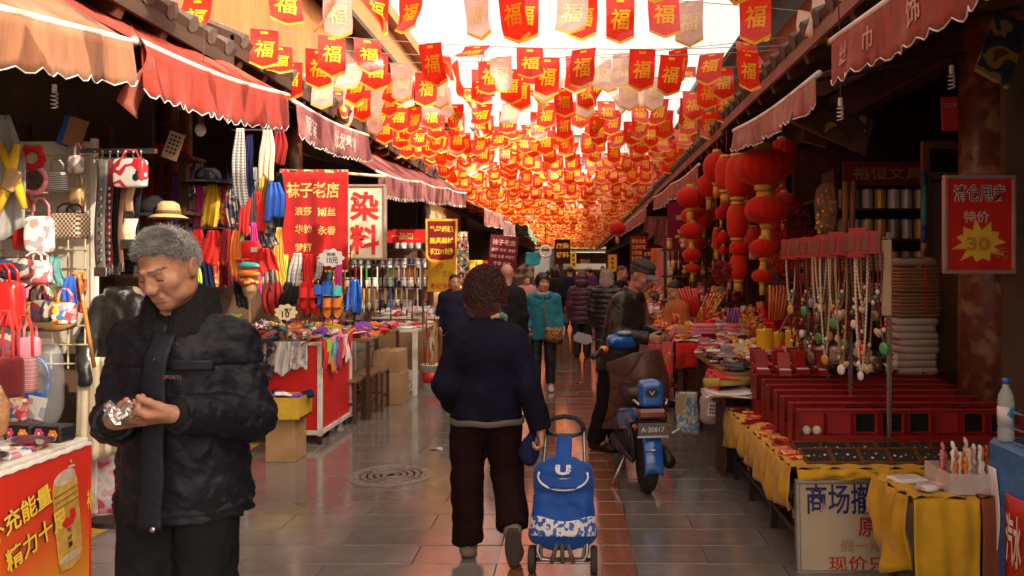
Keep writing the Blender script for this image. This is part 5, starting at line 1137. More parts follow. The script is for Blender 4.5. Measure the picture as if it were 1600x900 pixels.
hang('cream_sheet', 'cream dust sheet hanging below the leather jacket', 'sheet', (-2.86, 4.60, 1.02), .24, .62, CLO['cream'], 4, .02, .97)
tt = thing('camouflage_bag', 'pink and white blotched storage bag standing on the paving', 'bag', (-2.97, 4.86, 0)); b = MB(); pillow(b, (0, 0, .28), (.19, .14, .275), .4, 20, 14); rumple(b, .014, 12, 2); obj('body', b, printed('pink_blotches', ((.5, .06, .14), (.72, .38, .42), (.74, .62, .60), (.5, .62, .66), (.72, .36, .4), (.55, .08, .18)), 9.5, .5, 'noise'), tt, True)
b = MB(); b.tube([(-.12, -.1, .54), (-.05, -.12, .6), (.05, -.12, .6), (.12, -.1, .54)], .012, 6); obj('handle', b, CLO['pink'], tt, True); b = MB(); pillow(b, (0, 0, .02), (.2, .15, .022), .4, 14, 4); obj('clear_base', b, film('base_film', (.8, .75, .72), .5), tt, True)
# hanging bar with belts
tt = thing('hanging_bar', 'steel bar with hooks holding belts above the grey haired man', 'rail', at(185, 236, 4.3)); b = MB(); b.box((0, 0, 0), (.42, .03, .025)); obj('bar', b, STEEL, tt); b = MB(); b.tube([(-.13, -.02, -.045), (.15, -.02, -.045)], .006, 6); obj('rod', b, STEEL, tt)
for i in range(7): b = MB(); x = -.12 + i * .043; b.tube([(x, -.02, -.045), (x + .005, -.03, -.02), (x, -.02, .0), (x - .004, -.02, -.07)], .004, 5); obj('hook', b, STEEL, tt)
tt = thing('framed_rack', 'dark wooden post and shelf frame at the back of the belt stall', 'rack', (-3.4, 5.6, 0))
for (x, z0, z1) in ((-.6, 0, 2.6), (.55, 0, 2.7), (0, 0, 2.6)): b = MB(); b.box((x, 0, (z0 + z1) / 2), (.05, .05, z1 - z0)); obj('post', b, DARKWOOD, tt)
for z in (1.0, 1.5, 1.95, 2.35): b = MB(); b.box((0, 0, z), (1.3, .25, .025)); obj('shelf', b, DARKWOOD, tt)
def belt(label, px, y0, y1, D, w, m, studs=None, sm=STEEL, pole=False):
    a = at(px, y0, D); h = a.z - at(px, y1, D).z; tt = thing('belt', label, 'belt', a); b = MB(); b.sheet(lambda u, v: ((u - .5) * w + .006 * math.sin(v * 5 + px), .006 * math.sin(v * 7 + px), -h * v), 3, 14, .005); obj('strap', b, m, tt, True)
    b = MB(); b.box((0, -.006, -h + .025), (w * 1.25, .012, .05), ch=.003); obj('buckle', b, sm, tt)
    if studs:
        for k in range(studs): b = MB(); c = (0, -.008, -h * (.25 + .68 * k / studs)); b.lathe([(.006, -.002), (.011, 0), (.012, .004), (.007, .006)], 10, (0, 0, 0), T(*c) @ rotm('X', 90)); obj('eyelet', b, sm, tt)
belt('grey leather belt with steel eyelets, leftmost on the bar', 158, 250, 432, 4.22, .055, mat('grey_leather', (.10, .09, .085), rough=.5), 9)
belt('dark red belt with small studs beside the grey eyelet belt', 171, 250, 428, 4.24, .04, CLO['maroon'], 12); belt('black red edged belt behind the studded one', 180, 250, 430, 4.28, .05, CLO['black'])
belt('thin brown belt right of the red ones', 190, 290, 425, 4.2, .022, CLO['brown']); belt('cream canvas belt hanging below the red and white bag', 203, 290, 344, 4.22, .05, CLO['tan']); belt('pale cream wide belt end in the sun below the canvas belt', 203, 342, 388, 4.20, .075, CLO['cream']); belt('black belt, rightmost on the bar', 216, 295, 430, 4.22, .03, CLO['black'])
tt = thing('shopping_bag', 'shiny white and red shopping bag with a black motif hanging from the bar', 'bag', at(204, 249, 4.16)); b = MB(); pillow(b, (0, 0, -.075), (.085, .03, .078), .25, 16, 8); obj('body', b, printed('bag_print', ((.76, .74, .7), (.76, .74, .7), (.6, .03, .04), (.78, .74, .7)), 10, .25, 'noise'), tt, True); b = MB(); b.ell((.045, -.031, -.10), (.018, .004, .02), 8, 6); b.ell((.05, -.031, -.075), (.008, .004, .012), 8, 6); obj('motif', b, BLKI, tt); b = MB(); b.tube([(-.05, 0, 0), (-.03, 0, .05), (.03, 0, .05), (.05, 0, 0)], .004, 5); obj('handle', b, CLO['red'], tt)
# cards, bulbs
def card(label, px, py, D, w, h, m, rot, dots=0):
    tt = thing('hanging_card', label, 'card', at(px, py, D)); M = rotm('Y', rot); b = MB(); b.box((0, 0, 0), (w, .012, h), M); obj('board', b, m, tt)
    for k in range(dots): b = MB(); b.cyl((-w * .25 + (k % 3) * w * .25, -.008, h * .35 - (k // 3) * h * .15), (-w * .25 + (k % 3) * w * .25, -.012, h * .35 - (k // 3) * h * .15), .008, n=8, M=M); obj('eyelet', b, BLKI, tt)
    b = MB(); b.tube([M @ Vector((0, 0, h / 2)), (0, 0, h / 2 + .35)], .003, 4); obj('string', b, DARKMETAL, tt)
card('plain wooden card hanging under the peach awning', 118, 207, 4.6, .11, .17, WOOD, 18); card('blue edged card behind the plain wooden card', 104, 205, 4.7, .07, .18, PLA['blue'], 20); card('pale wooden card with rows of black dots under the red awning', 271, 228, 5.0, .10, .18, mat('pale_card', (.5, .35, .2), rough=.7), 20, 15)
def bulb(label, px, py, D, spiral=False, s=1.0):
    tt = thing('light_bulb', label, 'light bulb', at(px, py, D)); b = MB(); b.cyl((0, 0, .04 * s), (0, 0, .12 * s), .022 * s, n=12); obj('socket', b, PLA['white' if spiral else 'brown'], tt)
    b = MB()
    if spiral: b.tube([(.028 * s * math.cos(a), .028 * s * math.sin(a), .035 * s - a * .0062 * s) for a in [k * .5 for k in range(45)]], .0075 * s, 6)
    else: b.ell((0, 0, 0), (.036 * s, .036 * s, .045 * s), 14, 10)
    obj('glass', b, mat('bulb_glass', (.75, .7, .66), rough=.15, spec=.6), tt, True); b = MB(); b.tube([(0, 0, .12 * s), (.01, .02, .4 * s), (0, .05, .8)], .004, 5); obj('cord', b, DARKMETAL, tt)
bulb('round glass bulb hanging under the red awning', 313, 203, 5.2); bulb('spiral lamp hanging under the peach awning', 85, 152, 4.4, True, .6); bulb('spiral lamp hanging beside the right hand awnings', 1313, 172, 4.6, True, .6); bulb('spiral lamp hanging by the oxblood column', 1487, 122, 4.4, True, .6)
# hats
def hat(label, px, py, D, m, r=.09, brim=.06, h=.10, band=None, cap=False, cat='hat'):
    tt = thing('hat' if not cap else 'cap', label, cat, at(px, py, D)); b = MB()
    b.lathe([(r * 1.02, 0), (r, h * .4), (r * .9, h * .8), (r * .55, h * 1.02), (.005, h)], 20); obj('crown', b, m, tt, True); b = MB()
    if cap: b.sheet(lambda u, v: ((u - .5) * r * 1.7, -r * .7 - v * brim * math.sin(math.pi * (.1 + .8 * u)), -.006 - .02 * v), 10, 4, .005)
    else: b.lathe([(r * .98, .006), (r + brim * .5, -.004), (r + brim, -.018), (r + brim, -.022), (r * .96, 0)], 24)
    obj('brim', b, m, tt, True)
    if band: b = MB(); b.lathe([(r * 1.04, .006), (r * 1.035, .028), (r * 1.0, .03)], 20); obj('band', b, band, tt, True)
    return tt
hat('tan straw trilby above the grey haired man', 263, 336, 5.2, mat('straw', (.5, .34, .15), rough=.7, var=.25, scale=40, bump=.4, bscale=120), .075, .05, .09, CLO['brown']); hat('black felt hat left of the straw trilby', 236, 334, 5.25, CLO['black'], .085, .03, .12); hat('dark wide hat on the shelf above the scarves', 325, 283, 5.6, CLO['black'], .09, .09, .09)
hat('bright red snapback cap on the stand', 389, 402, 5.7, CLO['red'], .092, .08, .12, None, True, 'cap'); hat('camouflage cap low behind the grey haired man', 200, 470, 5.0, cloth('camo', (.16, .13, .07), var=.5, scale=14), .085, .06, .09, None, True, 'cap')
t_ = thing('cap_label', 'small white label stuck on the red snapback cap', 'label', at(397, 390, 5.58)); b = MB(); b.box((0, 0, 0), (.045, .004, .035)); obj('paper', b, PLA['white'], t_)
tt = thing('hat_stand', 'tan head form stand under the red snapback cap', 'stand', at(390, 455, 5.72)); b = MB(); b.lathe([(.09, -.9), (.09, -.88), (.01, -.86), (.01, -.06), (.04, -.03), (.068, .06), (.07, .18), (.03, .24)], 16); obj('head_form', b, PLA['tan'], tt, True)
for (py, col, lab) in ((415, 'turquoise', 'turquoise and gold face mask, uppermost on the head stand'), (428, 'orange', 'orange patterned face mask in the middle of the head stand'), (441, 'warm', 'red and gold face mask, lowest on the head stand')):
    tt = thing('face_mask', lab, 'mask', at(391, py, 5.62)); b = MB(); b.tube([(.085 * math.sin(a), -.075 * math.cos(a) + .03, .006 * math.cos(a * 2)) for a in [-1.4 + k * .233 for k in range(13)]], [.007 + .017 * abs(math.sin(k * .26 + .2)) for k in range(13)], 9); obj('band', b, MATS[col]['c'], tt, True)
# hanging scarves: (px, top, bottom, D, width px, material, words)
SC_ = [(293, 285, 350, 5.8, 22, 'dark', 'dark patterned scarf, leftmost of the upper row'), (312, 290, 352, 5.75, 16, 'magenta', 'pinkish red scarf between the dark and yellow ones'), (331, 288, 356, 5.7, 22, 'yellow', 'mustard yellow scarf in the upper row'), (350, 285, 352, 5.75, 14, 'warm', 'red and gold patterned scarf right of the yellow one'), (363, 286, 357, 5.7, 16, 'dark', 'dark blue flowered scarf in the upper row'), (378, 283, 350, 5.7, 18, 'navy', 'navy plaid scarf at the right of the upper row'),
       (308, 358, 402, 5.6, 20, 'red', 'red and white scarf, leftmost of the lower row'), (332, 360, 415, 5.55, 26, 'red', 'bright red scarf in the middle of the lower row'), (354, 358, 410, 5.55, 18, 'darkred', 'dark red scarf right of the bright red one'), (370, 360, 430, 5.6, 16, 'orange', 'orange red scarf at the right of the lower row'),
       (375, 200, 316, 5.3, 18, 'zebra', 'long black and white striped scarf under the red awning'), (390, 210, 300, 5.35, 14, 'navy', 'dark navy scarf beside the striped one'), (417, 203, 282, 5.3, 20, 'cream', 'cream and ochre silk scarf hanging in the sun'), (428, 285, 342, 5.4, 26, 'blue', 'blue and white printed scarf left of the red banner'), (404, 300, 360, 5.45, 12, 'red', 'red scarf hanging below the navy one'), (385, 292, 365, 5.4, 14, 'red', 'narrow scarlet scarf left of the navy plaid one'), (418, 340, 385, 5.5, 22, 'dark', 'dark star printed scarf below the blue one'), (436, 205, 260, 5.6, 22, 'darkred', 'dull red cloth hanging from the awning end'), (414, 388, 425, 5.6, 34, 'red', 'pair of red mittens hung beside the red cap'), (300, 405, 440, 5.5, 18, 'lime', 'bright green scarf behind the grey haired man'), (232, 440, 470, 5.4, 18, 'purple', 'purple shiny cloth behind the grey haired man'), (300, 455, 520, 5.4, 16, 'navy', 'navy cloth behind the grey haired man'), (372, 440, 480, 5.7, 16, 'black', 'black leggings hanging below the orange red scarf')]
for i, (px, y0, y1, D, w, col, lab) in enumerate(SC_):
    a = at(px, y0, D); hang('scarf', lab, 'scarf', a, w * D / F, (y1 - y0) * D / F, MATS[col]['c'], 3, .02, .55, .04, group=None, seed=i + 1)
for (x0, x1, py, D) in ((283, 400, 282, 5.8), (296, 385, 356, 5.6), (362, 440, 203, 5.32)):
    a = at(x0, py, D); tt = thing('scarf_rail', f'thin steel rail at height {a.z:.1f} m holding the row of scarves', 'rail', a); tt['label'] = {282: 'thin steel rail above the upper row of scarves', 356: 'thin steel rail above the lower row of red scarves', 203: 'thin steel rail under the red awning holding long scarves'}[py]; b = MB(); b.tube([(0, 0, 0), ((x1 - x0) * D / F, 0, 0)], .006, 6); obj('rod', b, STEEL, tt)
# backdrop goods on the dark shelves
scatter(('pouch', 'box', 'folded'), ('dark', 'darkred', 'brown', 'black', 'purple'), -4.6, -2.9, 5.5, 5.65, lambda x, d: (1.515, 1.965, 2.365, 1.015)[int(abs(x * 97)) % 4], 36, 'on the dark shelves behind the belts', 31, (1.0, 1.6), 3)
# ---- red banner, dye sign
GOLDT = mat('gold_thread', (.85, .52, .16), rough=.5, var=.15); BRED = cloth('banner_red_velvet', (.42, .010, .010), sheen=.3)
c = P(491, 345, 6.35); w = 106 * 6.35 / F; h = 160 * 6.35 / F; k = 6.35 / F
sign('shop_banner', 'big red banner with golden sock shop lettering and gold braid', 'banner', c, w, h, BRED, [('袜子老店', -2 * k, 48 * k, 25 * k, 82 * k, GOLDT, .02), ('浪莎', -17 * k, 15 * k, 14 * k, 27 * k, GOLDT, .02), ('雨丝', 20 * k, 14 * k, 14 * k, 27 * k, GOLDT, .02), ('华钟', -17 * k, -13 * k, 14 * k, 27 * k, GOLDT, .02), ('永春', 20 * k, -15 * k, 14 * k, 27 * k, GOLDT, .02), ('梦娜', -17 * k, -42 * k, 14 * k, 27 * k, GOLDT, .02)], wave=.012, border=GOLDT, bt=.018)
tt = thing('banner_pole', 'pale wooden pole carrying the red banner', 'pole', P(438, 266, 6.36)); b = MB(); b.tube([(0, 0, 0), (.45, 0, -.02), (.85, .1, -.04)], .013, 8); obj('pole', b, mat('pale_bamboo', (.55, .42, .28), rough=.5), tt, True)
c = P(571, 347.5, 6.9); k = 6.9 / F; IVORY = mat('ivory_board', (.74, .64, .48), rough=.5, var=.1, scale=4, stain=((.5, .36, .22), 4)); BRD = mat('sign_red', (.62, .03, .025), rough=.5)
sign('dye_sign', 'ivory board with two big red characters beside the red banner', 'sign', c, 60 * k, 112 * k, IVORY, [('染', 0, 25 * k, 45 * k, 46 * k, BRD, .03), ('料', 0, -27 * k, 46 * k, 46 * k, BRD, .03)], th=.05, frame=mat('tin_frame', (.35, .28, .2), rough=.5, metal=.3))
def cloud_tag(label, px, py, D, s, txts, m):
    tt = thing('price_tag', label, 'price tag', P(px, py, D)); b = MB(); b.prism([((s * (1 + .10 * math.cos(9 * a))) * math.cos(a), s * .72 * (1 + .10 * math.cos(9 * a)) * math.sin(a)) for a in [i * .1309 for i in range(48)]], 0, .006, frame_m((0, 0, 0), (1, 0, 0), (0, 0, 1))); obj('card', b, m, tt)
    for (tx, x, y, hh, ww) in txts: l = MB(); put_text(l, tx, frame_m((x, 0, y), (1, 0, 0), (0, 0, 1)), hh, ww, .02, .009); obj('lettering', l, BLKI, tt)
    b = MB(); b.tube([(0, .01, 0), (0, .02, -.3)], .004, 5); obj('stick', b, STEEL, tt)
cloud_tag('white cloud shaped price card reading 10 under the red banner', 518, 403, 6.2, .098, (('秋袜', .0, .03, .03, .07), ('10元', .01, -.02, .05, .09)), PLA['white'])
cloud_tag('cream and yellow price card reading 10 on the sock table', 447, 488, 6.0, .085, (('帽子', .02, .02, .025, .06), ('10', 0, -.015, .05, .06)), mat('tag_cream', (.75, .65, .35), rough=.5))
LOW = [(446, 398, 440, 'lime', 11, 'long lime green and blue scarf hung under the red banner'), (464, 395, 445, 'zebra', 17, 'black and white zigzag scarf hung under the red banner'), (484, 397, 440, 'red', 14, 'red and orange silk scarf hung under the red banner'), (498, 400, 436, 'zebra', 9, 'small striped tie scarf right of the silk scarf'), (530, 405, 450, 'magenta', 10, 'magenta cloth at the right end under the red banner'), (455, 442, 480, 'black', 24, 'black leggings hanging under the zigzag scarf'), (481, 440, 490, 'red', 26, 'scarlet slippers sheet hanging under the silk scarf'), (512, 440, 485, 'blue', 22, 'blue knitted socks hanging on the grid'), (428, 440, 490, 'darkred', 30, 'dark red rows of insoles hanging left of the scarves'), (527, 452, 480, 'orange', 12, 'orange red socks at the right of the grid')]
for i, (px, y0, y1, col, w, lab) in enumerate(LOW): hang('hanging_scarf', lab, 'scarf', P(px, y0, 6.3), w * 6.3 / F, (y1 - y0) * 6.3 / F, MATS[col]['c'], 3, .016, .6, .05, seed=i + 40)
tt = thing('sock_rack', 'steel grid rack carrying the scarves and socks under the red banner', 'rack', P(490, 392, 6.4))
for i in range(9): b = MB(); b.tube([(-.3 + i * .075, .02, .05), (-.3 + i * .075, .02, -.62)], .005, 5); obj('wire', b, STEEL, tt)
for i in range(6): b = MB(); b.tube([(-.32, .012, -.02 - i * .11), (.32, .012, -.02 - i * .11)], .005, 5); obj('wire', b, STEEL, tt)
for i, (px, py, col) in enumerate(((505, 460, 'blue'), (520, 462, 'turquoise'), (483, 465, 'red'), (520, 480, 'orange'))): o = ware('slipper', col, P(px, py, 6.22), (R(90), 0, 0), 'hanging below the red banner', .9)
# ---- sock table and its neighbours
leg_table('red sided sock cabinet with a white frame on casters', -3.1, -2.235, 6.78, 7.72, .90, WHITEPAINT, WHITEPAINT, 'sock_cabinet', panels=PLA['red'], wheels=True, cat='cabinet', lr=.02)
W2 = 'heaped on the red sided sock cabinet'
scatter(('sock', 'gloves', 'folded', 'packet', 'toy'), ('red', 'purple', 'white', 'pink', 'teal', 'orange', 'mixed', 'grey', 'navy', 'yellow', 'floral', 'zebra'), -3.08, -2.27, 6.8, 7.7, lambda x, d: .905 + .05 * max(0, (-2.4 - x)), 74, W2, 5, (.8, 1.15), 16, 2, 180)
for i, (dx, col, h) in enumerate(((0, 'red', .24), (.08, 'lime', .20), (.16, 'orange', .30), (.24, 'turquoise', .22), (.33, 'purple', .26), (.42, 'red', .28), (.52, 'pink', .2), (.62, 'white', .24), (.72, 'red', .22))): hang('draped_sock', {0: 'red', 1: 'lime', 2: 'orange', 3: 'turquoise', 4: 'purple', 5: 'scarlet', 6: 'pink', 7: 'white', 8: 'crimson'}[i] + f' cloth draped over the street edge of the sock cabinet', 'cloth', (-2.222, 6.85 + dx, .915), .12, h, CLO[col], 2, .02, .9, .1, rz=R(90), seed=i + 60)
for i, (x, col, h) in enumerate(((-3.0, 'zebra', .3), (-2.86, 'white', .2), (-2.72, 'dark', .34), (-2.55, 'white', .28), (-2.42, 'pale', .25))): hang('draped_cloth', ('striped gloves', 'white cloth', 'dark plaid scarf', 'white socks card', 'pale printed cloth')[i] + ' hanging over the near side of the sock cabinet', 'cloth', (x, 6.765, .91), .13, h, MATS[col]['c'], 2, .012, .9, .05, seed=i + 80)
leg_table('low wooden side counter with a chipped white edge', -3.25, -2.66, 5.15, 6.25, .74, mat('worn_ply', (.3, .2, .12), rough=.6, var=.3), WHITEPAINT, 'side_counter', panels=mat('brown_hardboard', (.16, .085, .04), rough=.6, var=.2), wheels=True, cat='counter', lr=.016)
scatter(('packet', 'folded', 'gloves', 'toy', 'flat', 'sock'), ('white', 'cream', 'mixed', 'turquoise', 'grey', 'black', 'tan', 'pale', 'pink', 'red', 'purple'), -3.2, -2.7, 5.2, 6.2, .745, 40, 'on the low side counter', 8, (.8, 1.15), 14, 2, 180)
scatter(('toy', 'gloves', 'sock'), ('purple', 'red', 'lime', 'turquoise', 'magenta'), -3.3, -2.95, 6.25, 6.7, 1.08, 14, 'piled behind the low side counter', 9, (1, 1.5), 30, 2, 180)
tt = carton('brown cardboard box standing on end beside the sock cabinet', (-2.36, 6.28, 0), (.24, .26, .36)); 
tt = thing('yellow_crate', 'yellow box of purple socks on top of the cardboard box', 'box', (-2.34, 6.2, .361)); b = MB(); 
for (cx, cy, a, d) in ((0, -.14, .34, .012), (0, .14, .34, .012), (-.164, 0, .012, .268), (.164, 0, .012, .268)): b.box((cx, cy, .085), (a, d, .17))
b.box((0, 0, .006), (.34, .29, .012)); obj('shell', b, mat('mustard_card', (.55, .34, .03), rough=.6, var=.2), tt)
for i in range(6): ware('sock', ('purple', 'navy', 'purple', 'white', 'purple', 'navy')[i], (-2.45 + i * .045, 6.2 + .03 * (i % 3), .50 + .012 * (i % 2)), (R(20), R(10 * (i % 3)), R(60 * i)), 'in the yellow box', 1.0)
for i, (y, xx) in enumerate(((7.62, -2.30), (8.02, -2.26), (8.35, -2.22))):
    tt = thing('stool', ('nearest low dark stool beside the sock cabinet', 'middle low dark stool of the row', 'farthest low dark stool by the tall cartons')[i], 'stool', (xx - .02, y + .16, 0), 0, 'low dark stools'); b = MB(); b.box((0, 0, .43), (.30, .30, .03), ch=.004); obj('seat', b, mat('worn_stool_top', (.2, .12, .07), rough=.5, var=.3), tt)
    for sx_ in (-1, 1):
        for sy_ in (-1, 1): b = MB(); b.box((sx_ * .135, sy_ * .135, .207), (.028, .028, .414)); obj('leg', b, DARKWOOD, tt)
    b = MB(); b.box((0, -.135, .2), (.24, .02, .025)); b.box((.135, 0, .16), (.02, .24, .025)); obj('stretcher', b, DARKWOOD, tt)
carton('lower of two brown cartons behind the stools', (-2.14, 8.95, 0), (.33, .40, .36)); carton('upper of two brown cartons behind the stools', (-2.15, 8.95, .363), (.32, .38, .25), opened=False)
carton('carton lying on its side behind the low stools', (-2.75, 8.3, .42), (.5, .4, .3))
leg_table('long wooden bench heaped with socks behind the stools', -3.0, -2.1, 7.85, 9.2, .84, WOOD, DARKWOOD, 'bench_table', cat='table')
scatter(('sock', 'gloves', 'flat', 'packet', 'folded'), ('orange', 'red', 'pink', 'magenta', 'grey', 'navy', 'brown', 'mixed', 'warm', 'black', 'purple'), -2.98, -2.12, 7.87, 9.15, .845, 70, 'on the long wooden bench', 12, (.85, 1.2), 14, 2, 180)
leg_table('white table with boxed end on the paving by the brush shop', -2.75, -1.93, 9.4, 10.6, .80, WHITEPAINT, WHITEPAINT, 'white_table', cat='table', lr=.03)
scatter(('flat', 'packet', 'bunch'), ('white', 'pale', 'grey', 'turquoise', 'black', 'red'), -2.72, -1.96, 9.45, 10.55, .805, 30, 'on the white table', 14, (.9, 1.3), 6, 1, 90)
carton('printed white and red carton under the white table', (-2.25, 9.9, 0), (.4, .4, .22), m=PRI['pale']); carton('brown carton behind the white table', (-2.2, 11.3, 0), (.5, .5, .55))
tt = thing('paint_bucket', 'white bucket with a red label full of bamboo brushes and sticks', 'bucket', (-1.86, 9.95, 0)); b = MB(); b.lathe([(.10, 0), (.125, .30), (.132, .30), (.132, .315), (.118, .315), (.097, .01)], 20); obj('pail', b, PLA['white'], tt, True); b = MB(); b.lathe([(.109, .08), (.121, .22), (.1215, .22), (.1095, .08)], 20); obj('label_band', b, PLA['red'], tt, True)
q = random.Random(9)
for i in range(14):
    a = q.uniform(0, 6.28); r = q.uniform(.02, .09); L_ = q.uniform(.45, 1.0); dx, dy = q.uniform(-.2, .2), q.uniform(-.2, .2); tt = thing('long_brush', ('bamboo', 'red lacquered', 'yellow', 'orange')[i % 4] + ' stick standing in the white bucket', 'brush', (-1.86 + r * math.cos(a), 9.95 + r * math.sin(a), .02), 0, 'sticks standing in the white bucket'); b = MB(); b.tube([(0, 0, 0), (dx * L_, dy * L_, L_)], .008, 6); obj('handle', b, (mat('bamboo', (.5, .34, .14)), GLO['red'], GLO['yellow'], GLO['orange'])[i % 4], tt); b = MB(); b.tube([(dx * L_, dy * L_, L_), (dx * (L_ + .08), dy * (L_ + .08), L_ + .08)], [.012, .003], 6); obj('bristle', b, CLO['brown'], tt)
# ---- brush shop: hanging brushes, jars, red name board, banners
tt = thing('brush_rack', 'steel rack with long brushes and tassels hanging in rows', 'rack', (-2.75, 9.6, 0))
for x in (-.95, 0, .85): b = MB(); b.tube([(x, 0, .8), (x, 0, 1.62)], .012, 6); obj('post', b, STEEL, tt)
for z in (1.6, 1.3): b = MB(); b.tube([(-.95, -.02, z), (.85, -.02, z)], .008, 6); obj('rail', b, STEEL, tt)
q = random.Random(3); bc = ('brown', 'red', 'tan', 'blue', 'green', 'cream', 'black', 'orange', 'gold')
for i in range(54):
    col = q.choice(bc); x = -3.7 + i * .0335; z = 1.58 if i % 2 else 1.30; L_ = q.uniform(.17, .32); tt = thing('ink_brush', f'{col} tasselled brush hanging on the steel rack', 'brush', (x, 9.57, z), 0, 'brushes hanging on the steel rack'); b = MB(); b.tube([(0, 0, 0), (0, 0, -L_)], .009, 5); obj('handle', b, GLO[col], tt); b = MB(); b.tube([(0, 0, -L_), (0, 0, -L_ - .03), (0, 0, -L_ - .10)], [.012, .017, .003], 6); obj('bristle', b, CLO[q.choice(('cream', 'brown', 'black'))], tt)
hang('blue_plastic', 'bright blue plastic pennant hanging among the brushes', 'cloth', (-2.72, 9.5, 1.42), .16, .42, GLO['blue'], 2, .03, .5); hang('green_plastic', 'green plastic sheet hanging behind the brushes', 'cloth', (-3.0, 9.7, 1.75), .2, .5, GLO['green'], 2, .03, .8); hang('yellow_bundle', 'golden yellow bundle hanging among the brushes', 'bundle', (-2.95, 9.5, 1.45), .12, .38, CLO['gold'], 3, .03, .5)
tt = thing('ink_shelf', 'dark shelf unit of grey ink jars under the red name board', 'shelf', (-3.15, 12.2, 0))
for z in (.9, 1.25, 1.55, 1.85): b = MB(); b.box((0, 0, z), (1.7, .3, .03)); obj('shelf', b, DARKWOOD, tt)
for x in (-.86, .86): b = MB(); b.box((x, 0, 1.1), (.04, .32, 2.2)); obj('side_panel', b, DARKWOOD, tt)
for z in (.915, 1.265, 1.565, 1.865):
    for i in range(15): ware('jar', ('grey', 'silver', 'navy', 'grey', 'white')[(i + int(z * 10)) % 5], (-3.93 + i * .112, 12.1, z), (0, 0, 0), 'on the dark ink shelf', 1.55)
c = P(634, 369, 11.8); k = 11.8 / F; sign('name_board', 'red shop board with three gold characters over the ink shelf', 'sign', c, 66 * k, 21 * k, PLA['red'], [('一品阁', 4 * k, 0, 11 * k, 52 * k, GOLDT, .02)], th=.03)
c = P(690, 376, 11.2); k = 11.2 / F; hw, hh = 25 * k, 34 * k; MRN = cloth('banner_maroon', (.20, .01, .012)); YB = mat('banner_yellow', (.72, .42, .03), rough=.6)
oc = [(-hw, hh), (hw, hh), (hw * .97, -hh * .72), (hw * .8, -hh * .93), (0, -hh), (-hw * .8, -hh * .93), (-hw * .97, -hh * .72)]
def inner(t, M, z): b = MB(); b.prism([(x * .87, y * .90) for x, y in oc], z - .001, z + .0018, M); obj('inner_field', b, MRN, t)
sign('ink_banner', 'maroon shield shaped banner with yellow edge and three lines of lettering', 'banner', c, 2 * hw, 2 * hh, YB, [('笔墨纸砚', 0, 18 * k, 10 * k, 36 * k, YEL, .04), ('画具画材', 0, 0, 10 * k, 36 * k, YEL, .04), ('手工DIY制作', 0, -17 * k, 10 * k, 36 * k, YEL, .04)], th=.012, corner=oc, extra=inner)
c = P(690, 428, 11.5); k = 11.5 / F; sign('yellow_poster', 'yellow poster with faint orange lettering below the maroon shield banner', 'poster', c, 44 * k, 56 * k, mat('poster_yellow', (.72, .44, .02), rough=.5), [('朝阳', -8 * k, 14 * k, 10 * k, 20 * k, mat('poster_orange', (.55, .18, .02)), .02), ('格光', 10 * k, 0, 10 * k, 18 * k, mat('poster_orange', (.55, .18, .02)), .02), ('老纪书铺', 0, -19 * k, 9 * k, 36 * k, REDI, .02)], th=.008)
c = P(786, 396, 16.0); k = 16.0 / F; sign('sock_banner', 'dark maroon banner with pale sock shop lettering tilted by the dark column', 'banner', c, 44 * k, 56 * k, cloth('banner_wine', (.13, .012, .02)), [('袜子老店', 0, 17 * k, 9 * k, 36 * k, mat('letter_pink', (.6, .35, .35)), .02), ('浪莎 华钟 梦娜', 0, 5 * k, 5.5 * k, 38 * k, mat('letter_pink', (.6, .35, .35)), .02), ('雨丝 永春 金利来', 0, -5 * k, 5.5 * k, 38 * k, mat('letter_pink', (.6, .35, .35)), .02), ('专营 内衣', 0, -16 * k, 6 * k, 28 * k, mat('letter_pink', (.6, .35, .35)), .02)], th=.01, ux=(1, 0, -.10), uy=(.10, 0, 1))
hang('packet_strip', 'strip of bright pink and green packets hanging by the brush shop door', 'strip', P(722, 362, 11.0), .14, .75, PRI['floral'], 2, .02, .9)
tt = thing('brush_table', 'long low counter stacked with paper rolls by the brush shop', 'counter', (-2.4, 11.7, 0)); b = MB(); b.box((0, 0, .42), (.9, 1.6, .84)); obj('body', b, CARD, tt); b = MB(); b.box((0, 0, .855), (.95, 1.65, .03)); obj('top', b, WHITEPAINT, tt)
scatter(('bunch', 'flat', 'packet', 'roll'), ('cream', 'white', 'pale', 'tan', 'red', 'silver'), -2.85, -1.96, 10.95, 12.45, .872, 36, 'on the brush shop counter', 15, (1.2, 1.9), 6, 2, 180)
# ---- far left: lit yellow stall, ring lamp, teal cloth, dye banner
tt = thing('yellow_stall', 'far left stall with yellow and red fringe goods and a lit ochre wall', 'stall', (-2.6, 20, 0)); b = MB(); b.box((0, 0, .45), (1.1, 4.5, .9)); obj('counter', b, PRI['warm'], tt); b = MB(); b.box((-.75, 0, 1.6), (.06, 4.6, 3.0)); obj('back_wall', b, mat('ochre_plaster', (.55, .38, .16), rough=.8), tt)
for i in range(7): hang('yellow_fringe', f'{("yellow", "red", "golden", "orange", "cream", "pink", "crimson")[i]} fringed cloth hung in the far left stall', 'cloth', (-2.35 + .06 * (i % 2), 17.9 + i * .7, 1.75), .38, .55, MATS[('yellow', 'red', 'gold', 'orange', 'cream', 'pink', 'darkred')[i]]['c'], 3, .03, .9, .1, seed=i + 130)
scatter(('box', 'packet', 'toy'), ('yellow', 'red', 'white', 'orange', 'mixed'), -3.0, -2.1, 17.9, 22.2, .905, 34, 'on the far left stall counter', 16, (1.4, 2.2), 8, 2)
hang('teal_cloth', 'plain teal cloth hanging far down the left side', 'cloth', P(833, 394, 18.0), .30, .30, CLO['teal'], 1, .01, 1.0)
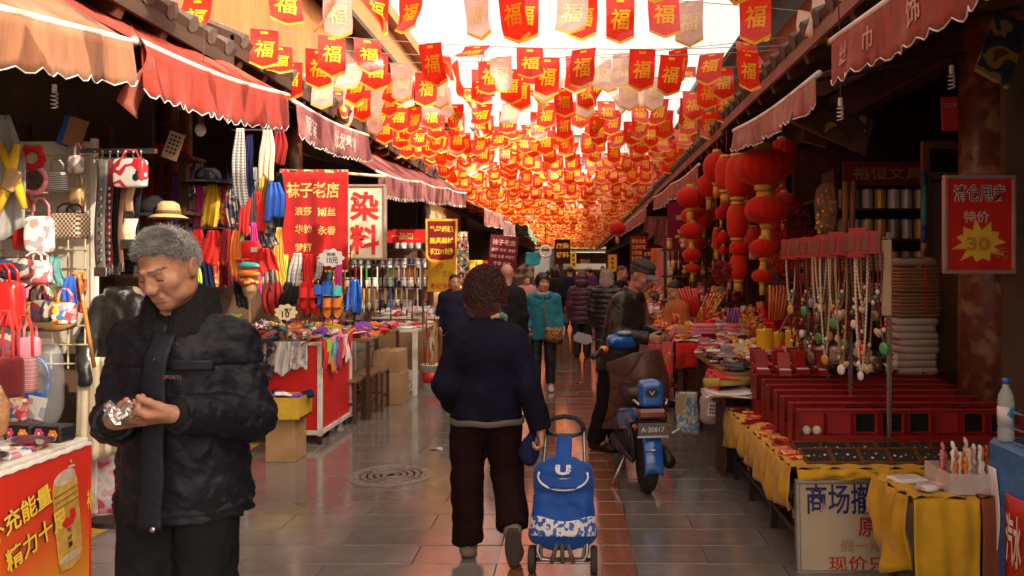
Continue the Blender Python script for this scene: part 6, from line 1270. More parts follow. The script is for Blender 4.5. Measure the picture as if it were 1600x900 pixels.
tt = thing('ring_lamp', 'round white ring lamp hanging far down the left side', 'lamp', P(852, 393, 18)); b = MB(); b.tube([(.125 * math.cos(a), 0, .125 * math.sin(a)) for a in [k * .2618 for k in range(25)]], .03, 8); obj('ring', b, mat('lamp_white', (.78, .76, .72), rough=.3), tt, True); b = MB(); b.tube([(0, 0, .15), (0, 0, .6)], .01, 5); obj('cord', b, DARKMETAL, tt)
c = P(879, 393, 20); k = 20 / F; sign('dye_banner', 'small black and orange banner with four yellow characters far down the street', 'banner', c, 24 * k, 38 * k, cloth('banner_black', (.05, .012, .01)), [('麻染', 0, 9 * k, 9 * k, 20 * k, YEL, .03), ('将料', 0, -5 * k, 9 * k, 20 * k, YEL, .03)], th=.01)
for (px, py, D, w, h, lab) in ((896, 406, 26, 9, 24, 'small yellow vertical sign left of the gate'), (957, 411, 22, 15, 28, 'yellow vertical sign with a red edge right of the gate')):
    k = D / F; sign('vertical_sign', lab, 'sign', P(px, py, D), w * k, h * k, mat('sign_yellow', (.78, .60, .03), rough=.5), [('香', 0, 7 * k, 5 * k, 5 * k, BLKI, .02), ('烛', 0, 0, 5 * k, 5 * k, BLKI, .02), ('店', 0, -7 * k, 5 * k, 5 * k, BLKI, .02)], th=.02, border=REDI if w > 10 else None, bt=.02)
# more stock behind: bags on the grid, a second row of scarves
q = random.Random(77); BL_ = (('floral', 'flower printed cloth bag'), ('pink', 'pink vinyl bag'), ('dark', 'dark patterned bag'), ('mixed', 'multicoloured bag'), ('tan', 'tan bag'), ('zebra', 'zebra striped bag'), ('pale', 'pale printed bag'), ('darkred', 'dark red bag'))
spots = [(20, 335), (30, 468), (64, 505), (100, 508), (120, 330), (88, 300), (118, 272), (8, 375), (70, 470), (45, 560), (10, 560), (22, 660)]
for i, (px, py) in enumerate(spots):
    k_, w_ = BL_[i % 8]; D = 4.42 if py < 500 else 3.95; bag('hung_bag', w_ + ' ' + ('hanging high on the wire grid', 'hanging low at the wire grid', 'standing behind the drink poster table')[0 if py < 400 else 1 if py < 520 else 2] + (', toward the street' if px > 60 else ', toward the left edge'), P(px, py, D), (q.uniform(.08, .13), .05, q.uniform(.09, .14)), MATS[k_]['p'], R(q.uniform(-25, 25)), .07, None, .45, group='bags on the near left stall')
cols_ = ('darkred', 'dark', 'navy', 'purple', 'brown', 'maroon', 'grey', 'warm', 'magenta', 'black', 'green', 'gold')
for i in range(34):
    px = 236 + (i % 17) * 12.5 + q.uniform(-3, 3); y0 = (262, 350)[i // 17] + q.uniform(-8, 8); c_ = cols_[(i * 5 + i // 12) % 12]; h_ = q.uniform(75, 110) * 6.1 / F
    hang('scarf', f'{CW.get(c_, c_)} scarf, {ORD_[i % 17]} from the left in the shaded {("upper", "lower")[i // 17]} row', 'scarf', P(px, y0, 6.05 + .05 * (i % 3)), q.uniform(12, 19) * 6.1 / F, h_, MATS[c_]['c'], 3, .02, .5, .05, 'scarves in the shaded back row', seed=i + 300)
# ---------------------------------------------------------------- right side stalls
YC = cloth('saffron_cloth', (.56, .31, .012), rough=.65, sheen=.2, var=.2, bump=.5, bscale=28)
RW = plastic('red_lacquer', (.32, .012, .012), rough=.4, rnd=.15); RD = plastic('deep_red_board', (.22, .01, .01), rough=.5, rnd=.15); BV = cloth('black_velvet', (.008, .007, .007), sheen=.3)
tt = thing('stall_table', 'long dark framed stall table under the red jewellery cases', 'table', (1.75, 4.85, 0))
b = MB(); b.box((0, 0, .485), (1.18, 1.68, .03), ch=.003); obj('tabletop', b, RD, tt)
for (x, y) in ((-.56, -.8), (-.56, -.25), (-.56, .3), (-.56, .8), (.56, -.8), (.56, .8)): b = MB(); b.box((x, y, .235), (.04, .04, .47), ch=.003); obj('leg', b, DARKMETAL, tt)
b = MB(); b.box((0, 0, .13), (1.10, 1.55, .02)); obj('lower_shelf', b, WOOD, tt); b = MB(); b.box((-.56, 0, .145), (.03, 1.56, .03)); obj('rail', b, DARKMETAL, tt)
scatter(('bunch', 'folded', 'flat'), ('cream', 'white', 'tan', 'brown', 'black', 'red'), 1.25, 1.6, 4.2, 5.5, .142, 14, 'on the lower shelf of the jewellery stall', 51, (1.2, 1.8), 10, 2, 90)
def swag(name, label, A, B, ztop, drop, m, n=3, out=(-1, 0), seed=0, amp=.011):
    'cloth hanging over an edge from A to B'
    q = random.Random(seed); L_ = math.hypot(B[0] - A[0], B[1] - A[1]); ph = q.uniform(0, 6); t = thing(name, label, 'cloth', (A[0], A[1], ztop)); dr = [q.uniform(.55, 1.15) for _ in range(n * 2 + 2)]
    def dep(u):
        x = u * (n * 2); i = int(min(x, n * 2 - .001)); f = x - i; f = f * f * (3 - 2 * f); return drop * (dr[i] * (1 - f) + dr[i + 1] * f)
    def fn(u, v):
        d = dep(u) * v; w = amp * (math.sin(u * L_ * 33 + ph + 1.2 * math.sin(v * 2.5) + 1.6 * math.sin(u * L_ * 9 + ph)) * (.2 + .8 * v) + .5 * math.sin(u * L_ * 61 + ph) + 1.1 * v * math.sin(u * L_ * 17 + v * 6 + 2 * ph) + .7 * v * math.sin(u * L_ * 44 - v * 5)) + .02 + .02 * math.sin(v * 3)
        return (B[0] - A[0]) * u + out[0] * w, (B[1] - A[1]) * u + out[1] * w, -d
    b = MB(); b.sheet(fn, int(L_ * 46) + 10, 12, .004); obj('drape', b, m, t, True)
    b = MB(); b.sheet(lambda u, v: ((B[0] - A[0]) * u + out[0] * (.02 + amp * .5 * math.sin(u * L_ * 61 + ph) - .16 * v), (B[1] - A[1]) * u + out[1] * (.02 + amp * .5 * math.sin(u * L_ * 61 + ph) - .16 * v), .006 + .012 * math.sin(u * L_ * 40 + v * 4) * (1 - v) - .004 * v), int(L_ * 46) + 10, 4, .004); obj('top_fold', b, m, t, True)
    return t
swag('yellow_cloth', 'saffron yellow cloth gathered along the street side of the jewellery stall', (1.145, 3.99), (1.145, 5.72), .512, .36, YC, 2, (-1, 0), 4)
swag('yellow_trim', 'narrow saffron cloth trim above the price board', (1.15, 3.985), (2.3, 3.985), .512, .06, YC, 3, (0, -1), 6, .012)
c = Vector((1.60, 3.955, .225)); k = 3.955 / F
NVY = mat('print_navy', (.02, .02, .12), rough=.5); ORD = mat('print_red', (.42, .03, .02), rough=.5); FAINT = mat('print_faint_tan', (.42, .27, .12), rough=.6)
BOARDM = mat('cream_board', (.50, .40, .27), rough=.45, var=.08, scale=3)
sign('price_board', 'cream price board with navy and red characters standing against the yellow trimmed stall', 'sign', c, .90, .45, BOARDM, [('商场撤柜', -.18, .14, .155, .46, NVY, .014), ('赔', .26, .14, .155, .12, NVY, .014), ('原价', -.045, .0, .105, .20, ORD, .014), ('假一赔一', -.09, -.095, .06, .30, FAINT, .01), ('现价只要', -.10, -.185, .075, .40, ORD, .012), ('3', .24, -.15, .13, .09, NVY, .05)], th=.02, frame=mat('dull_alu', (.35, .33, .3), metal=.8, rough=.4), ux=(1, 0, 0), uy=(0, .06, 1))
# red cases in rows
for k in range(8):
    D = 4.42 + k * .17; zt = .735 + .010 * k; x0, x1 = 1.285 + .012 * math.sin(k * 3), 2.52; tt = thing('jewellery_case', ('nearest', 'second', 'third', 'fourth', 'fifth', 'sixth', 'seventh', 'farthest')[k] + ' long red lacquered jewellery case in the rows on the stall', 'jewellery case', ((x0 + x1) / 2, D, .502), 0, 'rows of red jewellery cases'); w = x1 - x0; h = zt - .502
    b = MB(); b.box((0, .012, h / 2), (w, .012, h)); obj('back_panel', b, RW, tt); b = MB(); b.box((0, -.03, h * .42), (w, .07, .008)); obj('ledge', b, RD, tt); b = MB(); b.box((0, -.062, h * .22), (w, .008, h * .42)); obj('front_panel', b, RW, tt); b = MB(); b.box((0, .0, h + .004), (w + .01, .05, .008), ch=.002); obj('rim', b, RW, tt)
    for sx_ in (-1, 1): b = MB(); b.box((sx_ * (w / 2 + .004), -.025, h / 2), (.008, .09, h)); obj('end_panel', b, RD, tt)
    for i in range(7): b = MB(); b.box((-w / 2 + (i + 1) * w / 8, -.027, h * .68), (.006, .062, h * .5)); obj('divider', b, RD, tt)
    if k < 2:
        for i in (2, 3, 4, 6, 7): b = MB(); b.box((-w / 2 + (i + .5) * w / 8, .003, h * .70), (.11, .006, h * .44)); obj('velvet_insert', b, BV, tt)
for i, x in enumerate((1.325, 1.385)): t_ = thing('stone_ball', ('left', 'right')[i] + ' one of two pale stone balls on the nearest red case', 'ball', (x, 4.395, .626)); b = MB(); b.ell((0, 0, 0), (.027, .027, .027), 16, 12); obj('ball', b, mat('pale_stone', (.62, .55, .40), rough=.4), t_, True)
GB = mat('gilt_rim', (.16, .06, .025), rough=.5, var=.3)
n = 0
for r_ in range(2):
    for i in range(7):
        x = 1.30 + i * .155; D = 4.30 - r_ * .16; tt = thing('velvet_tray', f'{("left", "second", "third", "middle", "fifth", "sixth", "right")[i]} black lined tray in the {("upper", "lower")[r_]} row in front of the red cases', 'tray', (x, D, .503), R(3 * math.sin(i * 5 + r_)), 'black lined trays'); M = rotm('X', 22 + 4 * math.sin(i * 3)); b = MB(); b.box((0, 0, .035), (.135, .115, .014), M); obj('velvet', b, BV, tt); b = MB()
        for (cx, cy, a, d) in ((0, -.062, .15, .01), (0, .062, .15, .01), (-.0715, 0, .008, .114), (.0715, 0, .008, .114)): b.box((cx, cy, .04), (a, d, .026), M)
        obj('rim', b, GB, tt)
        for j in range(4): b = MB(); b.ell((-.045 + j * .03, .0 + .02 * math.sin(j * 3 + i), .046), (.009, .007, .006), 8, 5, M); obj('trinket', b, (GLO['gold'], GLO['green'], GLO['darkred'], GLO['cream'])[(i + j) % 4], tt)
scatter(('flat', 'packet'), ('darkred', 'red', 'darkred', 'warm'), 1.17, 1.27, 4.1, 5.65, .515, 22, 'along the street edge of the jewellery stall', 53, (.7, .95), 8, 1, 25)
for i in range(11):
    x = 1.33 + .14 * (i % 4) + .02 * (i // 4); D = 5.42 + .16 * (i // 4) - .05 * (i % 2); tt = thing('ring_box', f'open red ring box, {ORD_[i % 4]} from the left in the {("front", "middle", "back")[i // 4]} row of ring boxes', 'box', (x, D, .80), R(8 * math.sin(i * 4)), 'open red ring boxes'); b = MB(); b.box((0, 0, .022), (.09, .07, .044), ch=.004); obj('base', b, RW, tt); b = MB(); b.box((0, .042, .105), (.09, .02, .12), rotm('X', -8), ch=.004); obj('lid', b, RW, tt); b = MB(); b.box((0, 0, .046), (.074, .052, .006)); obj('lining', b, PLA['white'], tt)
# necklace rack
tt = thing('necklace_rack', 'steel rack with a red header holding rows of bead necklaces', 'rack', (1.75, 5.1, 0))
for (x, y) in ((1.76, 4.30), (1.74, 4.85), (1.76, 5.35), (1.78, 5.9)): b = MB(); b.box((x - 1.75, y - 5.1, .5 + (1.755 - .5) / 2), (.024, .024, 1.255), ch=.003); obj('post', b, STEEL, tt)
for z in (1.72, 1.64): b = MB(); b.tube([(0, -.82, z), (.02, .82, z)], .008, 6); obj('rail', b, STEEL, tt)
b = MB(); b.box((-.02, -.84, 1.50), (.05, .025, .42), ch=.004); obj('pale_strut', b, mat('pale_ply', (.5, .36, .22), rough=.6), tt)
PEND = [('white heart', GLO['cream']), ('jade green', GLO['green']), ('white disc', GLO['white']), ('red agate', GLO['red']), ('amber yellow', GLO['gold']), ('dark stone', GLO['brown'])]
def heart(b, s, M): b.prism([(s * x, s * y) for x, y in ((0, -1), (.55, -.45), (.9, .1), (.8, .6), (.45, .78), (0, .5), (-.45, .78), (-.8, .6), (-.9, .1), (-.55, -.45))], -.008, .008, M)
q = random.Random(12); NB = [GLO['tan'], GLO['brown'], GLO['darkred'], GLO['black'], GLO['cream'], GLO['maroon']]
wh = ('tan', 'brown', 'dark red', 'black', 'cream', 'maroon')
for i in range(40):
    D = 4.26 + i * .0415; x = 1.70 + .05 * math.sin(i * 2.4) - (.0 if i % 2 else .03); L_ = (.33, .52, .68, .42)[i % 4] + q.uniform(-.04, .04); bi = q.randrange(6); pn = PEND[(i * 5 + bi) % 6]
    if i % 2 == 0:
        t_ = thing('necklace_card', f'red header card with printed frames, {ORD_[i // 2]} along the necklace rack', 'card', (x - .02, D, 1.77), R(-35), 'red header cards on the necklace rack'); b = MB(); b.box((0, 0, -.075), (.10, .012, .13 + .05 * ((i * 7) % 5) / 5), rotm('X', -8), ch=.002); obj('board', b, RW, t_)
        for s_ in (-.03, .03): b = MB(); b.box((s_, -.0095, -.075), (.035, .004, .09), rotm('X', -8)); obj('printed_frame', b, mat('faded_print', (.20, .05, .035)), t_)
    t_ = thing('necklace', f'{wh[bi]} bead necklace with a {pn[0]} pendant hanging on the steel rack', 'necklace', (x, D, 1.64), R(-35 + q.uniform(-15, 15)), 'bead necklaces on the steel rack'); b = MB(); N_ = int(L_ / .011); w = .034
    for s_ in (-1, 1): b.tube([(s_ * w * math.sin(math.pi * min(1, .5 + .5 * j / N_)) ** .7 * (1 if j < N_ else 0) + .0, .006 * s_, -L_ * j / N_) for j in range(N_ + 1)], [(.009 if j % 2 else .004) for j in range(N_ + 1)], 6)
    obj('beads', b, NB[bi], t_, True); b = MB(); s_ = q.uniform(.026, .042); M = T(0, -.008, -L_ - s_ * .7) @ rotm('X', 90)
    if 'heart' in pn[0]: heart(b, s_, M)
    else: b.ell((0, -.008, -L_ - s_ * .7), (s_ * .75, .012, s_), 12, 8)
    obj('pendant', b, pn[1], t_, True)
    for j in range(3): b = MB(); b.ell((.012 * (j - 1), -.012, -L_ + .05 + .03 * j), (.012, .009, .014), 8, 6); obj('charm', b, PEND[(i + j) % 6][1], t_, True)
scatter(('pouch', 'packet', 'toy'), ('white', 'cream', 'black', 'brown', 'cream'), 1.8, 2.2, 5.2, 5.9, .83, 22, 'behind the red cases under the necklaces', 55, (.8, 1.2), 15, 2, 180)
# back counter with mats and paper
tt = thing('back_counter', 'dark counter at the back carrying bamboo mats and paper', 'counter', (2.55, 5.9, 0)); b = MB(); b.box((0, 0, .39), (.7, .5, .78)); obj('body', b, DARKWOOD, tt)
BAM = printed('bamboo_slats', ((.30, .15, .06), (.36, .20, .08), (.16, .07, .03), (.33, .17, .07)), 90, .6, 'wave', dist=.4)
for i in range(2):
    tt = thing('bamboo_mat_stack', ('lower', 'upper')[i] + ' folded stack of brown bamboo mats beside the necklace rack', 'bamboo mats', (2.52, 5.72, 1.195 + i * .185)); 
    for j in range(7): b = MB(); pillow(b, (.006 * math.sin(j * 4), 0, .014 + j * .0255), (.165, .13, .0135), .25, 16, 5); obj('mat', b, BAM, tt, True)
    b = MB(); b.box((.04, -.1335, .09), (.008, .004, .18)); obj('red_cord', b, CLO['red'], tt)
tt = thing('film_pack', 'crumpled clear film packet lying on the bamboo mats', 'packet', (2.50, 5.7, 1.57)); b = MB(); pillow(b, (0, 0, .03), (.17, .13, .035), .5, 16, 6); rumple(b, .012, 22); obj('film', b, film('dusty_film', (.45, .36, .28), .7), tt, True)
tt = thing('paper_stack', 'stack of white rice paper reams under the bamboo mats', 'paper', (2.50, 5.7, .78))
for j in range(8): b = MB(); pillow(b, (.01 * math.sin(j * 5), 0, .026 + j * .051), (.155 + .008 * math.sin(j * 3), .13, .027), .25, 16, 6); rumple(b, .004, 18, j); obj('ream', b, mat('rice_paper', (.52, .42, .34), rough=.75, var=.1), tt, True)
# stationery shelf with name board
tt = thing('stationery_shelf', 'dark shelf of tape rolls below the stationery name board', 'shelf', (2.66, 6.75, 0))
for x in (-.42, .42): b = MB(); b.box((x, 0, 1.2), (.03, .3, 2.4)); obj('side_panel', b, DARKWOOD, tt)
for z in (1.25, 1.52, 1.80, 2.06, 2.28): b = MB(); b.box((0, 0, z), (.81, .3, .02)); obj('shelf', b, DARKWOOD, tt)
b = MB(); b.box((0, .16, 1.2), (.87, .02, 2.4)); obj('back_panel', b, DARKWOOD, tt)
for z in (1.26, 1.53, 1.81, 2.07):
    for i in range(7): o = ware('candle', ('white', 'yellow', 'grey', 'cream', 'white', 'silver', 'gold')[(i * 3 + int(z * 10)) % 7], (2.31 + i * .115, 6.68, z), (0, 0, 0), 'standing on the stationery shelf', 1.35)
c = P(1384, 271, 6.5); k = 6.5 / F; sign('stationery_board', 'dark red board with pale stationery shop characters', 'sign', c, 134 * k, 36 * k, mat('board_red', (.22, .012, .012), rough=.5), [('裕恒文具', 2 * k, 0, 20 * k, 108 * k, mat('old_gold', (.36, .26, .13), rough=.6), .02)], th=.03)
tt = thing('wooden_doorway', 'pale wooden door frame with a perforated panel right of the stationery shelf', 'doorway', (2.95, 6.2, 0)); PW = mat('pale_frame_wood', (.28, .14, .05), rough=.5, var=.25)
for (x, z0, z1) in ((-.12, 0, 2.58), (.3, 0, 2.58)): b = MB(); b.box((x, 0, (z0 + z1) / 2), (.06, .05, z1 - z0), ch=.004); obj('post', b, PW, tt)
for z in (2.55, 2.3): b = MB(); b.box((.09, .0, z), (.36, .045, .06), ch=.004); obj('rail', b, PW, tt)
b = MB(); b.box((.09, .01, 1.4), (.36, .012, 1.7)); obj('panel', b, printed('peg_brown', ((.06, .035, .02), (.26, .17, .11), (.26, .17, .11), (.26, .17, .11)), 42, .6, 'dots'), tt)
tt = thing('colour_tube', 'long blue and green tube hanging on the pale frame', 'tube', P(1444, 270, 6.1)); 
for (z0, z1, col) in ((0, -.10, 'blue'), (-.10, -.42, 'turquoise'), (-.42, -.56, 'blue'), (-.56, -.63, 'tan')): b = MB(); b.tube([(0, 0, z0), (0, 0, z1 + .001)], .021, 10); obj('segment', b, GLO[col], tt, True)
tt = thing('gold_ornaments', 'clear bag of crumpled gold ingot ornaments hanging by the shelf', 'ornaments', P(1290, 290, 6.3)); q = random.Random(2)
b = MB(); pillow(b, (0, 0, -.2), (.09, .06, .23), .7, 14, 10); rumple(b, .01, 18); obj('film', b, film('gold_bag_film', (.6, .5, .35), .18), tt, True)
for i in range(40): b = MB(); p = (q.uniform(-.07, .07), q.uniform(-.045, .03), q.uniform(-.40, -.04)); pillow(b, (0, 0, 0), (.022, .016, .014), .6, 8, 5, T(*p) @ Matrix.Rotation(q.uniform(0, 3), 4, 'X') @ Matrix.Rotation(q.uniform(0, 3), 4, 'Z')); obj('ingot', b, mat('gold_foil', (.65, .36, .05), rough=.22, metal=.8), tt)
for i, (px, lab) in enumerate(((1320, 'left'), (1331, 'right'))): t_ = thing('stick_bundle', lab + ' bundle of pale sticks standing by the stationery shelf', 'bundle', P(px, 370, 6.25)); b = MB(); b.tube([(0, 0, 0), (.01, 0, .45)], [.022, .03], 8); obj('sticks', b, BAM, t_, True)
# price sign on the column, small red notice
c = P(1529, 351, 4.5); k = 4.5 / F
def burst(t, M, z):
    b = MB(); b.prism([((40 if i % 2 == 0 else 25) * k * (1.0 + .14 * math.sin(i * 2.3)) * math.cos(i * math.pi / 11) * 1.05, -28 * k + (40 if i % 2 == 0 else 25) * k * .86 * (1.0 + .14 * math.sin(i * 2.3)) * math.sin(i * math.pi / 11)) for i in range(22)], z + .0005, z + .003, M); obj('starburst', b, mat('burst_yellow', (.72, .50, .04), rough=.5), t)
    for (s, x, y, hh, ww, mm, o) in (('30', -2 * k, -30 * k, 22 * k, 38 * k, mat('burst_number', (.50, .26, .03)), .0065),): l = MB(); put_text(l, s, M @ T(x, y, 0), hh, ww, .04, z + o); obj('lettering', l, mm, t)
sign('price_sign', 'red framed sale sign with a yellow starburst reading 30 on the oxblood column', 'sign', c, 104 * k, 146 * k, mat('sale_red', (.55, .015, .012), rough=.45), [('清仓甩卖', 0, 49 * k, 28 * k, 82 * k, mat('outline_white', (.7, .6, .58)), .04), ('清仓甩卖', 0, 49 * k, 25 * k, 78 * k, mat('print_black_blue', (.02, .02, .05)), .0), ('特价', -5 * k, 12 * k, 19 * k, 40 * k, mat('letter_rose', (.62, .42, .38)), .02), ('元', 35 * k, -45 * k, 18 * k, 19 * k, mat('letter_ochre', (.42, .16, .04)), .01)], th=.02, frame=mat('pinkish_alu', (.42, .30, .28), rough=.4, metal=.4), extra=burst)
sign('red_notice', 'small red notice hanging under the right awning', 'sign', P(1484, 178, 4.55), .10, .20, mat('notice_red', (.42, .015, .015), rough=.5), [('东和号', 0, .05, .03, .08, mat('old_gold', (.36, .26, .13)), .01)], th=.008, ux=(1, 0, .05), uy=(-.08, 0, 1))
for (px, py, D, w, h, mm, lab, rot) in ((1300, 190, 5.2, .55, .30, printed('smeared_gold', ((.07, .03, .02), (.09, .035, .02), (.05, .02, .015), (.36, .2, .05)), 7, .6, 'noise'), 'dark old painted board with smeared gold strokes hung under the pinkish awning', 24), (1565, 75, 4.2, .20, .50, printed('blue_gold', ((.03, .035, .05), (.05, .05, .06), (.4, .25, .05), (.25, .04, .03)), 6, .6, 'noise'), 'dark blue and gold painted board hung at the top right corner', 30), (1275, 205, 6.0, .18, .26, printed('red_smear', ((.1, .02, .02), (.3, .2, .12), (.25, .04, .03)), 8, .6, 'wave', dist=5), 'small red and cream cloth hung behind the pinkish awning', 15)):
    tt = thing('painted_board', lab, 'board', P(px, py, D)); b = MB(); b.box((0, 0, 0), (w, .02, h), Matrix.Rotation(R(rot), 4, 'Y') @ rotm('X', -25)); obj('board', b, mm, tt)
    b = MB(); b.tube([(0, 0, h * .4), (.02, .05, .8)], .004, 4); obj('string', b, DARKMETAL, tt)
# small near table, bead box, bottle
tt = thing('small_table', 'small near table under a second saffron cloth', 'table', (1.73, 3.55, 0)); b = MB(); b.box((0, 0, .53), (.50, .36, .025)); obj('tabletop', b, WOOD, tt)
for sx_ in (-.2, .2):
    for sy_ in (-.14, .14): b = MB(); b.box((sx_, sy_, .2585), (.035, .035, .517)); obj('leg', b, DARKWOOD, tt)
swag('saffron_cloth', 'saffron cloth hanging in a point from the small near table', (1.475, 3.36), (1.475, 3.74), .548, .36, YC, 1, (-1, 0), 11, .02)
swag('saffron_front_cloth', 'saffron cloth on the front of the small near table', (1.47, 3.36), (1.76, 3.36), .5485, .50, YC, 1, (0, -1), 13, .015)
swag('rust_cloth', 'rust brown cloth on the front of the small near table beside the saffron one', (1.765, 3.362), (2.0, 3.362), .5485, .52, cloth('rust_cloth', (.24, .06, .025)), 1, (0, -1), 14, .012)
tt = thing('bead_box', 'clear plastic box crowded with pink bead strings on the small near table', 'box', (1.80, 3.50, .556)); b = MB()
for (cx, cy, a, d) in ((0, -.12, .30, .006), (0, .12, .30, .006), (-.147, 0, .006, .234), (.147, 0, .006, .234)): b.box((cx, cy, .045), (a, d, .09))
b.box((0, 0, .004), (.288, .228, .008)); obj('tray', b, film('tray_clear', (.75, .68, .64), .45), tt); q = random.Random(8)
for i in range(34):
    x, y = q.uniform(-.13, .13), q.uniform(-.1, .1); h = q.uniform(.12, .21); b = MB(); b.tube([(x + .004 * math.sin(j * 2), y, .01 + h * j / 12) for j in range(13)], [(.0105 if j % 2 else .006) for j in range(13)], 6); obj('bead_string', b, (GLO['pink'], GLO['orange'], GLO['cream'], GLO['white'])[i % 4], tt, True)
ware('flat', 'white', (1.56, 3.6, .556), (0, 0, .2), 'on the saffron cloth of the small near table', 1.0); ware('packet', 'pale', (1.60, 3.46, .558), (0, 0, .6), 'on the saffron cloth of the small near table', 1.0)
tt = thing('bottle_pack', 'tall blue white and red shrink wrapped pack at the right edge', 'pack', (2.04, 3.25, 0)); b = MB(); b.box((0, 0, .40), (.40, .36, .80), ch=.02); rumple(b, .006, 14); obj('wrap', b, plastic('wrap_blue', (.03, .16, .42), rough=.25, var=.2), tt)
b = MB(); b.sheet(lambda u, v: (-.209, .02 - .2 * u, .10 + .50 * v), 6, 6, .003); obj('red_panel', b, plastic('wrap_red', (.5, .03, .03), rough=.25), tt, True); b = MB(); b.sheet(lambda u, v: (-.2085, .15 - .07 * u + .02 * math.sin(v * 7), .06 + .62 * v), 5, 10, .003); obj('white_swirl', b, PLA['white'], tt, True)
l = MB(); put_text(l, '汽水', frame_m((-.216, -.06, .42), (0, -1, 0), (0, 0, 1)), .22, .11, .02, .003); obj('lettering', l, WHT, tt)
tt = thing('water_bottle', 'clear water bottle with a blue cap standing on the shrink wrapped pack', 'bottle', (1.875, 3.34, .802)); b = MB(); b.lathe([(.03, 0), (.034, .01), (.034, .05), (.031, .06), (.034, .07), (.034, .17), (.03, .2), (.014, .235), (.014, .25)], 18); obj('bottle', b, film('bottle_film', (.7, .8, .85), .4), tt, True); b = MB(); b.lathe([(.0155, .248), (.0155, .272), (.01, .275)], 16); obj('cap', b, GLO['blue'], tt, True); b = MB(); b.lathe([(.0346, .08), (.0346, .15)], 18); obj('label', b, printed('bottle_label', ((.05, .3, .5), (.7, .7, .7), (.1, .4, .15)), 18, .4), tt, True)
tt = thing('wire_basket', 'chrome wire basket beside the water bottle', 'basket', (2.02, 3.22, .805))
for z in (.0, .06, .13): b = MB(); b.tube([(-.14, -.12, z), (.14, -.12, z), (.14, .12, z), (-.14, .12, z), (-.14, -.12, z)], .005, 6); obj('wire', b, STEEL, tt)
for i in range(8): b = MB(); b.tube([(-.14 + i * .04, -.12, 0), (-.14 + i * .04, -.12, .13)], .004, 5); obj('wire', b, STEEL, tt)
# ---- mid right: stationery table and red draped table
tt = thing('stationery_table', 'table of notebooks paper and yellow jars beyond the red jewellery cases', 'table', (1.8, 6.65, 0)); b = MB(); b.box((0, 0, .735), (1.3, 1.55, .03)); obj('tabletop', b, WOOD, tt)
for sx_ in (-.6, .6):
    for sy_ in (-.72, .72): b = MB(); b.box((sx_, sy_, .36), (.05, .05, .72)); obj('leg', b, DARKWOOD, tt)
W5 = 'on the table of notebooks and yellow jars'
scatter(('flat', 'flat', 'box', 'packet', 'bunch'), ('pale', 'white', 'mixed', 'red', 'navy', 'cream', 'floral', 'grey', 'pink', 'warm'), 1.18, 2.4, 5.92, 7.4, lambda x, d: .755 + .03 * (x - 1.15), 74, W5, 61, (.85, 1.25), 4, 3, 30)
for i, (px, py, D, s, col) in enumerate(((1195, 545, 6.6, 2.3, 'yellow'), (1240, 545, 6.5, 2.3, 'yellow'), (1215, 535, 6.9, 1.8, 'yellow'), (1180, 545, 6.9, 1.3, 'yellow'), (1228, 548, 6.2, 1.2, 'gold'))): p = P(px, py, D); ware('candle', col, (p.x, p.y, .79), (0, 0, 0), W5, s * .85)
for i in range(16): q = random.Random(i); ware('toy', ('yellow', 'gold', 'yellow', 'white')[i % 4], (1.42 + .3 * q.random(), 6.6 + .5 * q.random(), .83), (0, 0, q.random() * 6), W5, .9)
for (px, py, col, lab) in ((1255, 570, 'blue', 'blue adhesive tape ring by the necklace rack'), (1262, 560, 'blue', 'second blue tape ring by the necklace rack'), (1250, 577, 'green', 'green tape ring by the necklace rack')): t_ = thing('tape_ring', lab, 'tape', P(px, py, 6.0)); b = MB(); b.tube([(.045 * math.cos(a), .012 * math.sin(a), .045 * math.sin(a)) for a in [i * .2618 for i in range(25)]], .016, 8); obj('ring', b, GLO[col], t_, True)
tt = thing('gift_bag_clear', 'clear bag of pale blue sweets by the tape rings', 'bag', P(1232, 590, 5.95)); b = MB(); pillow(b, (0, 0, .05), (.07, .05, .065), .7, 12, 8); rumple(b, .01, 25); obj('film', b, film('sweet_film', (.6, .65, .8), .8), tt, True)
tt = thing('paper_roll', 'olive yellow roll of paper lying along the table edge', 'roll', P(1137, 598, 5.75)); b = MB(); b.tube([(-.18, 0, 0), (.17, .03, .01)], .032, 12); obj('roll', b, mat('olive_paper', (.42, .32, .06), rough=.6), tt, True)
tt = thing('paper_sheets', 'loose stack of white paper sheets on the table edge', 'paper', P(1135, 612, 5.7)); 
for j in range(4): b = MB(); b.sheet(lambda u, v: ((u - .5) * .34 + .01 * j, (v - .5) * .3, -.02 + .009 * j + .01 * math.sin(u * 4 + j)), 6, 4, .004, rotm('Z', j * 4)); obj('sheet', b, PLA['white'] if j % 2 else PRI['pale'], tt, True)
swag('red_cloth', 'red cloth under the white paper sheets', (1.1, 5.72), (1.1, 6.3), .72, .16, CLO['red'], 2, (-1, 0), 17)
tt = thing('low_trestle', 'low red board joining the paper table and the jewellery stall', 'trestle', (1.25, 5.85, 0)); b = MB(); b.box((0, 0, .60), (.34, .3, .03)); obj('tabletop', b, RD, tt)
for sx_ in (-.14, .14): b = MB(); b.box((sx_, 0, .2925), (.03, .25, .585)); obj('leg', b, DARKWOOD, tt)
hang('toy_bag', 'clear packet of yellow and blue toys hanging below the paper table', 'bag', P(1072, 612, 6.4), .16, .34, printed('toy_print', ((.55, .5, .1), (.1, .25, .5), (.5, .5, .45), (.5, .35, .1)), 12, .3, 'noise'), 1, .02, .95); 
bag('netted_bag', 'pale plastic bag with a card of dots hanging below the paper table', (1.10, 6.15, .30), (.2, .12, .27), film('pale_bag_film', (.6, .45, .42), .8), 0, .05, CLO['yellow'], .6, rum=.012)
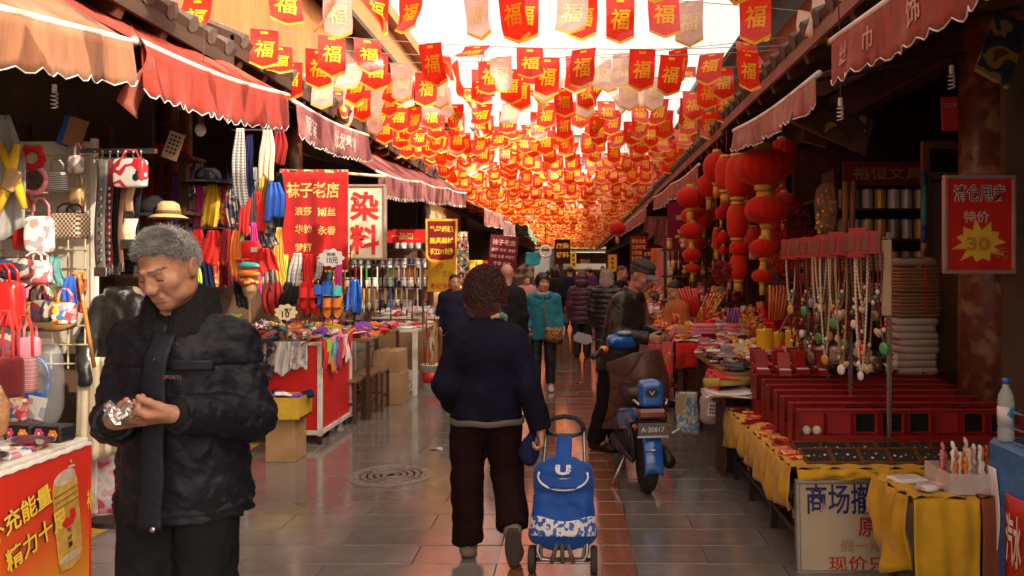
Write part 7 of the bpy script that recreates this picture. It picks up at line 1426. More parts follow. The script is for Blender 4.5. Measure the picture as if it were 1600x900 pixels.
sign('dotted_card', 'white card with a grid of red dots on the pale plastic bag', 'card', (1.11, 6.05, .44), .13, .11, PLA['white'], [('●●●●●\n●●●●●\n●●●●●', 0, 0, .075, .10, mat('dot_plum', (.3, .05, .1)), 0)], th=.006, ux=(1, 0, -.12), uy=(.12, .1, 1))
carton('small brown carton under the paper table', (1.45, 6.1, 0), (.35, .3, .3)); carton('brown carton in the shade under the jewellery stall end', (1.42, 5.95, .302), (.25, .25, .16), stripe=False)
tt = thing('red_draped_table', 'table under a bright red cloth beyond the scooter', 'table', (1.75, 8.75, 0)); b = MB(); b.box((0, 0, .795), (1.5, 2.3, .03)); obj('tabletop', b, WOOD, tt)
for sx_ in (-.7, .7):
    for sy_ in (-1.1, 1.1): b = MB(); b.box((sx_, sy_, .39), (.05, .05, .78)); obj('leg', b, DARKWOOD, tt)
RC = cloth('scarlet_cloth', (.60, .02, .012), sheen=.25)
swag('scarlet_cloth', 'scarlet cloth hanging over the street side of the draped table', (1.0, 7.6), (1.0, 9.9), .815, .42, RC, 3, (-1, 0), 21); swag('scarlet_front_cloth', 'scarlet cloth hanging over the near end of the draped table', (1.0, 7.6), (1.9, 7.6), .8155, .40, RC, 2, (0, -1), 22)
carton('old brown carton on the paving under the scarlet cloth', (1.27, 8.9, 0), (.44, .5, .42)); 
def tinsel(name, label, cat, c, r, m, n=260, sz=.03, seed=1, e=(1, 1, 1)):
    t = thing(name, label, cat, c); q = np.random.default_rng(seed); b = MB()
    for i in range(n):
        u = nrm(q.normal(size=3)); p = u * r * q.uniform(.55, 1.0) * np.array(e); a = nrm(q.normal(size=3)); d = nrm(np.cross(u, a)); s = sz * q.uniform(.6, 1.4); b.add([tuple(p - a * s * .35), tuple(p + a * s * .35), tuple(p + (u * .7 + d * .5) * s)], [(0, 1, 2)])
    o = obj('tinsel', b, m, t); tag(o, kind='stuff'); return t
tinsel('tinsel_ball', 'gold tinsel garland hanging under the scarlet cloth', 'tinsel', (1.02, 7.75, .62), .10, mat('gold_tinsel', (.6, .35, .04), rough=.25, metal=.6), seed=3); tinsel('tinsel_ball', 'magenta tinsel garland low under the scarlet cloth', 'tinsel', (1.05, 7.8, .42), .12, mat('magenta_tinsel', (.4, .02, .14), rough=.25, metal=.5), seed=4); tinsel('tinsel_ball', 'small gold tinsel ball on the old carton', 'tinsel', (1.15, 8.55, .52), .09, mat('gold_tinsel', (.6, .35, .04), rough=.25, metal=.6), seed=5)
W6 = 'on the scarlet draped table'
scatter(('packet', 'box', 'flat', 'folded', 'bunch', 'toy', 'candle'), ('red', 'pink', 'warm', 'red', 'orange', 'white', 'pale', 'darkred', 'mixed', 'gold', 'floral'), 1.03, 2.4, 7.65, 9.85, lambda x, d: .815 + .12 * max(0, x - 1.2), 110, W6, 71, (.95, 1.6), 12, 2, 180)
for i in range(5): ware('folded', ('pink', 'pale', 'pink', 'warm', 'pale')[i], (1.3 + .17 * i, 7.8 + .1 * (i % 2), .89), (0, 0, .2 * i), W6, 1.7)
carton('flat brown carton printed in red on the scarlet table', (1.25, 8.0, .83), (.4, .3, .12), m=mat('printed_carton', (.42, .22, .13), rough=.7, var=.2)); t_ = thing('white_cloth', 'white cloth spread on the corner of the scarlet table', 'cloth', (1.15, 7.68, .834)); b = MB(); b.sheet(lambda u, v: (-.15 + .4 * u, -.08 + .2 * v, .004 + .008 * math.sin(u * 7 + v * 5)), 12, 6, .004); obj('cloth', b, CLO['white'], t_, True)
for i, (px, py, D, rot, col, lab) in enumerate(((1095, 480, 8.2, 35, 'warm', 'red and gold wrapped sticks leaning on the scarlet table'), (1088, 470, 8.6, -20, 'red', 'red paper fans standing on the scarlet table'), (1212, 475, 7.6, 8, 'orange', 'orange incense bundles standing by the hanging lanterns'), (1222, 470, 7.7, -6, 'warm', 'red and gold incense bundles standing by the hanging lanterns'))):
    t_ = thing('incense_bundle', lab, 'incense', P(px, py + 25, D)); 
    for j in range(6): b = MB(); b.tube([(-.06 + .025 * j, .01 * (j % 2), 0), (-.09 + .036 * j + .3 * math.sin(R(rot)) , .02, .32)], .014, 6); obj('stick', b, MATS[col]['p'], t_, True)
tinsel('gold_tree', 'little golden tinsel tree on the stationery table', 'ornament', P(1172, 508, 7.0), .09, mat('gold_tinsel', (.6, .35, .04), rough=.25, metal=.6), 220, .03, 6, (.8, .8, 1.3))
for i in range(4): t_ = thing('purple_candle', f'{("first", "second", "third", "fourth")[i]} purple wrapped candle from the left on the scarlet table', 'candle', P(1136 + i * 5, 505, 7.7)); b = MB(); b.tube([(0, 0, 0), (.02, 0, .15)], .014, 8); obj('candle', b, GLO['purple'], t_, True)
for i in range(2): t_ = thing('display_easel', ('left', 'right')[i] + ' slanting wooden easel leg behind the yellow jars', 'easel', P(1225 + 14 * i, 505, 6.9)); b = MB(); b.tube([(-.08, 0, -.15), (.10, 0, .18)], .01, 6); obj('bar', b, PW, t_, True)
# ---- lanterns
LRED = cloth('lantern_silk', (.68, .024, .009), trans=.32, sheen=.2, var=.1, bump=.15, bscale=200); LRED2 = cloth('lantern_satin', (.70, .035, .012), rough=.5, trans=.3); LG = mat('lantern_gold', (.62, .36, .05), rough=.45, var=.2, bump=.2, bscale=120)
def lantern(label, px, py, wpx, hpx, D, tall=False, tassel=True, string=.25):
    c = P(px, py, D); r = wpx * D / F / 2; h = hpx * D / F / 2; t = thing('red_lantern', label, 'lantern', c, 0, 'red lanterns hanging over the right stalls'); b = MB(); n = 11
    prof = []
    for i in range(n + 1):
        a = -math.pi / 2 + math.pi * i / n; ex = .55 if tall else .8
        prof.append((max(.28 * r if not tall else .55 * r, r * math.cos(a) ** ex), h * math.sin(a) if not tall else h * math.copysign(abs(math.sin(a)) ** .8, math.sin(a))))
    b.lathe(prof, 48, rib=.07 if not tall else .025, ribn=16); obj('silk_body', b, LRED if not tall else LRED2, t, True)
    rc = prof[0][0] * 1.02
    for s in (-1, 1): k = MB(); k.lathe([(rc, s * h * .94), (rc * 1.12, s * h * 1.0), (rc * 1.02, s * (h + .18 * r)), (rc * .6, s * (h + .2 * r))], 20); obj('gold_cap', k, LG, t, True)
    for i in range(14):
        if not tall: a = i * 2 * math.pi / 14; k = MB(); k.prism([(-.11 * r, .02 * r), (.11 * r, .02 * r), (0, -.2 * r)], -.002, .002, Matrix.Rotation(a, 4, 'Z') @ T(0, -r * .55, h * .86) @ rotm('X', 115)); obj('scallop', k, LG, t)
    if tassel: k = MB(); L_ = max(.9 * r, .1); k.lathe([(rc * .8, -h - .15 * r), (rc * .95, -h - .15 * r - L_ * .4), (rc * .9, -h - .15 * r - L_), (rc * .3, -h - .15 * r - L_)], 14, rib=.2, ribn=18); obj('tassel', k, LG, t, True)
    k = MB(); k.tube([(0, 0, h), (0, 0, h + string)], .004, 4); obj('string', k, CLO['red'], t)
LN = [(1193, 261, 90, 58, 7.0, 0, 'biggest round lantern, top of the nearest hanging column'), (1198, 328, 70, 45, 7.0, 0, 'second lantern down the nearest hanging column'), (1193, 388, 46, 30, 7.0, 0, 'third lantern down the nearest hanging column'), (1191, 431, 34, 21, 7.0, 0, 'lowest small lantern of the nearest hanging column'),
      (1153, 277, 40, 66, 7.9, 1, 'tall oval lantern left of the biggest one'), (1135, 272, 36, 52, 8.3, 1, 'oval lantern half behind the tall oval one'), (1120, 262, 44, 48, 8.8, 0, 'round lantern at the left of the oval ones'), (1152, 346, 34, 54, 7.9, 1, 'tall lantern second in the oval column'), (1155, 388, 32, 24, 7.9, 0, 'small round lantern third in the oval column'), (1154, 417, 27, 42, 7.9, 1, 'lowest tall lantern of the oval column'),
      (1079, 309, 46, 33, 9.6, 0, 'top round lantern of the farther column by the maroon banner'), (1086, 337, 46, 26, 10.0, 0, 'round lantern tucked behind the top of the farther column'), (1081, 361, 38, 26, 9.6, 0, 'second lantern of the farther column'), (1088, 381, 34, 20, 10, 0, 'lantern tucked behind the middle of the farther column'), (1081, 398, 31, 20, 9.6, 0, 'third lantern of the farther column'), (1082, 419, 25, 14, 9.6, 0, 'lowest lantern of the farther column'),
      (1127, 333, 20, 20, 9.2, 0, 'small lantern between the two columns'), (1120, 374, 15, 34, 9.2, 1, 'small slim lantern between the two columns'), (1130, 371, 17, 20, 8.9, 0, 'small round lantern right of the slim one'), (1130, 391, 14, 14, 8.9, 0, 'tiny lantern below the small round one'), (1222, 240, 48, 44, 7.9, 0, 'shaded lantern behind the biggest one'), (1226, 322, 40, 42, 7.7, 0, 'shaded lantern behind the second of the nearest column'), (1222, 300, 20, 20, 8.2, 0, 'small shaded lantern deep under the awning'), (1168, 330, 22, 30, 8.4, 1, 'slim lantern behind the tall second one'), (1172, 296, 40, 40, 8.6, 0, 'round lantern glimpsed between the biggest one and the tall oval'), (1108, 290, 38, 36, 9.4, 0, 'round lantern left of the narrow hanging sign'), (1178, 372, 30, 34, 8.4, 1, 'tall lantern behind the third of the nearest column'), (1140, 318, 30, 26, 8.8, 0, 'round lantern under the oval one'), (1100, 345, 26, 24, 9.9, 0, 'round lantern right of the farther column'), (1210, 365, 34, 30, 8.1, 0, 'shaded round lantern behind the third of the nearest column'), (1140, 425, 26, 22, 8.6, 0, 'small lantern left of the lowest tall one'), (965, 357, 26, 20, 15, 0, 'single lantern hanging alone over the middle of the street')]
for (px, py, w, h, D, tl_, lab) in LN: lantern(lab, px, py, w, h, D, bool(tl_), string=.3 if D < 14 else 1.2)
for (px, py, r, lab, s) in ((1226, 400, .14, 'fluffy red knot cluster hanging beside the small lanterns', 11), (1245, 345, .13, 'dark red knot cluster hanging under the awning', 12), (1215, 372, .10, 'fluffy red knots behind the nearest lantern column', 13), (1128, 425, .09, 'fluffy red knots hanging below the tiny lantern', 14), (1258, 385, .12, 'dark red paper ornaments by the gold ingot bag', 15)): tinsel('red_knots', lab, 'knots', P(px, py, 7.5), r, CLO['red'] if s % 2 else CLO['darkred'], 420, .04, s, (1, 1, 1.3))
# ---- banners on the right
c = P(1066, 366, 10.4); k = 10.4 / F; WINE = cloth('wine_banner', (.17, .008, .03))
def flower(t, M, z):
    for i in range(6): a = R(60 * i + 10); b = MB(); b.prism([(6 * k * math.cos(a) + 6 * k * math.cos(a) * x - 2.2 * k * y * math.sin(a), -2 * k + 6 * k * math.sin(a) + 6 * k * math.sin(a) * x + 2.2 * k * y * math.cos(a)) for x, y in ((-.6, 0), (0, 1), (.8, .8), (1, 0), (.8, -.8), (0, -1))], z + .001, z + .004, M); obj('petal', b, mat('petal_gold', (.65, .42, .08)), t)
sign('wine_banner', 'wine red vertical banner with a yellow flower behind the farther lanterns', 'banner', c, 46 * k, 100 * k, WINE, [('福', -6 * k, 26 * k, 8 * k, 9 * k, mat('petal_gold', (.65, .42, .08)), .02), ('电话 1379', 0, -42 * k, 5 * k, 34 * k, mat('petal_gold', (.65, .42, .08)), .02)], th=.012, extra=flower)
sign('red_pennant_sign', 'narrow red hanging sign with a white panel between the lantern columns', 'sign', P(1111, 300, 9.9), .13, .72, mat('pennant_red', (.48, .015, .012), rough=.5), [('灯', 0, .2, .07, .07, WHT, .02), ('▮', 0, .02, .13, .035, WHT, 0), ('笼', 0, -.16, .07, .07, WHT, .02)], th=.012, border=CLO['gold'], bt=.008)
c = P(998, 391, 17); k = 17 / F; sign('gold_letter_banner', 'red banner crowded with gold lettering on the far right side', 'banner', c, 26 * k, 44 * k, cloth('far_banner_red', (.30, .02, .01)), [('纸张文具', 0, 14 * k, 6.5 * k, 22 * k, GOLDT, .03), ('文房四宝', 0, 5 * k, 6.5 * k, 22 * k, GOLDT, .03), ('各种画材', 0, -4 * k, 6.5 * k, 22 * k, GOLDT, .03), ('批发零售', 0, -13 * k, 6.5 * k, 22 * k, GOLDT, .03)], th=.012)
c = P(1018, 396, 15); k = 15 / F; sign('tilted_sign', 'tilted maroon sign with gold characters behind the capped man', 'sign', c, 30 * k, 16 * k, cloth('tilt_maroon', (.15, .012, .012)), [('湖南湘绣', 0, 0, 7 * k, 24 * k, GOLDT, .03)], th=.012, ux=(1, 0, .14), uy=(-.14, 0, 1))
for i, (px, col, lab) in enumerate(((1037, 'lime', 'lime green plastic tube hanging past the capped man'), (1031, 'pink', 'pink and white cloth hanging past the capped man'), (1022, 'orange', 'orange cloth strip hanging past the capped man'), (1045, 'cream', 'cream cloth strip hanging past the capped man'))): hang('cloth_strip', lab, 'cloth', P(px, 388, 12.5), .09, .62, MATS[col]['c'], 2, .01, .9, seed=i + 200)
for i in range(5): hang('dull_cloth', ('first', 'second', 'third', 'fourth', 'fifth')[i] + ' dull pinkish cloth from the left hung under the far right eave', 'cloth', P(1020 + i * 9, 338 + 3 * (i % 3), 17 - i), .30, .38 + .06 * (i % 3), cloth('dull_pink_cloth', (.24, .09, .08)), 2, .02, .95, .05, seed=i + 220)
# racks and tables farther down the right side
for i, (y0, y1, cols, lab) in enumerate(((10.3, 13.0, ('red', 'brown', 'white', 'warm', 'cream', 'mixed'), 'the third right hand table'), (13.6, 17.5, ('red', 'warm', 'pink', 'white', 'dark', 'gold'), 'the fourth right hand table'), (18.5, 25, ('red', 'mixed', 'orange', 'dark', 'yellow'), 'the far right hand table'))):
    x0 = 1.2 + .1 * i; t_ = thing('goods_table', ('third table on the right, heaped with small red and brown goods', 'fourth table on the right under the worn awning', 'far table on the right near the crowd')[i], 'table', ((x0 + 2.3) / 2, (y0 + y1) / 2, 0)); b = MB(); b.box((0, 0, .80), (2.3 - x0, y1 - y0, .03)); obj('tabletop', b, WOOD, t_); b = MB(); b.box((0, 0, .39), (2.2 - x0, y1 - y0 - .1, .78)); obj('skirt', b, CLO[('darkred', 'maroon', 'red')[i]], t_)
    scatter(('packet', 'box', 'toy', 'jar', 'candle', 'folded'), cols, x0, 2.25, y0 + .1, y1 - .1, lambda x, d, x0=x0: .82 + .25 * (x - x0), 46, 'on ' + lab, 80 + i, (1.3, 2.2), 12, 2, 180)
tt = thing('trinket_rack', 'rack of dark trinkets and hanging cords beyond the scarlet table', 'rack', (1.75, 10.2, 0))
for x in (-.55, .0, .55): b = MB(); b.box((x, 0, 1.0), (.04, .04, 2.0)); obj('post', b, DARKWOOD, tt)
for z in (1.1, 1.45, 1.8): b = MB(); b.box((0, 0, z), (1.2, .15, .025)); obj('shelf', b, DARKWOOD, tt)
q = random.Random(44)
for i in range(40): col = q.choice(('brown', 'black', 'cream', 'red', 'gold', 'grey')); x = 1.2 + q.random() * 1.1; z = (1.43, 1.78, 1.08)[i % 3]; t_ = thing('hanging_trinket', f'{col} corded trinket hanging on the dark rack', 'trinket', (x, 10.11, z), 0, 'trinkets hanging on the dark rack'); b = MB(); b.tube([(0, 0, 0), (0, 0, -.12)], .004, 4); b.tube([(0, 0, -.12), (0, 0, -.16), (0, 0, -.25)], [.01, .018, .006], 6); obj('charm', b, GLO[col], t_, True)
scatter(('toy', 'jar', 'packet'), ('white', 'red', 'gold', 'cream', 'brown', 'black'), 1.2, 2.3, 10.15, 10.25, lambda x, d: (1.115, 1.465, 1.815)[int(x * 50) % 3], 24, 'on the shelves of the dark trinket rack', 90, (1.0, 1.5), 5, 1, 180)
scatter(('packet', 'pouch', 'bunch', 'box'), ('darkred', 'red', 'brown', 'warm', 'black'), 2.3, 3.1, 7.3, 9.0, lambda x, d: 1.0 + .8 * ((x * 7.3 + d * 3.1) % 1), 40, 'on the dim shelves behind the lanterns', 91, (1.3, 2.0), 10, 1, 180)
t_ = thing('dim_shelves', 'dim shelves at the back of the lantern shop', 'shelf', (2.75, 8.6, 0))
for z in (.5, 1.0, 1.4, 1.8, 2.2): b = MB(); b.box((0, 0, z), (.9, 2.6, .03)); obj('shelf', b, DARKWOOD, t_)
# ---------------------------------------------------------------- trolley and scooter
BLUEN = cloth('royal_blue_nylon', (.008, .07, .34), rough=.5, bump=.2, bscale=30, sheen=.15, var=.15)
AL = mat('dull_tube', (.36, .34, .33), rough=.35, metal=.9, var=.15)
def trolley():
    t = thing('shopping_trolley', 'blue shopping trolley bag with a white flowered band pulled by the curly haired woman', 'trolley', (-.06, 3.92, 0), R(-2)); tl = .20
    M = Matrix.Rotation(R(-14), 4, 'X')           # leaning towards the woman
    A = lambda x, y, z: M @ Vector((x, y, z))
    o = lambda n, b, m, s=True, p=t: obj(n, b, m, p, s)
    for s in (-1, 1):
        w = MB(); w.lathe([(.042, -.018), (.062, -.018), (.068, -.008), (.068, .008), (.062, .018), (.042, .018)], 24, (0, 0, 0), T(s * .158, 0, .068) @ rotm('Y', 90)); wh = o('wheel', w, mat('dusty_tyre', (.045, .04, .036), rough=.85, var=.3)); h = MB(); h.lathe([(.0, -.014), (.041, -.012), (.041, .012), (.0, .014)], 16, (0, 0, 0), T(s * .158, 0, .068) @ rotm('Y', 90)); obj('hub', h, PLA['grey'], wh)
        b = MB(); b.tube([A(s * .115, -.0, .05), A(s * .115, .02, .28), A(s * .108, .02, .56), A(s * .10, .02, .72)], .0095, 8); o('side_tube', b, AL)
        b = MB(); b.tube([(s * .125, -.01, .23), (s * .125, -.045, .12), (s * .11, -.05, .085), (0, -.05, .08)], .010, 8); o('foot_tube', b, AL)
        b = MB(); b.tube([(s * .125, -.02, .20), (s * .10, -.06, .10), (s * .13, -.03, .07)], .007, 6); o('frayed_strap', b, mat('dirty_webbing', (.17, .14, .10), rough=.9, var=.4))
    b = MB(); b.tube([(-.15, 0, .068), (.15, 0, .068)], .008, 8); o('axle', b, AL)
    hb = [A(-.10, .02, .71), A(-.095, .02, .745), A(-.06, .02, .775), A(0, .02, .785), A(.06, .02, .775), A(.095, .02, .745), A(.10, .02, .71)]; b = MB(); b.tube(hb, .0135, 10); o('handle', b, mat('black_foam', (.018, .017, .017), rough=.7))
    b = MB(); b.tube([A(-.10, .02, .70), A(-.05, .015, .685), A(.05, .015, .685), A(.10, .02, .70)], .011, 8); o('cross_bar', b, PLA['black'])
    for x in (-.115, .115): b = MB(); b.box((x * .9, .03, .70), (.03, .034, .045), M, ch=.006); o('joint', b, PLA['black'], False)
    for (z, x) in ((.225, .125), (.085, .11), (.155, .06)): b = MB(); b.box((0, -.045, z), (2 * x, .012, .02), ch=.003); o('frame_bar', b, mat('dirty_webbing', (.17, .14, .10), rough=.9, var=.4) if z < .2 else AL, False)
    for x in (-.025, .025, .0): b = MB(); b.tube([(x, -.055, .235), (x * 1.3, -.06, .15), (x * 2.2, -.055, .07)], .012, 6); o('webbing', b, mat('dirty_webbing', (.17, .14, .10), rough=.9, var=.4))
    # bag
    v = Vol(); v.k = .05; v.box((0, .0, .36), (.158, .10, .20), .06); v.ell((-.005, -.03, .22), (.165, .105, .09)); v.ell((0, -.01, .50), (.125, .085, .09))
    v.disp = lambda p: .009 * wn(p * np.array([1, 1, 1.5], np.float32), 17) + .012 * np.exp(-((p[:, 2] - .40 - .12 * np.abs(p[:, 0])) / .018) ** 2) * (p[:, 1] < 0)
    me = v.mesh(.009, 'bag'); setm(me, BLUEN); bo = link('bag', me, t); bo.matrix_local = T(0, 0, -.02) @ M
    fl = printed('white_flowers', ((.02, .10, .40), (.72, .70, .70), (.70, .68, .70), (.04, .12, .42), (.7, .68, .68)), 62, .6)
    b = MB(); b.sheet(lambda u, w: (math.cos(math.pi * (1.06 + .88 * u)) * .172, -.055 + math.sin(math.pi * (1.06 + .88 * u)) * .095, .205 + .085 * w + .012 * math.sin(u * 9) * w), 36, 6, .004, T(0, 0, -.02) @ M); o('flowered_band', b, fl)
    b = MB(); b.sheet(lambda u, w: ((w - .5) * .26 * math.sin(math.pi * (.12 + .80 * u)) ** .6, -.102 + .035 * u - .012 * math.cos((w - .5) * 3), .415 + .155 * u), 14, 16, .005, M); lid = o('lid_flap', b, BLUEN)
    b = MB(); b.tube([M @ Vector(((w - .5) * .262 * math.sin(math.pi * .12) ** .6 if False else .128 * math.sin(a), -.112 + .010 * math.cos(a), .475 - .068 * math.cos(a))) for w, a in [(0, -1.9 + i * .19) for i in range(21)]], .006, 6); obj('piping', b, PLA['white'], lid, True)
    b = MB(); put_text(b, 'U', M @ frame_m((0, -.112, .505), (1, 0, 0), (0, .22, 1)), .052, .08, .06, .012); obj('emblem', b, printed('emblem_print', ((.7, .7, .72), (.68, .68, .72), (.2, .28, .5), (.7, .7, .72)), 110, .5), lid)
    b = MB(); put_text(b, '~shop~', M @ frame_m((.005, -.112, .462), (1, 0, .05), (0, .22, 1)), .012, .06, 0, .012, slant=.3); obj('lettering', b, WHT, lid)
    b = MB(); b.sheet(lambda u, w: ((w - .5) * .082, -.075 + .085 * u, .555 + .125 * u), 6, 4, .006, M); o('strap_flap', b, BLUEN)
    return t
trolley()
t_ = thing('black_pouch', 'small black drawstring bag hanging from the trolley handle beside the curly haired woman', 'bag', (-.245, 4.10, .52)); v = Vol(); v.k = .03; v.ell((0, 0, .05), (.055, .04, .075)); v.cap((0, 0, .1), (.04, 0, .2), .03, .015); v.disp = lambda p: .006 * wn(p, 30); me = v.mesh(.009, 'pouch'); setm(me, CLO['navy']); link('pouch', me, t_)
def scooter():
    t = thing('electric_scooter', 'blue and black scooter parked beside the capped man with a brown quilt over its handlebar', 'scooter', (.50, 5.34, 0), R(6)); BL = plastic('scooter_blue', (.008, .10, .42), rough=.2, coat=.6, var=.1); BK = plastic('scooter_black', (.015, .014, .014), rough=.45, var=.25); RUB = mat('tyre_rubber', (.02, .019, .018), rough=.8, var=.2, bump=.3, bscale=40)
    o = lambda n, b, m, s=True, p=t: obj(n, b, m, p, s)
    for (y, w) in ((0, .095), (1.22, .085)):
        b = MB(); b.lathe([(.155, -w * .42), (.19, -w * .5), (.218, -w * .32), (.228, -w * .1), (.228, w * .1), (.218, w * .32), (.19, w * .5), (.155, w * .42)], 36, (0, 0, 0), T(0, y, .229) @ rotm('Y', 90)); wh = o('wheel', b, RUB); b = MB(); b.lathe([(.03, -.03), (.15, -.03), (.156, -.036), (.156, .036), (.15, .03), (.03, .03)], 24, (0, 0, 0), T(0, y, .229) @ rotm('Y', 90)); obj('rim', b, mat('alloy', (.25, .25, .26), rough=.35, metal=.8), wh, True)
        for k in range(5): b = MB(); b.box((0, 0, .09), (.022, .03, .13), T(0, y, .229) @ Matrix.Rotation(k * 1.2566, 4, 'X')); obj('spoke', b, mat('alloy', (.25, .25, .26), rough=.35, metal=.8), wh)
    b = MB(); b.sheet(lambda u, w: ((w - .5) * .125, .249 * -math.cos(R(-8 + 118 * u)) * 1.0, .229 + .252 * math.sin(R(-8 + 118 * u)) - .022 * (2 * w - 1) ** 2), 18, 8, .006); o('rear_fender', b, BL)
    b = MB(); b.sheet(lambda u, w: ((w - .5) * .12, 1.22 - .25 * math.cos(R(20 + 130 * u)), .229 + .25 * math.sin(R(20 + 130 * u)) - .02 * (2 * w - 1) ** 2), 18, 6, .006); o('front_fender', b, BL)
    for s in (-1, 1):
        b = MB(); b.tube([(s * .085, 0, .23), (s * .09, .16, .52)], [.022, .018], 10); sh_ = o('shock_absorber', b, BK)
        b = MB(); b.tube([(s * .088 + .024 * math.cos(a), .08 + .0022 * a * 1.2, .37 + .0062 * a * .6 + .024 * math.sin(a)) for a in [i * .6 for i in range(40)]], .005, 5); obj('spring', b, STEEL, sh_, True)
        b = MB(); b.tube([(s * .065, 1.22, .23), (s * .06, 1.14, .62), (s * .03, 1.06, .86)], .02, 8); o('fork', b, BK)
        b = MB(); b.tube([(s * .10, .0, .22), (s * .10, .35, .20), (s * .12, .75, .17)], .018, 8); o('swing_arm', b, BK)
        v = Vol(); v.k = .03; v.cap((s * .10, .15, .46), (s * .12, .62, .36), .055, .045, sq=(.6, 1, 1)); v.cap((s * .09, -.05, .55), (s * .11, .35, .46), .05, .07, sq=(.6, 1, 1)); me = v.mesh(.012, 'side_panel'); setm(me, BL if s < 0 else BL); link('side_panel', me, t)
        b = MB(); b.box((s * .115, -.17, .49), (.03, .05, .035), ch=.01); o('indicator', b, GLO['orange'])
    v = Vol(); v.k = .04; v.box((0, .62, .20), (.13, .25, .035), .02); v.cap((0, .32, .38), (0, .1, .5), .11, .10); me = v.mesh(.014, 'frame_body'); setm(me, BK); link('frame_body', me, t)
    v = Vol(); v.k = .04; v.box((0, .28, .64), (.115, .27, .045), .04); v.ell((0, .1, .66), (.12, .14, .06)); me = v.mesh(.012, 'seat'); setm(me, mat('black_vinyl', (.014, .012, .012), rough=.4, bump=.2)); link('seat', me, t)
    v = Vol(); v.k = .03; v.box((0, -.13, .70), (.082, .05, .085), .03); v.ell((0, -.10, .77), (.075, .05, .03)); me = v.mesh(.008, 'backrest'); setm(me, BL); br = link('backrest', me, t)
    b = MB(); b.prism([(.05 * math.cos(a), .032 * math.sin(a)) for a in [i * .393 for i in range(16)]], .0, .006, frame_m((0, -.179, .715), (1, 0, 0), (0, 0, 1))); obj('badge', b, PLA['black'], br); b = MB(); put_text(b, 'V', frame_m((0, -.179, .715), (1, 0, 0), (0, 0, 1)), .03, .04, .02, .009); obj('emblem', b, STEEL, br)
    b = MB(); b.box((0, -.16, .575), (.20, .10, .07), ch=.02); o('tail_light', b, plastic('tail_red', (.16, .02, .012), rough=.2, coat=.5), False); b = MB(); b.box((0, -.13, .50), (.17, .06, .07), ch=.01); o('light_bracket', b, BK, False)
    b = MB(); b.box((0, -.205, .475), (.20, .006, .085), rotm('X', 0), ch=.002); pl = o('number_plate', b, mat('plate_grey', (.12, .11, .11), rough=.4), False); b = MB(); put_text(b, 'A·30817', frame_m((0, -.208, .475), (1, 0, 0), (0, 0, 1)), .035, .16, .02, .003); obj('lettering', b, mat('plate_white', (.6, .58, .55)), pl)
    b = MB(); b.box((0, -.21, .428), (.21, .006, .012)); o('plate_rim', b, STEEL, False)
    b = MB(); b.tube([(0, 1.08, .62), (0, 1.0, .98)], .03, 10); o('steering_column', b, BK); v = Vol(); v.k = .03; v.cap((-.10, .93, .955), (.10, .99, .985), .05, .05); v.ell((0, .99, .965), (.14, .10, .08)); me = v.mesh(.011, 'front_cowl'); setm(me, BL); fc = link('front_cowl', me, t)
    v = Vol(); v.k = .02; v.cap((0, 1.05, .86), (0, 1.10, .42), .11, .10, sq=(1, .5, 1)); me = v.mesh(.012, 'leg_shield'); setm(me, BK); link('leg_shield', me, t)
    b = MB(); b.ell((0, .925, 1.02), (.065, .04, .02), 16, 6, T(0, -.02, .01)); obj('dial', b, mat('dial_grey', (.35, .42, .48), rough=.15), fc, True)
    b = MB(); b.tube([(-.27, .74, .86), (-.16, .86, .92), (0, .96, .96), (.18, 1.0, .99), (.27, .98, 1.0)], .013, 8); hb = o('handlebar', b, BK)
    for s in (-1, 1):
        b = MB(); e0, e1 = ((-.285, .725, .852), (-.20, .815, .90)) if s < 0 else ((.31, .965, 1.005), (.2, .995, .99)); b.tube([e0, e1], .021, 10); obj('grip', b, BK, hb, True); b = MB(); b.tube([(e0[0], e0[1] + .05, e0[2]), (e1[0] * .8, e1[1] + .09, e1[2])], .006, 6); obj('brake_lever', b, STEEL, hb, True); b = MB(); b.ell((e1[0] * .9, e1[1] + .02, e1[2] + .005), (.04, .03, .03), 10, 8); obj('switch_housing', b, GLO['orange'] if s < 0 else BK, hb, True)
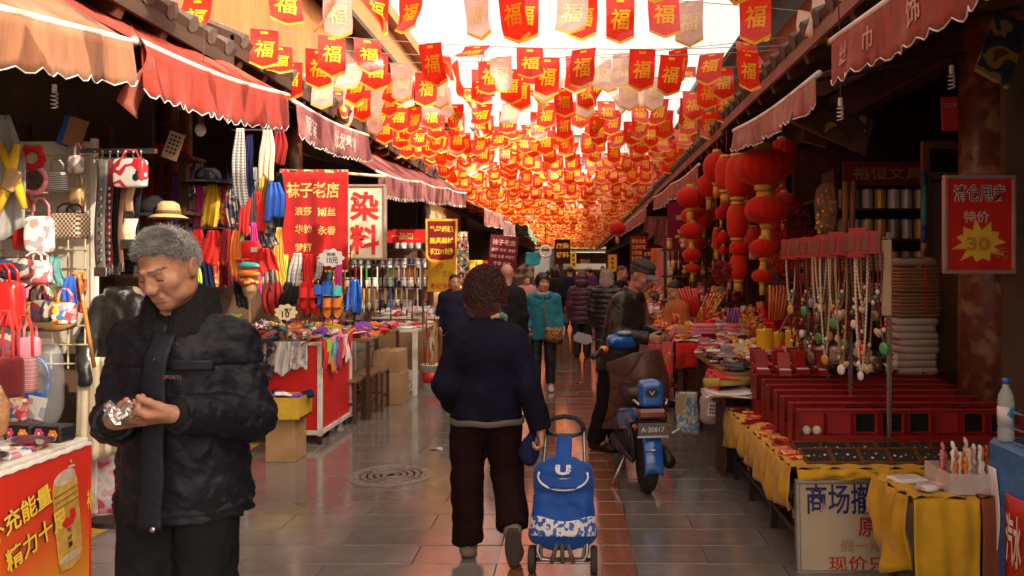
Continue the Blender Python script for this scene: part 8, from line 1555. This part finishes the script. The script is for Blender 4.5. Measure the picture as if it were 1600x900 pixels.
    b = MB(); b.tube([(-.17, .86, .93), (-.19, .88, .97), (-.27, .88, .985)], .006, 6); mi = o('mirror', b, BK); b = MB(); b.prism([(-.075, -.03), (.03, -.05), (.075, -.02), (.06, .03), (-.05, .045), (-.08, .01)], 0, .02, frame_m((-.345, .875, .99), (1, .1, -.15), (.15, .25, 1))); obj('mirror_glass', b, mat('mirror_grey', (.30, .26, .25), rough=.2, metal=.2), mi)
    b = MB(); b.tube([(-.10, .25, .2), (-.22, .18, .01)], .011, 8); o('kickstand', b, STEEL); b = MB(); b.tube([(.13, .1, .26), (.135, -.12, .23)], .045, 12); o('motor_cover', b, BK)
    for s in (-1, 1): b = MB(); b.tube([(s * .10, -.02, .64), (s * .115, -.14, .66), (s * .09, -.2, .64)], .010, 6); o('grab_rail', b, STEEL)
    b = MB(); b.tube([(-.06, -.24, .34), (.0, -.26, .35), (.06, -.24, .34)], .005, 6); o('fender_wire', b, STEEL)
    return t
scooter()
QU = mat('brown_quilting', (.085, .036, .026), rough=.5, var=.2, scale=8, bump=.2, bscale=30, sheen=.1 if False else 0)
t = thing('quilted_cover', 'brown quilted wind cover draped over the scooter handlebar', 'cover', (.46, 5.98, .33), R(6)); b = MB()
def qf(u, v):
    w = .20 + .04 * v; x = (u - .5) * 2 * w + .03 * math.sin(v * 4) + .03 * v; z = .53 - .56 * v + .05 * math.sin(u * 3.1) + .10 * (u - .5) * (1 - v)
    y = .16 * (2 * u - 1) ** 2 - .10 - .05 * math.sin(v * 3.1); q = abs(math.sin((u * 1.5 + v * 2.2) * 3.14)) ** .6 * abs(math.sin((u * 1.5 - v * 2.2 + .3) * 3.14)) ** .4
    return (x, y - .03 * q, z)
b.sheet(qf, 48, 44, .02); obj('quilt', b, QU, t, True)
b = MB(); b.box((.19, -.06, .26), (.012, .01, .07), rotm('Y', 60)); obj('white_tag', b, PLA['white'], t)
# ---------------------------------------------------------------- say which one of alike wares each is
by = {}
for o in SC.objects:
    if o.get('category') and o.get('label') and o['category'] not in ('pennant', 'string'): by.setdefault(o['label'], []).append(o)
for lab, os_ in by.items():
    if 2 <= len(os_) <= 20 and len(lab.split()) <= 14:
        os_.sort(key=lambda o: (o.location.x ** 2 + o.location.y ** 2))
        for i, o in enumerate(os_): o['label'] = lab + (', nearest' if i == 0 else f', {ORD_[i]} nearest')
